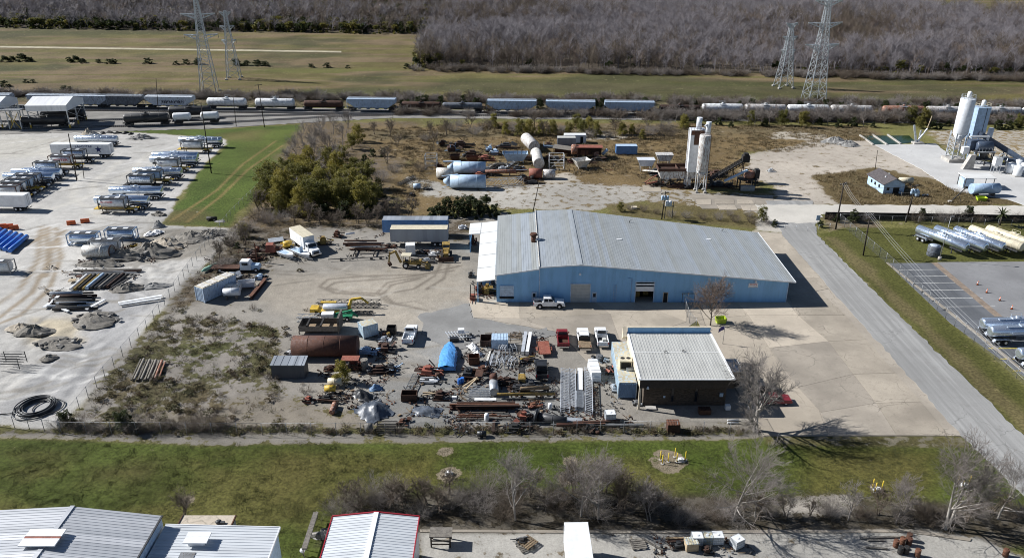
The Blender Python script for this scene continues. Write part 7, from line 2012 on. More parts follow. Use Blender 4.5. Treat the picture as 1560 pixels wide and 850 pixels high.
_,wI=pole('dark utility pole inside the fence of the tanker lot',(1315,389),(1326,326),.17,1)
_,wK=pole('thin leaning pole behind the workshop ridge',(812,322),(827,277),.12,0)
_,wT=pole('transformer pole behind the workshop',(1008,334),(1014,292),.16,1,trafo=True)
put('brace','pole_wood',bpy.data.objects['utility_pole'],lambda mb:mb.beam((0,0,2.0),(.3,.2,.1),.06))
lp=thing('lamp_post','slim light pole on a block beside the polished tankers','lamp post',P(1431,396))
hl_=Zt(330,lp.location.y)
put('shaft','grey_steel',lp,lambda mb:mb.tube((0,0,.6),(.3,0,hl_),.09,.06,8));put('base','concrete_block',lp,lambda mb:mb.tube((0,0,0),(0,0,.7),.35,n=12));put('lamp_head','grey_steel',lp,lambda mb:mb.box(.6,0,hl_-.05,.8,.3,.12))
# parts of the transformer bank structure
bankp=thing('transformer_rack','steel rack with white transformers behind the workshop','transformer',P(1018,333))
for x in(-.9,.9):put('post','dark_steel',bankp,lambda mb:mb.box(x,0,0,.15,.15,4.2))
put('crossbar','dark_steel',bankp,lambda mb:mb.box(0,0,3.0,2.4,.2,.2))
for x in(-.6,.1):put('transformer','silo_white',bankp,lambda mb:mb.lathe((x,-.3,3.2),(x,-.3,4.6),[(0,.35),(.05,.4),(.9,.4),(1,.2)],14))
def wire(label,a,b,sag=1.2,r=.018,mat='wire',name='power_line'):
 mb=MB();n=14
 pts=[Vector(a).lerp(Vector(b),i/n)-Vector((0,0,sag*4*(i/n)*(1-i/n)))for i in range(n+1)]
 for i in range(n):mb.tube(pts[i],pts[i+1],r,n=3,caps=False)
 o=mb.build(name,mat);return tag(o,label,'wire','overhead power lines')
for k in range(3):
 o_=Vector((.5*(k-1),.3*(k-1),.1))
 wire('overhead wire running from the lot pole over the parked tankers',wI+o_,P(1640,640,8)+o_*2,1.5,.02,'pale_wire')
 wire('overhead wire between the gate pole and the lot pole',wF+o_,wI+o_,.8,.02,'pale_wire')
 wire('overhead wire between the gate pole and the house pole',wF+o_,wG+o_,.8)
wire('overhead wire between the leaning pole and the lawn pole',wA,wB,1.0);wire('overhead wire from the lawn pole to the tall railway pole',wB,wE,1.0)
wire('overhead wire from the workshop rack pole to the gate pole',wT,wF,1.5)
def pylon(label,base,top,w=9.0,arms=3,aw=8.0):
 p=P(*base);h=Zt(top,p.y)
 t=thing('transmission_tower',label,'pylon',p,.12)
 def leg_at(sx,sy,z):
  k=1-z/h
  ww=w/2*max(.17,.17+.83*k**1.15-.0)
  return Vector((sx*ww,sy*ww,z))
 lv=[0];z=0
 while z<h-1:
  k=max(.12,1-z/h);z+=max(1.9,w*.62*k);lv.append(min(z,h))
 cs=[(-1,-1),(1,-1),(1,1),(-1,1)]
 for sx,sy in cs:put('leg','galvanised',t,lambda mb:[mb.beam(leg_at(sx,sy,a),leg_at(sx,sy,b_),.24)for a,b_ in zip(lv[:-1],lv[1:])])
 for i,(a,b_)in enumerate(zip(lv[:-1],lv[1:])):
  def lace(mb):
   for(x0,y0),(x1,y1)in zip(cs,cs[1:]+cs[:1]):
    mb.beam(leg_at(x0,y0,a),leg_at(x1,y1,b_),.1);mb.beam(leg_at(x1,y1,a),leg_at(x0,y0,b_),.1);mb.beam(leg_at(x0,y0,b_),leg_at(x1,y1,b_),.1)
  put('lacing','galvanised',t,lace)
 for k in range(arms):
  z=h*(.975-.2*k)
  for s in(-1,1):
   def arm(mb):
    q=Vector((s*aw*(.8 if k==0 else 1)/2,0,z+.3))
    for sx,sy,dz in((s,-1,0),(s,1,0),(s,-1,-1.6),(s,1,-1.6)):mb.beam(leg_at(sx,sy,z)+Vector((0,0,dz)),q,.26)
    for f in(.25,.5,.75):mb.beam(Vector((s*w*.07,0,z-1.6)).lerp(q,f),Vector((s*w*.07,0,z)).lerp(q,f),.2);mb.beam(leg_at(s,-1,z).lerp(q,f),leg_at(s,1,z).lerp(q,min(1,f+.25)),.2);mb.beam(leg_at(s,1,z).lerp(q,f),leg_at(s,-1,z).lerp(q,min(1,f+.25)),.2)
   a_=put('crossarm','galvanised',t,arm)
   put('insulator','grey_steel',a_,lambda mb:mb.tube((s*aw*(.8 if k==0 else 1)/2,0,z+.3),(s*aw*(.8 if k==0 else 1)/2,0,z-1.2),.09,n=6))
 for sx,sy in cs:put('footing','concrete_block',t,lambda mb:mb.box(sx*w/2,sy*w/2,-.1,1.0,1.0,.6))
 return t
pylon('tall steel lattice tower left of centre, nearer of the left pair',(320,141),-14,6.2,3,13)
pylon('smaller steel lattice tower, farther of the left pair',(357,120),17,5.6,3,6)
pylon('smaller steel lattice tower, farther of the right pair',(1193,133),34,6.0,3,6)
pylon('tall steel lattice tower on the right, nearer of the right pair',(1238,160),-2,7.0,3,13)
def fence(name,label,pts,h=2.0,step=3.0,mesh=True,postmat='grey_steel',cat='fence',world=False):
 q=[Vector(p)for p in pts]if world else[P(*p)for p in pts]
 t=thing(name,label,cat,(0,0,0))
 first=None
 for a,b_ in zip(q[:-1],q[1:]):
  n=max(1,round((b_-a).length/step))
  for k in range(n+(b_ is q[-1])):
   p=a.lerp(b_,k/n)
   if first is None:
    first=MB().tube((0,0,-.1),(0,0,h),.045,n=6).build('post',postmat,t);first.location=p
   else:again(first,t,p)
  put('top_rail',postmat,t,lambda mb:mb.tube(a+Vector((0,0,h-.05)),b_+Vector((0,0,h-.05)),.02,n=5))
  if mesh:put('mesh_panel','chain_link',t,lambda mb:mb.add([a,b_,b_+Vector((0,0,h-.06)),a+Vector((0,0,h-.06))],[(0,1,2,3)]))
 return t
fence('chain_link_fence','chain-link fence running up between limestone yard and work yard',[(92,657),(160,575),(235,488),(300,397),(352,332),(405,279),(436,246)],2.0)
fence('chain_link_fence','low chain-link fence at the lower left corner by the hose coil',[(-60,641),(0,649),(91,659)],2.0,2.4)
fence('chain_link_fence','chain-link fence along the front of the work yard',[(94,660),(400,662),(700,661),(950,659),(1152,660)],2.0,3.4)
fence('chain_link_fence','short chain-link return fence beside the broad bare tree',[(1152,660),(1138,634)],2.0)
fence('chain_link_fence','chain-link fence between the road verge and the tanker lot',[(1278,339),(1349,400),(1440,485),(1532,561),(1620,640)],2.2)
fence('chain_link_fence','chain-link fence between the tanker lot grass and the dark wall',[(1279,338),(1560,347),(1800,354)],2.0)
fence('chain_link_fence','chain-link fence at the workshop corner beside the bare tree',[(1042,466),(1050,492),(1060,500)],2.0,2.0)
gt=fence('road_gate','low swing gate across the road by the gate pole',[(1195,349),(1230,352),(1264,347)],1.1,3.0,False,'white_paint','gate')
dw=thing('boundary_wall','long dark screened wall beside the cross road','wall',(0,0,0))
wl=[P(1256,334),P(1400,336),P(1560,339),P(1900,345)]
for a,b_ in zip(wl[:-1],wl[1:]):
 n=max(1,int((b_-a).length/4))
 for k in range(n):
  put('panel','dark_void',dw,lambda mb:mb.beam(a.lerp(b_,k/n)+Vector((0,0,.9)),a.lerp(b_,(k+.99)/n)+Vector((0,0,.9)),.12,1.8))
sgn=thing('road_sign','small blue sign on a post beside the road junction','sign',P(1245,341))
put('post','galvanised',sgn,lambda mb:mb.tube((0,0,0),(0,0,1.6),.05,n=6));put('board','light_blue',sgn,lambda mb:mb.box(0,-.06,.9,.9,.06,1.2))
fl=thing('flag_pole','short flag pole with a dark flag beside the office','flag',P(1101,524))
put('pole','grey_steel',fl,lambda mb:mb.tube((0,0,0),(0,0,3.6),.05,.03,6));put('flag','flag_cloth',fl,lambda mb:mb.add([(0,0,3.5),(-.5,.12,3.25),(-1.0,-.05,2.9),(-1.0,-.05,2.2),(-.5,.12,2.5),(0,0,2.8)],[(0,1,4,5),(1,2,3,4)]))
# yellow bollards on the lawn
for i,(x,y,lb_)in enumerate(((1006,700,'leftmost yellow bollard of the group of six'),(1009,706,'yellow bollard in front of the leftmost of the six'),(1018,703,'third yellow bollard from the left of the six'),(1028,696,'rear yellow bollard of the group of six'),(1031,703,'yellow bollard beside the white meter box'),(1044,701,'rightmost yellow bollard of the group of six'),(1329,743,'left yellow bollard of the lone trio on the lawn'),(1333,749,'front yellow bollard of the lone trio on the lawn'),(1343,746,'right yellow bollard of the lone trio on the lawn'),(1459,738,'left yellow bollard under the sprawling bare tree'),(1466,742,'right yellow bollard under the sprawling bare tree'),(1476,738,'third yellow bollard under the sprawling bare tree'))):
 b_=thing('bollard',lb_,'bollard',P(x,y),0,'yellow bollards on the lawn')
 put('post','bollard_yellow',b_,lambda mb:mb.tube((0,0,0),(0,0,1.45),.065,n=10));put('footing','concrete_block',b_,lambda mb:mb.tube((0,0,-.02),(0,0,.06),.24,n=10))
for x,y,lb_ in((1037,702,'white meter box among the six yellow bollards'),(1336,747,'white meter box inside the lone bollard trio'),(1468,740,'white meter box under the sprawling bare tree'),(684,722,'white round marker in its bare patch on the lawn')):
 o=thing('meter_box',lb_,'box',P(x,y));put('pad','concrete_block',o,lambda mb:mb.box(0,0,-.02,1.1,.8,.08));put('cover','clean_white',o,lambda mb:(mb.box(0,0,.06,.7,.5,.35),mb.tube((0,0,.4),(0,0,.55),.12,n=8)))
 # ------------------------------------------------------------------ the work yard
tk=lying('rust_tank','huge rust-brown cylindrical tank lying in the yard','tank',(446,546),(545,546),1.75,'tank_rust',n=30)
container('small white container standing right of the rusty tank',560,514,2.6,'container_pale','container_top',.55,2.2,2.3,'storage_box')
sd=thing('dark_shed','dark metal shed with pale ribbed roof below the rusty tank','shed',P(440,577)+Vector((0,1.2,0)),.0)
put('wall','shed_dark',sd,lambda mb:mb.box(0,0,0,5.2,2.3,2.5));rs_=put('roof','shed_top',sd,lambda mb:mb.box(0,.1,2.5,5.4,2.7,.1,rx=.08));put('door','shed_dark',sd,lambda mb:mb.box(1.2,-1.18,.05,1.4,.05,2.2))
for k in range(5):put('roof_seam','shed_top',rs_,lambda mb:mb.box(-2.2+k*1.1,.1,2.6,.08,2.6,.05,rx=.08))
bd_=bin_('dump_body','weathered grey dump body with upright headboard above the rusty tank',486,509,7.0,3.2,1.0,'grey_timber','timber',0,.98,.5,'truck body')
put('headboard','grey_timber',bd_,lambda mb:mb.box(3.5,0,.5,.35,3.3,2.6));put('crossbar','black_iron',bd_,lambda mb:mb.box(-2.0,0,1.4,.3,3.2,.3));put('crossbar','black_iron',bd_,lambda mb:mb.box(.4,0,1.4,.3,3.2,.3))
# crane-like yellow and green machines
yc=thing('boom_crane','yellow crane carrier with grey body and curved yellow boom','crane',P(508,481)+Vector((0,1.2,0)),.0)
put('deck','yellow_paint',yc,lambda mb:mb.box(-.3,0,.7,7.0,2.0,.35));put('body','aluminium',yc,lambda mb:mb.lathe((-2.2,0,1.7),(2.8,0,1.7),[(0,.7),(.05,.85),(.95,.85),(1,.7)],14));put('cab','yellow_paint',yc,lambda mb:mb.box(-4.0,0,.6,1.6,2.0,1.0));put('toolbox','yellow_paint',yc,lambda mb:mb.box(-1.3,.9,2.3,3.2,.6,.3))
put('boom','yellow_paint',yc,lambda mb:(mb.beam((2.9,0,1.0),(3.5,.3,3.6),.5),mb.beam((3.5,.3,3.6),(5.6,.3,4.0),.45),mb.beam((5.6,.3,4.0),(7.0,.2,2.6),.35)));put('underframe','black_iron',yc,lambda mb:mb.box(0,0,.3,6.5,1.2,.4))
yc.scale=(.9,.9,.72)
for x in(-3,2.4):wheel_pair(yc,x,.85,.42,.25,False)
gl=thing('green_loader','green and white machine with folded arm in front of the yellow crane','machine',P(515,490)+Vector((0,.8,0)),.05)
put('hood','clean_white',gl,lambda mb:mb.box(-1.9,0,.7,2.2,1.4,.7));put('frame','green_paint',gl,lambda mb:mb.box(.4,0,.5,4.2,1.2,.4));put('arm','green_paint',gl,lambda mb:(mb.beam((-.6,.4,1.0),(2.2,.4,1.5),.3),mb.beam((2.2,.4,1.5),(3.4,.2,.4),.28),mb.beam((.5,-.4,1.5),(2.6,-.2,2.0),.25)))
for x in(-1.8,1.6):wheel_pair(gl,x,.7,.4,.25,False)
lattice('lattice_gantry','long dark lattice frame behind the yellow crane',(483,466),(580,466),1.4,1.0,'dark_steel')
lattice('lattice_gantry','pale lattice frames lying left of the green machine',(453,488),(486,487),1.4,.9,'galvanised')
lattice('trailer_tongue','dark triangular trailer tongue right of the green machine',(540,478),(568,478),1.2,.3,'dark_steel')
# backhoe and loader
bh=thing('backhoe','olive-yellow backhoe with raised rear arm in front of the trailers','backhoe',P(625,410)+Vector((0,1.0,0)),-.05)
put('body','machine_yellow',bh,lambda mb:(mb.box(.2,0,.7,3.4,1.0,.7),mb.box(1.5,0,1.2,1.6,.9,.5)));put('canopy','cream_paint',bh,lambda mb:mb.box(-.8,0,2.75,2.0,1.7,.1))
for x in(-1.6,.0):
 for y in(-.75,.75):put('canopy_post','machine_yellow',bh,lambda mb:mb.box(x,y,1.3,.1,.1,1.45))
put('seat','black_plastic',bh,lambda mb:(mb.box(-.8,0,1.3,.6,.6,.25),mb.box(-1.05,0,1.5,.12,.6,.6)))
put('boom','machine_yellow',bh,lambda mb:(mb.beam((-2.0,0,1.0),(-3.0,0,3.5),.4),mb.beam((-3.0,0,3.5),(-4.2,0,2.9),.36)));put('stick','machine_yellow',bh,lambda mb:mb.beam((-4.2,0,3.3),(-4.5,0,1.0),.28));put('rear_bucket','dark_rust',bh,lambda mb:mb.prism([(-4.8,.9),(-4.2,1.0),(-3.9,.4),(-4.4,.15)],-.35,.35,'y'))
put('loader_arm','machine_yellow',bh,lambda mb:(mb.beam((1.0,.55,1.5),(3.3,.55,.6),.2),mb.beam((1.0,-.55,1.5),(3.3,-.55,.6),.2)));put('front_bucket','machine_yellow',bh,lambda mb:mb.prism([(3.2,.1),(4.1,.1),(4.0,.25),(3.4,.9),(3.2,.9)],-1.1,1.1,'y'))
wheel_pair(bh,-.9,.8,.68,.4,False);wheel_pair(bh,1.7,.75,.45,.3,False)
dz=thing('dozer','yellow dozer with wide blade parked facing out by the workshop','dozer',P(680,392),-UP+.05)
put('body','machine_yellow',dz,lambda mb:(mb.box(.2,0,.7,2.8,1.0,.8),mb.box(-1.0,0,.7,1.0,1.5,.9)))
for s in(-1,1):put('track','black_iron',dz,lambda mb:mb.prism([(-1.7,.1),(1.5,.1),(1.8,.45),(1.5,.85),(-1.7,.85),(-1.95,.45)],s*.95-.25,s*.95+.25,'y'))
put('blade','dark_rust',dz,lambda mb:mb.box(2.6,0,.05,.2,3.2,1.0,ry=-.15));put('roll_cage','machine_yellow',dz,lambda mb:[mb.box(x,y,1.5,.12,.12,1.4)for x in(-1.3,.0)for y in(-.7,.7)]+[mb.box(-.65,0,2.9,1.8,1.6,.1)]);put('push_arm','machine_yellow',dz,lambda mb:[mb.beam((.5,y,.5),(2.5,y,.4),.16)for y in(-1.3,1.3)])
container('small white cube cabin behind the backhoe',625,389,1.9,'clean_white','clean_white',.1,1.8,2.2,'cube_cabin')
for i,(lb_,x,y,w,d,h,pl)in enumerate((('grey engine parts on the ground right of the white cube',642,390,2.6,1.6,1.0,'grey'),('white and grey parts in front of the dozer',661,392,2.4,1.8,1.0,'white'),('pale tank parts right of the backhoe',652,401,3.0,1.6,.9,'grey'),('rusty parts between cube cabin and dozer',652,388,2.0,1.4,.8,'rust'),('red-brown scrap at the left end of the grey trailer',594,378,2.6,1.5,.9,'rust'),('blue-white scrap behind the lean-to',705,350,2.0,1.5,1.0,'white'),('rust and brown parts on shelves inside the lean-to front',732,450,2.0,2.5,2.4,'rust'),('yellow and orange parts on shelves inside the lean-to',744,451,2.4,2.0,2.6,'yellow'),('coloured parts stacked high against the workshop inside the lean-to',752,448,1.8,3.0,3.0,'mixed'),('parts on shelves seen under the lean-to bump-out',721,374,1.6,3.0,2.6,'rust'),('grey bin beside the lean-to',718,424,1.2,1.6,1.2,'grey'))):
 scrap(lb_,x,y,w,d,h,pl,700+i,11,'parts_heap','parts')
fk=thing('forklift_mast','tall dark forklift mast at the lean-to corner','mast',P(720,458))
for x in(-.35,.35):put('upright','black_iron',fk,lambda mb:mb.box(x,0,.1,.14,.2,3.2))
put('carriage','red_oxide',fk,lambda mb:(mb.box(0,-.2,.3,1.0,.12,.6),mb.box(-.3,-.8,.2,.12,1.2,.06),mb.box(.3,-.8,.2,.12,1.2,.06),mb.box(0,.6,.1,1.1,1.0,.9)))
def bar(name,label,a,b,shape,s,mat,z=.0,cat=None,group=None,s2=None):
 pa,pb=P(*a),P(*b);d=pb-pa;L=d.length
 mb=MB()
 if shape=='pipe':mb.lathe((-L/2,0,s),(L/2,0,s),[(0,s),(1,s),(1,s*.82),(.5,s*.8)],10,caps=False);mb.lathe((-L/2,0,s),(-L/2+.05,0,s),[(0,s*.95),(1,s*.95)],10)
 elif shape=='i':
  mb.box(0,0,0,L,s,s*.1);mb.box(0,0,s*.1,L,s*.1,s*.8);mb.box(0,0,s*.9,L,s,s*.1)
 else:mb.box(0,0,0,L,s,s2 or s)
 o=mb.build(name,mat);o.location=(pa+pb)/2+Vector((0,0,z));o.rotation_euler=(0,0,math.atan2(d.y,d.x))
 return tag(o,label,cat or name.split('_')[-1],group)
 # rack of beams left of the grey trailer
rk=R
for k in range(14):
 y=366+1.9*(k%7);x0=528+rk.uniform(-6,14);x1=585+rk.uniform(-14,8)
 bar('steel_beam','steel beam in the dark rack left of the grey trailer',(x0,y+8),(x1,y+8+rk.uniform(-1,1)),rk.choice(('i','pipe','box')),rk.uniform(.14,.26),rk.choice(('dark_rust','rust','grey_steel','black_iron','galvanised')),.5+.34*(k//7)+rk.uniform(0,.2),'beam','beams in the rack')
for x,lb_ in((542,'left trestle carrying the steel beams'),(572,'right trestle carrying the steel beams')):
 t=thing('trestle',lb_,'trestle',P(x,384))
 put('beam','black_iron',t,lambda mb:mb.box(0,0,.3,.2,5.2,.2))
 for y in(-2.4,0,2.4):put('leg','black_iron',t,lambda mb:mb.box(0,y,0,.16,.16,.34))
bar('white_pipe','white pipe lying on top of the steel rack',(527,368),(541,366),'pipe',.22,'clean_white',1.5)
bar('long_pole','long thin dark pole on blocks in front of the steel rack',(500,398),(586,394),'box',.14,'dark_steel',.35)
for x,y in((520,397),(566,395),(580,394.5)):
 o=tag(MB().box(0,0,0,.5,.5,.36).build('pole_block','dark_steel'),'dark block under the long thin pole','block','blocks under the long pole');o.location=P(x,y)
 # upper-left corner of the yard
ot=thing('old_truck','old white truck cab with rusty flat bed in the weeds','truck',P(378,412),.0)
put('cab','clean_white',ot,lambda mb:cabin(mb,[(-1.3,.5),(.9,.5),(.9,1.5),(.5,2.3),(-1.2,2.3)],2.0,1.7));put('hood','light_blue',ot,lambda mb:cabin(mb,[(.9,.5),(2.6,.5),(2.6,1.1),(2.4,1.4),(.9,1.5)],1.7,1.4));put('side_window','glass',ot,lambda mb:mb.box(-.2,-.95,1.5,1.2,.06,.55));put('flat_bed','rust',ot,lambda mb:mb.box(-4.4,0,.7,5.6,2.2,.2));put('chassis','black_iron',ot,lambda mb:mb.box(-1.5,0,.4,8,.8,.3))
wheel_pair(ot,1.9,.85,.45,.28,False);wheel_pair(ot,-5.4,.85,.45)
cn=lying('green_canoe','pale green canoe lying beside the fence','boat',(314,414),(331,406),.4,'pale_green',.9)
gb=container('grey-blue box trailer with bays on its roof standing at an angle',328,452,7.6,'hopper_blue','cream_paint',1.02,2.3,2.9,'box_container')
for k in range(4):put('roof_panel','stained_white',gb,lambda mb:mb.box(-2.8+k*1.85,0,2.66+.3,1.5,2.0,.08))
lying('white_tank','white tank on skids right of the grey-blue box, nearer one','tank',(341,456),(366,455),.75,'silo_white',lift=.5)
lying('white_tank','white tank on skids right of the grey-blue box, farther one','tank',(344,447),(368,446),.7,'stained_white',lift=.4)
bin_('small_trailer','white open trailer with rust-red load beside the white tanks',374,441,3.2,1.8,1.0,'silo_white','rust',.2,.95,.4,'trailer')
bar('rust_girder','rusty girder lying diagonal right of the white tanks',(382,456),(405,428),'i',.7,'rust',0,'girder')
scrap('blue-grey pump skid above the rusty girder',397,427,2.4,1.6,1.2,'blue',720,7)
scrap('grey pipes and frames left of the old truck front',355,425,5.5,2.0,1.0,'grey',721,10);scrap('rusty frame behind the old white truck',388,398,3.6,2.0,1.6,'rust',722,10)
bar('rust_column','rusty post standing behind the old white truck',(391,399),(392.5,399),'box',.3,'rust',0,'post',None,4.2)
rt=thing('rust_truck','derelict rust-red truck in the weeds behind the boats','truck',P(410,386),.15)
put('cab','red_oxide',rt,lambda mb:cabin(mb,[(-.6,.5),(1.5,.5),(1.5,1.4),(1.1,2.2),(-.4,2.2)],2.0,1.7));put('hood','rust',rt,lambda mb:cabin(mb,[(1.5,.5),(2.8,.5),(2.7,1.2),(1.5,1.4)],1.6,1.3));put('chassis','dark_rust',rt,lambda mb:mb.box(-2.6,0,.5,4.4,.8,.3));put('winch','rust',rt,lambda mb:mb.lathe((-2.4,-.6,1.1),(-2.4,.6,1.1),[(0,.5),(.1,.3),(.9,.3),(1,.5)],12))
wheel_pair(rt,2.0,.8,.42,.26,False);wheel_pair(rt,-3.6,.85,.42)
rl=lying('yellow_roller','yellow drum roller beside the rust-red truck','roller',(433,379),(445,377),.75,'yellow_paint');put('frame','yellow_paint',rl,lambda mb:(mb.box(0,-1.0,.6,2.6,.15,.3),mb.box(0,1.0,.6,2.6,.15,.3)))
bar('metal_sheet','pale crumpled metal sheet behind the rust-red truck',(409,369),(432,366),'box',2.6,'galvanised',.3,'sheet',None,.08)
def boat(label,a,b,w,console=True):
 pa,pb=P(*a),P(*b);d=pb-pa;L=d.length
 t=thing('small_boat',label,'boat',(pa+pb)/2,math.atan2(d.y,d.x))
 mb=MB();st_=[(-L/2,.9),(-L/6,1.0),(L/6,.95),(L/3,.65),(L/2,.06)]
 vs=[]
 for x,k in st_:vs+=[(x,-w/2*k,1.15),(x,-w/2*k*.7,.5),(x,0,.38),(x,w/2*k*.7,.5),(x,w/2*k,1.15)]
 fs=[(i*5+j,(i+1)*5+j,(i+1)*5+j+1,i*5+j+1)for i in range(4)for j in range(4)]+[(0,1,2,3,4)]
 mb.add(vs,fs);mb.build('hull','clean_white',t)
 put('deck','light_blue',t,lambda m2:m2.add([(x,s*w/2*k*.93,1.0)for x,k in st_ for s in(-1,1)],[(2*i,2*i+1,2*i+3,2*i+2)for i in range(4)]))
 put('gunwale','clean_white',t,lambda m2:[m2.beam((x0,s*w/2*k0,1.16),(x1,s*w/2*k1,1.16),.12,.08)for(x0,k0),(x1,k1)in zip(st_[:-1],st_[1:])for s in(-1,1)])
 put('bow_deck','clean_white',t,lambda m2:m2.add([(L/6,-w/2*.9,1.19),(L/6,w/2*.9,1.19),(L/3,w/2*.62,1.19),(L/2,0,1.19),(L/3,-w/2*.62,1.19)],[(0,1,2,3,4)]))
 if console:put('console','light_blue',t,lambda m2:(m2.box(0,0,1.0,.6,.8,.9),m2.box(.25,0,1.9,.05,.8,.35)));put('outboard','black_plastic',t,lambda m2:m2.box(-L/2-.2,0,.9,.4,.4,.8))
 put('trailer','grey_steel',t,lambda m2:(m2.box(0,.5,.25,L*.9,.1,.12),m2.box(0,-.5,.25,L*.9,.1,.12),m2.beam((L*.3,.5,.3),(L*.68,0,.4),.1),m2.beam((L*.3,-.5,.3),(L*.68,0,.4),.1)))
 wheel_pair(t,-L*.2,w*.42,.28,.18,False)
 return t
boat('small white open boat on a trailer, left of the pair',(427,389),(447,396),1.8,False);boat('white boat with console and motor on a trailer, right of the pair',(446,385),(472,396),1.9)
scrap('yellow loader wreck right behind the box truck',494,374,3.2,2.0,2.2,'yellow',724,10,'loader_wreck');scrap('rust-red plough frame above the steel rack',514,363,2.4,2.0,1.8,'rust',725,7)
# --- around the blue tarp
bt_=thing('tarped_boat','boat wrapped in a bright blue tarp in mid yard','boat',P(683,546),UP)
def tarp(mb,L=8.2,w=2.9):
 n,m_=18,10;rn=random.Random(9);vs=[]
 for i in range(n+1):
  x=-L/2+L*i/n;k=1-max(0,(x/(L/2)))**2.6*.62;hgt=1.45+.35*math.exp(-((x+.4)/1.3)**2)-.25*max(0,x/(L/2))+.06*math.sin(i*1.7)
  for j in range(m_+1):
   u=-1+2*j/m_
   z=hgt*(1-abs(u)**1.5*.34)if abs(u)<.85 else(.35 if abs(u)<.99 else .18)+.08*rn.random()
   vs.append((x+rn.uniform(-.05,.05),u*w/2*max(.12,k)*(1+.05*math.sin(i*2.1)),z+rn.uniform(-.04,.04)))
 mb.add(vs,[(i*(m_+1)+j,(i+1)*(m_+1)+j,(i+1)*(m_+1)+j+1,i*(m_+1)+j+1)for i in range(n)for j in range(m_)],False)
 mb.add([(-L/2,-w/2,.2),(-L/2,w/2,.2),(-L/2,w/2*.7,1.2),(-L/2,0,1.0),(-L/2,-w/2*.7,1.2)],[(0,1,2,3,4)])
bt_.scale=(1,1,.78);put('tarp','blue_tarp',bt_,tarp);put('trailer','black_iron',bt_,lambda mb:(mb.box(0,.6,.2,6.5,.12,.15),mb.box(0,-.6,.2,6.5,.12,.15)));wheel_pair(bt_,-1.6,1.0,.33,.2,False)
at_=thing('boat_trailer','aluminium boat trailer with white cooler above the blue tarp','trailer',P(702,514),.1)
put('frame','aluminium',at_,lambda mb:[mb.beam((-1.9+.5*k,-1.0,.5),(-2.6+.5*k,1.3,.6),.08)for k in range(7)]+[mb.box(-.2,-.8,.4,4.2,.12,.12),mb.box(-.6,1.0,.4,4.2,.12,.12)]);put('cooler','clean_white',at_,lambda mb:mb.box(.1,.5,.7,1.1,.8,.7));put('box','black_plastic',at_,lambda mb:mb.box(-1.2,-1.2,0,1.5,.8,.7));put('fender','rubber',at_,lambda mb:mb.torus((1.0,-1.3,.35),.3,.13,14,6,'y'))
def crate(label,px,py,w,d,h,mat,rz=.0,name='steel_box',cat='box',lid=None):
 t=thing(name,label,cat,P(px,py)+Vector((0,d/2,0)),rz)
 for s in(-1,1):
  put('side',mat,t,lambda mb:mb.box(0,s*d/2,.05,w,.07,h));put('end',mat,t,lambda mb:mb.box(s*(w/2+.002),0,.05,.07,d-.08,h))
 put('floor','dark_void' if not lid else mat,t,lambda mb:mb.box(0,0,.03,w-.1,d-.1,.08))
 if lid:put('lid',lid,t,lambda mb:mb.box(0,0,h+.05,w+.04,d+.04,.06));[put('rib',lid,t,lambda mb:mb.box(-w/2+w*(k+.5)/5,0,h+.1,.1,d,.05))for k in range(5)]
 return t
crate('pale blue ribbed metal box in the scrap rows',761.5,532,2.7,2.3,1.7,'light_blue',0,lid='light_blue');crate('dark open steel bin left of the pale blue box',740,528,1.8,2.2,1.1,'dark_rust');crate('rusty crate below the white panels',722,556,1.7,1.4,1.3,'rust',.1);crate('black open box right of the small white container',596,510,1.5,1.4,1.2,'black_iron');crate('dark crate at the foot of the ramp ladder',623,612,2.3,1.5,1.1,'dark_rust')
crate('rust-red metal box by the front fence right of the office tote',1026,660,1.7,1.4,1.3,'dark_rust',0,lid='rust');crate('brown box in the shade before the office',1074,632,1.7,1.0,.7,'dark_rust',0,lid='dark_rust');crate('small bright white cooler at the office wall',1109,625,.7,.6,.6,'clean_white',0,lid='clean_white')
for i,(a,b_,mt,lb_)in enumerate((((739,508),(767,508),'grey_timber','grey plank behind the pale blue box'),((768,512),(783,511),'timber','brown plank right of the grey plank'),((796,541),(801,510),'aluminium','left bundle of white profiles'),((803,541),(808,511),'clean_white','right bundle of white profiles'),((737,566),(747,535),'stained_white','pale plank leaning toward the silver tank'),((742,570),(750,540),'galvanised','grey plank beside the pale leaning plank'))):
 bar('plank',lb_,a,b_,'box',.55 if i in(2,3)else .3,mt,.02,'plank',None,.7 if i in(2,3)else .12)
def ladder(label,a,b,w=.5,mat='aluminium',z=.1,group=None,cat='ladder'):
 pa,pb=P(*a),P(*b);d=pb-pa;L=d.length
 t=thing('ladder',label,cat,(pa+pb)/2+Vector((0,0,z)),math.atan2(d.y,d.x),group)
 for s in(-1,1):put('rail',mat,t,lambda mb:mb.box(0,s*w/2,0,L,.08,.12))
 n=int(L/.4)
 for k in range(n):put('rung',mat,t,lambda mb:mb.box(-L/2+(k+.5)*L/n,0,.02,.06,w,.06))
 return t
ladder('aluminium ladder lying in the scrap rows',(751,558),(757,535),.8);ladder('steel ramp ladder above the dark crate',(622,598),(634,574),.9,'grey_steel',.5);ladder('rusty ladder frame at the fence side of the trusses',(908,634),(906,590),.9,'dark_rust',.1)
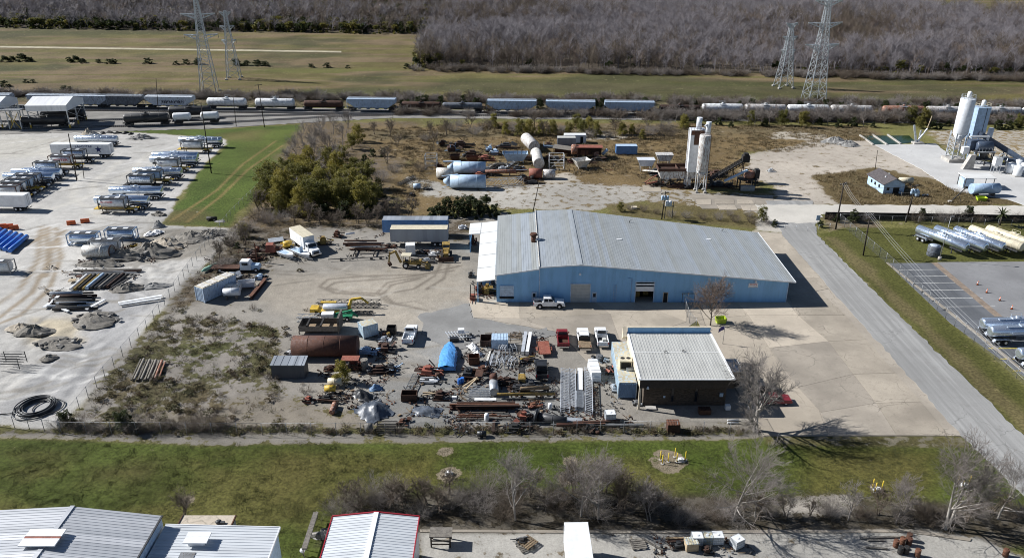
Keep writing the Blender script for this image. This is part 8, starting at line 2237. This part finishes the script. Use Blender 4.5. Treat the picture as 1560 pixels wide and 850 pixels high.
for k in range(9):
 x,y=762+3.6*(k%5)*1.7+R.uniform(-2,2),556-16*(k//5)+R.uniform(-5,3)
 t=thing('galvanised_arch','galvanised arched frame in the jumbled row below the pale blue box','frame',P(x,y),R.uniform(.7,2.0),'galvanised frames')
 mt=R.choice(('galvanised','aluminium','grey_steel'))
 for s in(-1,1):put('side',mt,t,lambda mb:(mb.beam((-.9,s*.35,.05),(-.4,s*.35,1.0),.09),mb.beam((-.4,s*.35,1.0),(.6,s*.35,1.1),.09),mb.beam((.6,s*.35,1.1),(1.0,s*.35,.05),.09)))
 for q in(-.6,0,.6):put('rung',mt,t,lambda mb:mb.beam((q,-.35,1.0),(q,.35,1.0),.07))
rtr=thing('utility_trailer','rust-red flat utility trailer left of the red pickup','trailer',P(828,533),UP+.06)
put('deck','red_oxide',rtr,lambda mb:mb.box(-.2,0,.5,4.4,2.0,.12))
for s in(-1,1):put('side_rail','rust',rtr,lambda mb:(mb.box(-.2,s*1.02,.62,4.4,.06,.1),));put('fender','red_oxide',rtr,lambda mb:mb.box(-.6,s*1.2,.55,1.1,.3,.08))
put('front_rail','rust',rtr,lambda mb:(mb.box(2.0,0,1.0,.08,2.0,.08),mb.box(2.0,-.95,.6,.08,.08,.5),mb.box(2.0,.95,.6,.08,.08,.5)));put('tongue','rust',rtr,lambda mb:(mb.beam((2.0,.7,.5),(3.4,0,.5),.12),mb.beam((2.0,-.7,.5),(3.4,0,.5),.12)));put('spare_wheel','rubber',rtr,lambda mb:mb.torus((2.6,0,.75),.28,.12,14,6,'x'));wheel_pair(rtr,-.6,1.18,.33,.2,False)
fl_=thing('forklift','dark and yellow forklift amid the scrap left of the dark pickup','forklift',P(795,580),UP)
put('body','machine_yellow',fl_,lambda mb:mb.box(-.6,0,.3,1.6,1.1,.9));put('mast','black_iron',fl_,lambda mb:(mb.box(.9,.35,.1,.15,.12,2.3),mb.box(.9,-.35,.1,.15,.12,2.3),mb.box(.9,0,2.2,.12,.8,.12)));put('guard','black_iron',fl_,lambda mb:[mb.box(x,y,1.2,.08,.08,.95)for x in(-.9,.4)for y in(-.45,.45)]+[mb.box(-.25,0,2.1,1.4,1.0,.08)]);wheel_pair(fl_,.5,.5,.3,.2,False);wheel_pair(fl_,-1.0,.5,.28,.2,False)
def upright(label,px,py,r,h,mat,name='upright_tank',cat='tank',dome=True):
 t=thing(name,label,cat,P(px,py));put('shell',mat,t,lambda mb:mb.lathe((0,0,0),(0,0,h),[(0,r*.95),(.02,r),(.85,r),(.95,r*.7),(1,r*.25)]if dome else[(0,r*.97),(.03,r),(.33,r),(.35,r*1.04),(.37,r),(.65,r),(.67,r*1.04),(.69,r),(.97,r),(1,r*.95)],16));put('cap',mat,t,lambda mb:mb.tube((r*.3,0,h-.02),(r*.3,0,h+.06),r*.18,n=8));return t
upright('brown upright tank amid the scrap rows',752,586,.62,2.0,'tank_rust');lying('silver_tank','silver cylinder lying end-on below the brown upright tank','tank',(757,603),(756,588),.7,'galvanised',n=18)
upright('blue plastic barrel left of the A-frame, left one',700,585,.3,.95,'blue_plastic','barrel','barrel',False);upright('blue plastic barrel left of the A-frame, right one',704.5,583,.3,.95,'blue_plastic','barrel','barrel',False)
upright('white plastic jug left of the trusses',838,622,.32,.95,'plastic_white','plastic_drum','drum');upright('white plastic jug on the rusty rods',741.5,640,.36,1.2,'plastic_white','plastic_drum','drum');upright('yellow drum beside the black open box',592,514,.3,.95,'machine_yellow','barrel','barrel',False);upright('dark drum left of the yellow drum',585,514,.3,.95,'dark_rust','barrel','barrel',False);upright('pale drum in shade right of the red frame machine',556,563,.62,1.9,'grey_timber','barrel','barrel',False)
lying('black_pipe_end','black plastic culvert piece lying at the front fence','pipe',(727,666),(741,666),.42,'black_plastic',n=14);lying('concrete_ring','weathered concrete ring by the front fence','ring',(556,658),(568,657),.55,'grey_rubble',n=16)
def rack(label,px,py,w,d,h,mat,nx=5,name='steel_rack',levels=2):
 t=thing(name,label,'rack',P(px,py)+Vector((0,d/2,0)))
 for x in(-w/2,w/2):
  for y in(-d/2,d/2):put('post',mat,t,lambda mb:mb.box(x,y,0,.09,.09,h))
 for l in range(levels):
  z=h*(l+1)/levels-.08
  for k in range(nx):put('slat',mat,t,lambda mb:mb.box(0,-d/2+d*k/(nx-1),z,w,.07,.07))
 return t
rack('pale slatted steel racks stacked below the A-frame',731,612,3.2,2.6,1.1,'galvanised',6);rack('steel rack with sheet on top at the left edge',14,562,3.4,2.2,2.0,'dark_steel',4,levels=4);rack('brown frame rack right of the pale blue box',786,521,1.9,1.6,1.0,'timber',4);rack('dark wire cage by the front fence',588,663,2.8,1.8,1.2,'black_iron',6,'wire_cage')
for lb_,x,y,rz in(('wooden A-frame left of the slatted racks',718,588,.9),('pale wooden A-frame above the grey tarp',658,604,.05)):
 t=thing('timber_trestle',lb_,'trestle',P(x,y),rz)
 put('leg','pale_timber',t,lambda mb:mb.beam((-1.6,-.4,.5),(1.6,.1,.7),.18));put('leg','pale_timber',t,lambda mb:mb.beam((-1.4,.5,.4),(1.6,.15,.75),.18));put('crosspiece','pale_timber',t,lambda mb:mb.beam((1.4,-.3,.7),(1.3,.6,.5),.16))
def rumpled(label,px,py,w,d,h,mat,seed,name='tarp_heap',cat='tarp'):
 rn=np.random.default_rng(seed);n=15;mb=MB();vs=[]
 for i in range(n):
  for j in range(n):
   u,v=-1+2*i/(n-1),-1+2*j/(n-1);rr=min(1,math.hypot(u,v))
   vs.append((w/2*u*(1+rn.uniform(-.12,.12)),d/2*v*(1+rn.uniform(-.12,.12)),max(.02,h*(1-rr**1.6)*(.75+.3*math.sin(5*u+seed)*math.cos(4*v+seed)+rn.uniform(-.16,.16))+rn.uniform(0,.08))))
 mb.add(vs,[(i*n+j,(i+1)*n+j,(i+1)*n+j+1,i*n+j+1)for i in range(n-1)for j in range(n-1)],True)
 o=mb.build(name,mat);o.location=P(px,py)+Vector((0,d/2,0));o.rotation_euler=(0,0,seed*.7);return tag(o,label,cat)
rumpled('large crumpled grey tarp heap below the small green tree',565,642,4.6,5.2,1.6,'grey_tarp',1);rumpled('crumpled grey tarp strip right of the dark crate',648,640,2.6,4.4,.9,'grey_tarp',2);rumpled('white crumpled sheet over the scrap left of the pale blue box',721,533,2.2,1.5,.9,'white_tarp',3);rumpled('grey crumpled sheet below the white one',728,543,2.0,1.3,.8,'galvanised',4);rumpled('white crumpled tarp on the rubble behind the tank containers, left piece',226,360,2.6,2.0,.9,'white_tarp',5);rumpled('white crumpled tarp on the rubble behind the tank containers, right piece',236,357,2.2,2.6,.8,'white_tarp',6);rumpled('blue crumpled cloth right of the small green tree',571,598,1.2,2.0,1.0,'container_blue',7);rumpled('dark crumpled sheeting in the shade of the small green tree',550,610,3.6,2.4,1.2,'black_plastic',8)
for i,(lb_,x,y,w,d,h,pl)in enumerate((('dark tyre and part heap right of the rusty tank',588,540,3.0,3.0,1.4,'dark'),('blue and white parts at the right end of the rusty tank',561,541,3.4,1.8,1.2,'blue'),('silver parts below the black open box',586,522,2.2,1.6,.8,'white'),('dark engine row below the shaded tank end',580,571,4.2,2.0,1.3,'dark'),('blue and white engine parts at the right of the engine row',597,566,2.2,1.8,1.0,'blue'),('rusty loader wreck left of the blue tarp',655,577,4.0,2.6,1.8,'rust'),('thin pale rods below the rusty loader wreck',652,585,2.6,1.4,.5,'white'),('green machine bed below the yellow tank',500,614,3.2,1.4,1.0,'dark'),('rusty small engine left of the green machine bed',470,615,1.8,1.4,.9,'rust'),('brown parts beside the dark shed',505,566,2.6,1.4,.8,'rust'),('dark twisted plates left of the brown upright tank',716,580,3.2,3.0,1.6,'dark'),('brown coil heap right of the dark plates',738,572,2.0,2.4,1.2,'rust'),('dark jumbled parts left of the forklift',775,590,3.4,2.2,1.2,'dark'),('grey and dark parts right of the forklift',812,594,3.4,2.2,1.0,'grey'),('dark pallet parts under the forklift',795,598,4.4,1.6,.9,'dark'),('orange and white scraps at the end of the galvanised frames',805,553,2.4,1.2,.5,'yellow'),('black frame junk right of the wooden A-frame',672,612,2.8,2.2,1.4,'dark'),('dark heap with rusty legs at the front fence',788,662,3.6,2.0,1.2,'dark'),('rusty standing frame above the fence heap',800,646,2.4,2.0,1.8,'rust'),('brown pallet debris near the front fence',613,650,1.6,1.8,.6,'rust'),('dark parts left of the pale container',917,553,2.8,2.0,1.0,'grey'),('grey grids and parts beside the container',932,572,1.8,2.6,.9,'rust'),('pale crates at the container foot',936,598,1.2,1.8,1.0,'grey'),('grey debris at the office front corner',972,618,1.6,1.0,.6,'grey'),('rusty rods end right of the brown beams',815,622,2.2,1.2,.6,'rust'),('brown scrap below the fence beams',905,660,3.0,1.6,.9,'dark'),('rusty scrap between shed and rusty tank',540,566,2.6,2.2,2.0,'rust'),('small blue scrap at the left end of the rusty tank',442,541,1.6,1.0,.6,'white'))):
 scrap(lb_,x,y,w,d,h,pl,740+i,11)
lying('yellow_tank','yellow fuel tank left of the small green tree','tank',(495,600),(511,600),.5,'yellow_paint',lift=.3);lying('pink_cylinder','faded red cylinder beside the grey tarp heap','tank',(508,632),(513,618),.4,'red_rust_white',n=14);lying('cream_tank','cream tank behind the yellow fuel tank','tank',(500,590),(520,590),.55,'cream_paint',lift=.3)
rf_m=thing('red_frame_machine','rust-red topped machine frame below the rusty tank','machine',P(534,566)+Vector((0,.8,0)))
put('top','red_oxide',rf_m,lambda mb:mb.box(0,0,1.9,2.8,1.6,.15));[put('leg','dark_rust',rf_m,lambda mb:mb.box(x,y,0,.15,.15,1.95))for x in(-1.2,0,1.2)for y in(-.7,.7)];put('engine','black_iron',rf_m,lambda mb:(mb.box(.2,0,.2,1.4,1.0,.9),))
# long steel along the front
rn=random.Random(77)
for k in range(9):bar('steel_beam','rusty steel beam in the long stack at the yard front',(688+rn.uniform(-4,10),618+1.0*k),(790+rn.uniform(-14,4),617+1.0*k+rn.uniform(-1,1)),rn.choice(('i','box')),rn.uniform(.22,.34),rn.choice(('rust','dark_rust','tank_rust')),.02+.3*(k%3),'beam','beams of the long front stack')
for k in range(8):bar('steel_rod','thin rusty rod scattered below the long beam stack',(692+rn.uniform(0,30),629+1.6*k),(745+rn.uniform(-10,36),628+1.7*k+rn.uniform(-2,3)),rn.choice(('pipe','box')),rn.uniform(.08,.16),rn.choice(('rust','dark_rust','black_iron','grey_timber')),.02+.1*(k%2),'rod','rods below the beam stack')
bar('white_sheet','white sheeting lying on the long beam stack',(723,617),(756,617),'box',.6,'white_tarp',1.0,'sheet',None,.08);bar('white_block','small white block at the left end of the beam stack',(689,614),(696,614),'box',.4,'clean_white',.8,'block')
bar('yellow_pipe','long ochre pipe lying across the scrap rows',(757,606),(845,605),'pipe',.24,'machine_yellow',.4,'pipe');bar('brown_pipe','brown pipe lying above the ochre pipe',(793,597),(836,595),'pipe',.3,'timber',.3,'pipe');bar('grey_tube','grey tube lying under the ochre pipe',(770,609),(840,609),'pipe',.14,'dark_steel',.05,'tube')
bp_=lying('black_duct','thick black pipe with flange lying before the trusses','pipe',(820,642),(862,649),.6,'dark_steel',n=18);put('flange','black_plastic',bp_,lambda mb:mb.lathe((-2.6,0,.62),(-2.1,0,.62),[(0,1.0),(.3,1.15),(.7,1.15),(1,.8)],18))
bar('grey_sheet','grey metal sheet pile right of the black pipe',(862,644),(886,646),'box',1.8,'galvanised',.3,'sheet',None,.12)
for k in range(10):bar('rust_girder','rusty girder in the row along the front fence',(842+14*(k%4)+rn.uniform(-6,6),645+1.7*(k//2)),(900+26*(k%4)+rn.uniform(-8,6),644+1.7*(k//2)+rn.uniform(-2,2)),rn.choice(('i','box','pipe')),rn.uniform(.16,.3),rn.choice(('rust','dark_rust','tank_rust','grey_steel')),.02+.12*(k%3),'girder','girders along the front fence')
bar('rust_column','rusty post lying toward the fence below the rods',(751,661),(753,641),'i',.4,'dark_rust',0,'post');bar('rust_column','dark post lying beside the standing rusty frame',(807,655),(809,632),'box',.35,'black_iron',0,'post')
# aluminium trusses
for k,(a,b_,w,mt,lb_)in enumerate((((861,629),(861,567),1.35,'aluminium','widest aluminium truss, leftmost of the row'),((872.5,626),(872,568),.9,'aluminium','second aluminium truss from the left'),((883,627),(883,602),1.0,'galvanised','short aluminium truss in front of the white panel'),((897,633),(896,566),1.1,'aluminium','long aluminium truss right of the white panel'))):
 t=lattice('aluminium_truss',lb_,a,b_,w,.75,mt,.05,26,'truss')
bar('white_board','white flat panel lying between the aluminium trusses',(883.5,598),(883.5,565),'box',.8,'clean_white',.3,'panel',None,.25)
# totes, container and cooling unit by the office
def tote(label,px,py,rz=.0,mat='plastic_white',z=.0,s=1.0,cat='tote'):
 t=thing('ibc_tote',label,cat,P(px,py)+Vector((0,0,z)),rz);t.scale=(s,s,s)
 put('bottle',mat,t,lambda mb:mb.box(0,0,.14,1.08,.98,.98));put('pallet','grey_timber',t,lambda mb:(mb.box(0,0,0,1.2,1.0,.06),mb.box(0,0,.08,1.2,1.0,.05)));put('lid','plastic_white',t,lambda mb:mb.tube((0,0,1.12),(0,0,1.18),.16,n=12))
 def bars(mb):
  for k in range(7):
   for s_ in(-1,1):mb.box(-.56+k*1.12/6,s_*.51,.12,.03,.03,1.02);mb.box(s_*.57,-.5+k/6,.12,.03,.03,1.02)
  for z_ in(.3,.62,.92,1.12):
   for s_ in(-1,1):mb.box(0,s_*.515,z_,1.16,.025,.03);mb.box(s_*.575,0,z_,.025,1.04,.03)
 put('cage','galvanised',t,bars).__setitem__('kind','stuff');return t
tote('white tote standing alone in front of the pale container',929,640,.1,s=1.25);tote('leftmost white tote of the bottom row of three',1061,827,0,'plastic_white',0,1.1);tote('middle tote of the bottom row, brownish',1076.5,826,0,'container_top',0,1.05);tote('rightmost white tote of the bottom row of three',1092,826,0,s=1.1);tote('white tote standing alone right of the bottom row',1122,832,.5,s=1.12)
for k,(z,lb_)in enumerate(((0,'lower white bundle left of the pale container'),(.8,'upper white bundle left of the pale container'))):
 t=thing('wrapped_bundle',lb_,'bundle',P(905,570)+Vector((0,0,z)),.05);put('wrap','plastic_white',t,lambda mb:mb.box(0,0,0,1.5,4.6-k*.4,.78));[put('strap','grey_steel',t,lambda mb:mb.box(0,y,.0,1.54,.06,.8))for y in(-1.4,0,1.4)]
cc_=container('long pale blue container with rusty yellow roof beside the office',957,608,12.4,'container_pale','container_top',UP-.03,2.6,2.75,'shipping_container',1)
cc_.location=Vector((17.55,108.7,0));put('end_panel','container_blue',cc_,lambda mb:mb.box(-6.26,0,.15,.06,2.5,2.5));[put('end_rib','container_blue',cc_,lambda mb:mb.box(-6.31,-1.05+.35*k,.2,.05,.14,2.4))for k in range(7)]
acu=thing('cooling_unit','boxy beige cooling unit with two fans on the container roof','air conditioner',(17.5,107.0,2.83),.0)
put('cabinet','cream_paint',acu,lambda mb:mb.box(0,0,0,1.9,1.7,1.5));[put('fan','dark_void',acu,lambda mb:mb.tube((x,.1,1.49),(x,.1,1.53),.33,n=14))for x in(-.45,.45)];put('grille','dark_void',acu,lambda mb:mb.box(0,-.87,.15,1.5,.05,1.1))
bin_('lime_skip','lime green skip behind the reddish bare tree',1099,494,1.8,1.4,1.0,'lime_paint','lime_paint',.1,.85,0,'skip')
for k,(x,y,lb_)in enumerate(((1117,641,'left short white pipe on the ground before the office'),(1117,645,'right short white pipe on the ground before the office'))):bar('white_pipe',lb_,(x-9,y),(x+8,y-.5),'pipe',.12,'clean_white',0,'pipe')
bar('white_plank','white plank leaning down by the alone tote',(926,650),(929,644),'box',.25,'clean_white',.1,'plank',None,.06)
# ------------------------------------------------------------------ the limestone yard's odds and ends
for i,(lb_,x,y,rx,ry,h,mt,rk_)in enumerate((('dark soil mound nearest the lower left tracks',52,506,3.0,2.0,1.2,'soil_dark',3),('pale sand mound left of the dark soil mound',34,500,2.6,1.8,.8,'gravel_tan',0),('broken concrete heap below the timber pile',88,523,4.0,2.4,.6,'soil_dark',22),('broken concrete and soil at the lower right of the timber pile',145,487,4.5,3.0,1.0,'soil_dark',18),('small dark mound below the sand',74,545,1.6,1.0,.5,'soil_dark',0),('dark soil mound right of the diagonal pipes',196,440,3.4,2.0,1.1,'soil_dark',4),('grey rubble mound behind the open white cylinder',190,392,5.0,2.4,1.5,'soil_dark',14),('large grey rubble mound beside the fence',232,386,5.5,3.4,2.0,'soil_dark',20),('rubble mound at the white tarps',255,372,4.0,3.0,1.4,'gravel_tan',14),('rubble mound by the fence under the lawn corner',292,362,4.5,3.0,1.2,'soil_dark',20),('small grey heap at the lawn corner',241,345,1.8,1.2,1.2,'gravel_grey',0),('rubble strip along the fence',322,357,3.0,3.0,.8,'soil_dark',18),('grey gravel mound right of the dark mound',235,436,3.0,1.6,.6,'gravel_grey',0),('broken slabs in the rubble above the beams',150,403,4.0,1.8,.8,'soil_dark',10))):
 heap(lb_,x,y,rx,ry,h,mt,20+i,'rubble_pile',rk_)
for k in range(7):bar('long_beam','long weathered beam in the flat row above the pipe pile',(108+rn.uniform(-3,30),413+1.3*k),(190+rn.uniform(-20,34),411+1.2*k),'box',rn.uniform(.18,.3),rn.choice(('grey_timber','dark_rust','black_iron','grey_steel')),.03,'beam','long weathered beams')
for k,mt in enumerate(('clean_white','machine_yellow','black_iron','machine_yellow','light_blue','black_iron','tank_black','grey_timber','black_iron','dark_rust','black_iron')):
 x=108+6.2*k;bar('pipe_length','%s pipe lying diagonal in the upper pipe pile'%{'clean_white':'white','machine_yellow':'ochre','light_blue':'pale blue','grey_timber':'grey','dark_rust':'rusty'}.get(mt,'black'),(x,443-.3*k),(x+25,421-.1*k),'pipe',rn.uniform(.24,.38),mt,.02,'pipe','pipes of the upper pile')
for k in range(16):bar('stacked_beam','weathered beam lying crosswise in the lower timber pile',(78+rn.uniform(-8,16),448+1.7*k),(138+rn.uniform(-20,14),447+1.7*k+rn.uniform(-1,1)),rn.choice(('box','pipe','i')),rn.uniform(.16,.34),rn.choice(('grey_timber','dark_rust','black_iron','galvanised','grey_steel','machine_yellow')),.04+.12*(k%3),'beam','beams of the lower timber pile')
for a,b_,mt,lb_,w in(((68,471),(92,452),'clean_white','white slab leaning at the left of the timber pile',.7),((132,474),(160,459),'clean_white','white slab at the right of the timber pile',.6),((75,464),(88,446),'dark_rust','dark beam at the left of the timber pile',.4),((168,444),(196,427),'black_iron','black beam lying alone right of the pipes',.5),((88,470),(105,477),'white_paint','short white slab at the front of the timber pile',.5),((181,464),(247,453),'clean_white','long white sheet pointing at the fence, rear one',.7),((182,467),(246,457),'white_paint','long white sheet pointing at the fence, front one',.5),((105,430),(116,429),'pale_timber','short orange-brown block at the end of the beams',1.2),((117,424),(125,423),'rust','short rusty block at the end of the beams',.9)):
 bar('slab_piece',lb_,a,b_,'box',w,mt,.3,'slab',None,.16)
for k in range(9):bar('timber_post','weathered timber post in the row inside the yard fence',(200+5.2*k,580-.2*k),(215+4.6*k,548+.4*k),'pipe' if k%2 else 'box',.2,'grey_timber' if k<7 else 'red_rust_white',.02,'post','timber posts by the fence')
# coil of black hose
hc=MB();rn=random.Random(3)
for k in range(13):
 hc.torus((rn.uniform(-.35,.35),rn.uniform(-.35,.35),.14+.10*(k%4)),2.0+.10*(k%9)+rn.uniform(-.1,.1),.085,40,6)
hc.torus((1.6,.3,.1),2.1,.085,40,6)
o=hc.build('hose_coil','black_plastic');o.location=P(56,622);tag(o,'coil of thick black hose on pale gravel by the corner fence','hose')
tl_=[P(-60,634),P(-20,633),P(10,631),P(34,627)]
mb=MB();[mb.tube(a+Vector((0,0,.1)),b_+Vector((0,0,.1)),.085,n=6)for a,b_ in zip(tl_[:-1],tl_[1:])];tag(mb.build('hose_end','black_plastic'),'straight black hose end leading off the coil to the left edge','hose')
for k in range(7):
 lying('blue_pipe','bright blue wrapped pipe in the row at the left edge','pipe',(-30+8*k,372+2.2*k),(-4+8*k,350+2.2*k),.5,'blue_plastic',None,'blue pipes at the left edge',n=14)
for k,(x,y,lb_)in enumerate(((109,342,'orange road barrier on the limestone, left one of the pair'),(130,339,'orange road barrier standing apart on the right'),(4,347,'orange barrier behind the blue pipes, leftmost'),(14,347,'orange barrier behind the blue pipes, middle'),(22,349,'orange barrier behind the blue pipes, rightmost'))):
 t=thing('road_barrier',lb_,'barrier',P(x,y),.3);put('body','orange_paint',t,lambda mb:mb.prism([(-.3,0),(.3,0),(.28,.3),(.12,.5),(.1,.95),(-.1,.95),(-.12,.5),(-.28,.3)],-.95,.95,'x'));put('slot','dark_void',t,lambda mb:mb.box(0,-.26,.02,.4,.2,.1))
lying('black_drum','black drum lying on the lawn corner beside the fence','drum',(315,336),(330,336),.42,'black_iron',n=14)
heap('bare stony patch beside the black drum on the lawn',335,337,1.6,.8,.2,'gravel_grey',61)
heap('heap of cut branches at the end of the nearest trailer row',243,327,2.0,1.2,.7,'soil_dark',60,'brush_heap',10,'heap','grey_timber')
scrap('small yellow and grey machine in the rubble beside the tank containers',205,378,2.6,1.4,1.0,'yellow',790,6)
tyre_row=[(155,204),(166,203),(178,204),(190,204),(198,205)]
for k,(x,y)in enumerate(tyre_row):
 rumpled('black heap of tyres and hoses in the strip of grass behind the yard' if k==0 else 'black tyre heap, %s in the grass strip'%('second from left','middle one','second from right','rightmost')[k-1],x,y,2.6,1.4,.7,'rubber',30+k,'tyre_heap','tyres')
 # grey round tank and cones of the right lot
gr=thing('round_tank','dark grey round poly tank beside the leftmost polished tanker','tank',P(1421,389));put('shell','hopper_dark',gr,lambda mb:mb.lathe((0,0,0),(0,0,2.3),[(0,1.25),(.01,1.28),(.97,1.28),(1,1.2)],24));[put('rib','hopper_dark',gr,lambda mb:mb.torus((0,0,z),1.28,.05,24,6))for z in(.5,1.1,1.7)];put('top','hopper_grey',gr,lambda mb:mb.lathe((0,0,2.28),(0,0,2.4),[(0,1.2),(1,.3)],24))
for x,y,lb_ in((1489,434,'traffic cone farthest up the pale lot'),(1503,446,'bright orange traffic cone, second from the back'),(1523,458,'traffic cone third from the back'),(1541,471,'traffic cone nearest the parked tankers')):
 t=thing('traffic_cone',lb_,'cone',P(x,y));put('cone','orange_paint',t,lambda mb:mb.lathe((0,0,.04),(0,0,1.0),[(0,.2),(1,.04)],12));t.scale=(.85,.85,.85);put('base','rubber',t,lambda mb:mb.box(0,0,0,.6,.6,.05));put('stripe','clean_white',t,lambda mb:mb.lathe((0,0,.5),(0,0,.68),[(0,.17),(1,.13)],12))
for x,y,lb_ in((1376,432,'first white marker on the lot fence'),(1388,443,'second white marker on the lot fence'),(1404,457,'third white marker on the lot fence'),(1420,470,'fourth white marker on the lot fence')):
 t=thing('fence_marker',lb_,'marker',P(x,y),.9);put('plate','clean_white',t,lambda mb:mb.box(0,-.1,1.2,.5,.03,.5));put('clip','galvanised',t,lambda mb:mb.box(0,-.05,1.3,.06,.08,.3))
 # ------------------------------------------------------------------ the bottom lot
wd=thing('timber_stand','weathered timber stand behind the red-trimmed shed','stand',P(672,830),0);put('top','grey_timber',wd,lambda mb:mb.box(0,.4,1.5,2.6,1.6,.12));[put('leg','creosote',wd,lambda mb:mb.box(x,y,0,.16,.16,1.5))for x in(-1.1,1.1)for y in(-.3,1.1)];[put('rail','creosote',wd,lambda mb:mb.box(0,-.35,z,2.3,.08,.14))for z in(.4,.9)]
def pallet(label,px,py,rz,mat='grey_timber',z=.0):
 t=thing('pallet',label,'pallet',P(px,py)+Vector((0,0,z)),rz)
 for k in range(6):put('board',mat,t,lambda mb:mb.box(0,-.5+.2*k,.1,1.2,.13,.025))
 for x in(-.5,0,.5):put('bearer',mat,t,lambda mb:mb.box(x,0,0,.1,1.1,.1))
 t.scale=(1.5,1.5,1.5);return t
pallet('slatted pallet lying right of the white trailer',972,829,.15);pallet('lower pallet of the heap left of the white trailer',800,832,.5);pallet('upper pallet of the heap left of the white trailer',804,829,.8,'timber',.25)
scrap('broken machine frame on the pallets left of the white trailer',798,834,1.8,1.2,.8,'grey',795,8)
for k in range(6):bar('stacked_board','rusty board in the stack left of the totes',(1016+rn.uniform(-3,3),822+1.6*k),(1052+rn.uniform(-4,4),821+1.6*k),'box',.22,rn.choice(('rust','timber','dark_rust')),.1+.15*(k%3),'board','boards stacked left of the totes')
crate('wooden crate with tan cover in front of the totes',1054,840,1.4,1.2,1.0,'pale_timber',.1,'wooden_crate','crate',lid='container_top');scrap('dark bicycle-like frame in front of the totes',1080,846,1.4,1.0,1.0,'dark',796,6);scrap('dark debris left of the wooden crate',1038,838,2.4,1.4,.7,'dark',797,8)
for x,y,mt,lb_ in((1364,832,'rust','rusty drum at the left of the drum cluster'),(1374,828,'rust','rust-brown drum at the back of the drum cluster'),(1384,829,'tank_rust','brown drum at the right back of the cluster'),(1371,842,'black_iron','black drum at the front left of the cluster'),(1380,842,'black_iron','black drum at the front right of the cluster'),(1397,846,'rust','rusty drum standing apart on the right'),(1531,846,'rust','rusty drum alone at the right end of the lot'),(1384,822,'dark_rust','dark drum behind the cluster')):
 upright(lb_,x,y,.32,.95,mt,'oil_drum','drum',False)
for a,b_,lb_ in(((1310,820),(1385,817),'long pale board behind the drums'),((1321,823),(1347,823),'short pale board behind the drums'),((1319,834),(1352,836),'weathered board left of the drums'),((905,806),(935,815),'pale board lying right of the white trailer'),((980,822),(1010,838),'grey branchlike board left of the board stack')):
 bar('loose_board',lb_,a,b_,'box',.25,'grey_timber',.02,'board',None,.1)
hf=fence('timber_fence','narrow overgrown timber fence left of the red-trimmed shed',[(464,850),(478,800),(484,790)],1.2,1.2,False,'grey_timber')
fa,fb_=P(465,848),P(483,792);put('cap_rail','grey_timber',hf,lambda mb:mb.beam(fa+Vector((0,0,1.2)),fb_+Vector((0,0,1.2)),.6,.2))
t=thing('gate_light','round white globe light on the overgrown timber fence','light',P(462,846));put('globe','clean_white',t,lambda mb:mb.lathe((0,0,.5),(0,0,1.1),[(0,.12),(.25,.27),(.5,.32),(.75,.27),(1,.1)],14));put('stem','dark_steel',t,lambda mb:mb.tube((0,0,0),(0,0,.55),.06,n=8))
heap('pale rock pile at the left foot of the red-trimmed shed',494,815,1.2,.8,.6,'gravel_grey',70,'rock_pile',6)
# loose bits of scrap trodden into the yard, too small and many to count
db=[]
for i in range(8):
 rn=random.Random(900+i);mb=MB()
 for k in range(7):
  x,y=rn.gauss(0,.5),rn.gauss(0,.5)
  if rn.random()<.5:mb.box(x,y,0,rn.uniform(.1,.5),rn.uniform(.08,.3),rn.uniform(.05,.3),rz=rn.uniform(0,3),rx=rn.uniform(-.3,.3))
  else:mb.beam((x,y,.05),(x+rn.uniform(-1,1),y+rn.uniform(-1,1),rn.uniform(.03,.4)),.06)
 db.append(loose('debris',mb,('rust','dark_rust','grey_steel','black_iron','dark_steel','timber','black_iron','dark_rust')[i]))
zn=[]
for q,n in(([(560,505),(610,505),(610,575),(560,575)],90),([(470,555),(600,560),(600,640),(480,620)],130),([(610,550),(690,560),(680,640),(610,640)],90),([(700,505),(815,505),(850,600),(690,600)],330),([(680,600),(850,600),(980,650),(680,660)],330),([(895,535),(940,540),(950,620),(895,640)],90),([(500,350),(600,360),(700,380),(650,405),(520,395)],90),([(310,390),(440,360),(470,400),(320,460)],120),([(650,225),(930,225),(930,262),(660,275)],260),([(970,255),(1150,255),(1150,292),(980,288)],130),([(70,405),(250,345),(330,355),(200,440),(130,480),(70,470)],160),([(1000,815),(1140,815),(1140,850),(1000,850)],60),([(718,428),(757,428),(757,456),(718,456)],60)):
 w_=W(q);pts=fill_poly(w_,math.sqrt(max(.05,abs(sum(w_[i-1][0]*w_[i][1]-w_[i][0]*w_[i-1][1]for i in range(len(w_))))/2/n*2.6)),70+n)
 zn.append(pts)
zn=np.concatenate(zn);zn[:,2]=.0
scatter('loose_debris','loose bits of rusty scrap trodden into the yards',zn,db,.5,1.3,77)
# the nursery's own first objects are no part of the place
for o in HIDE:
 bpy.data.objects.remove(o)
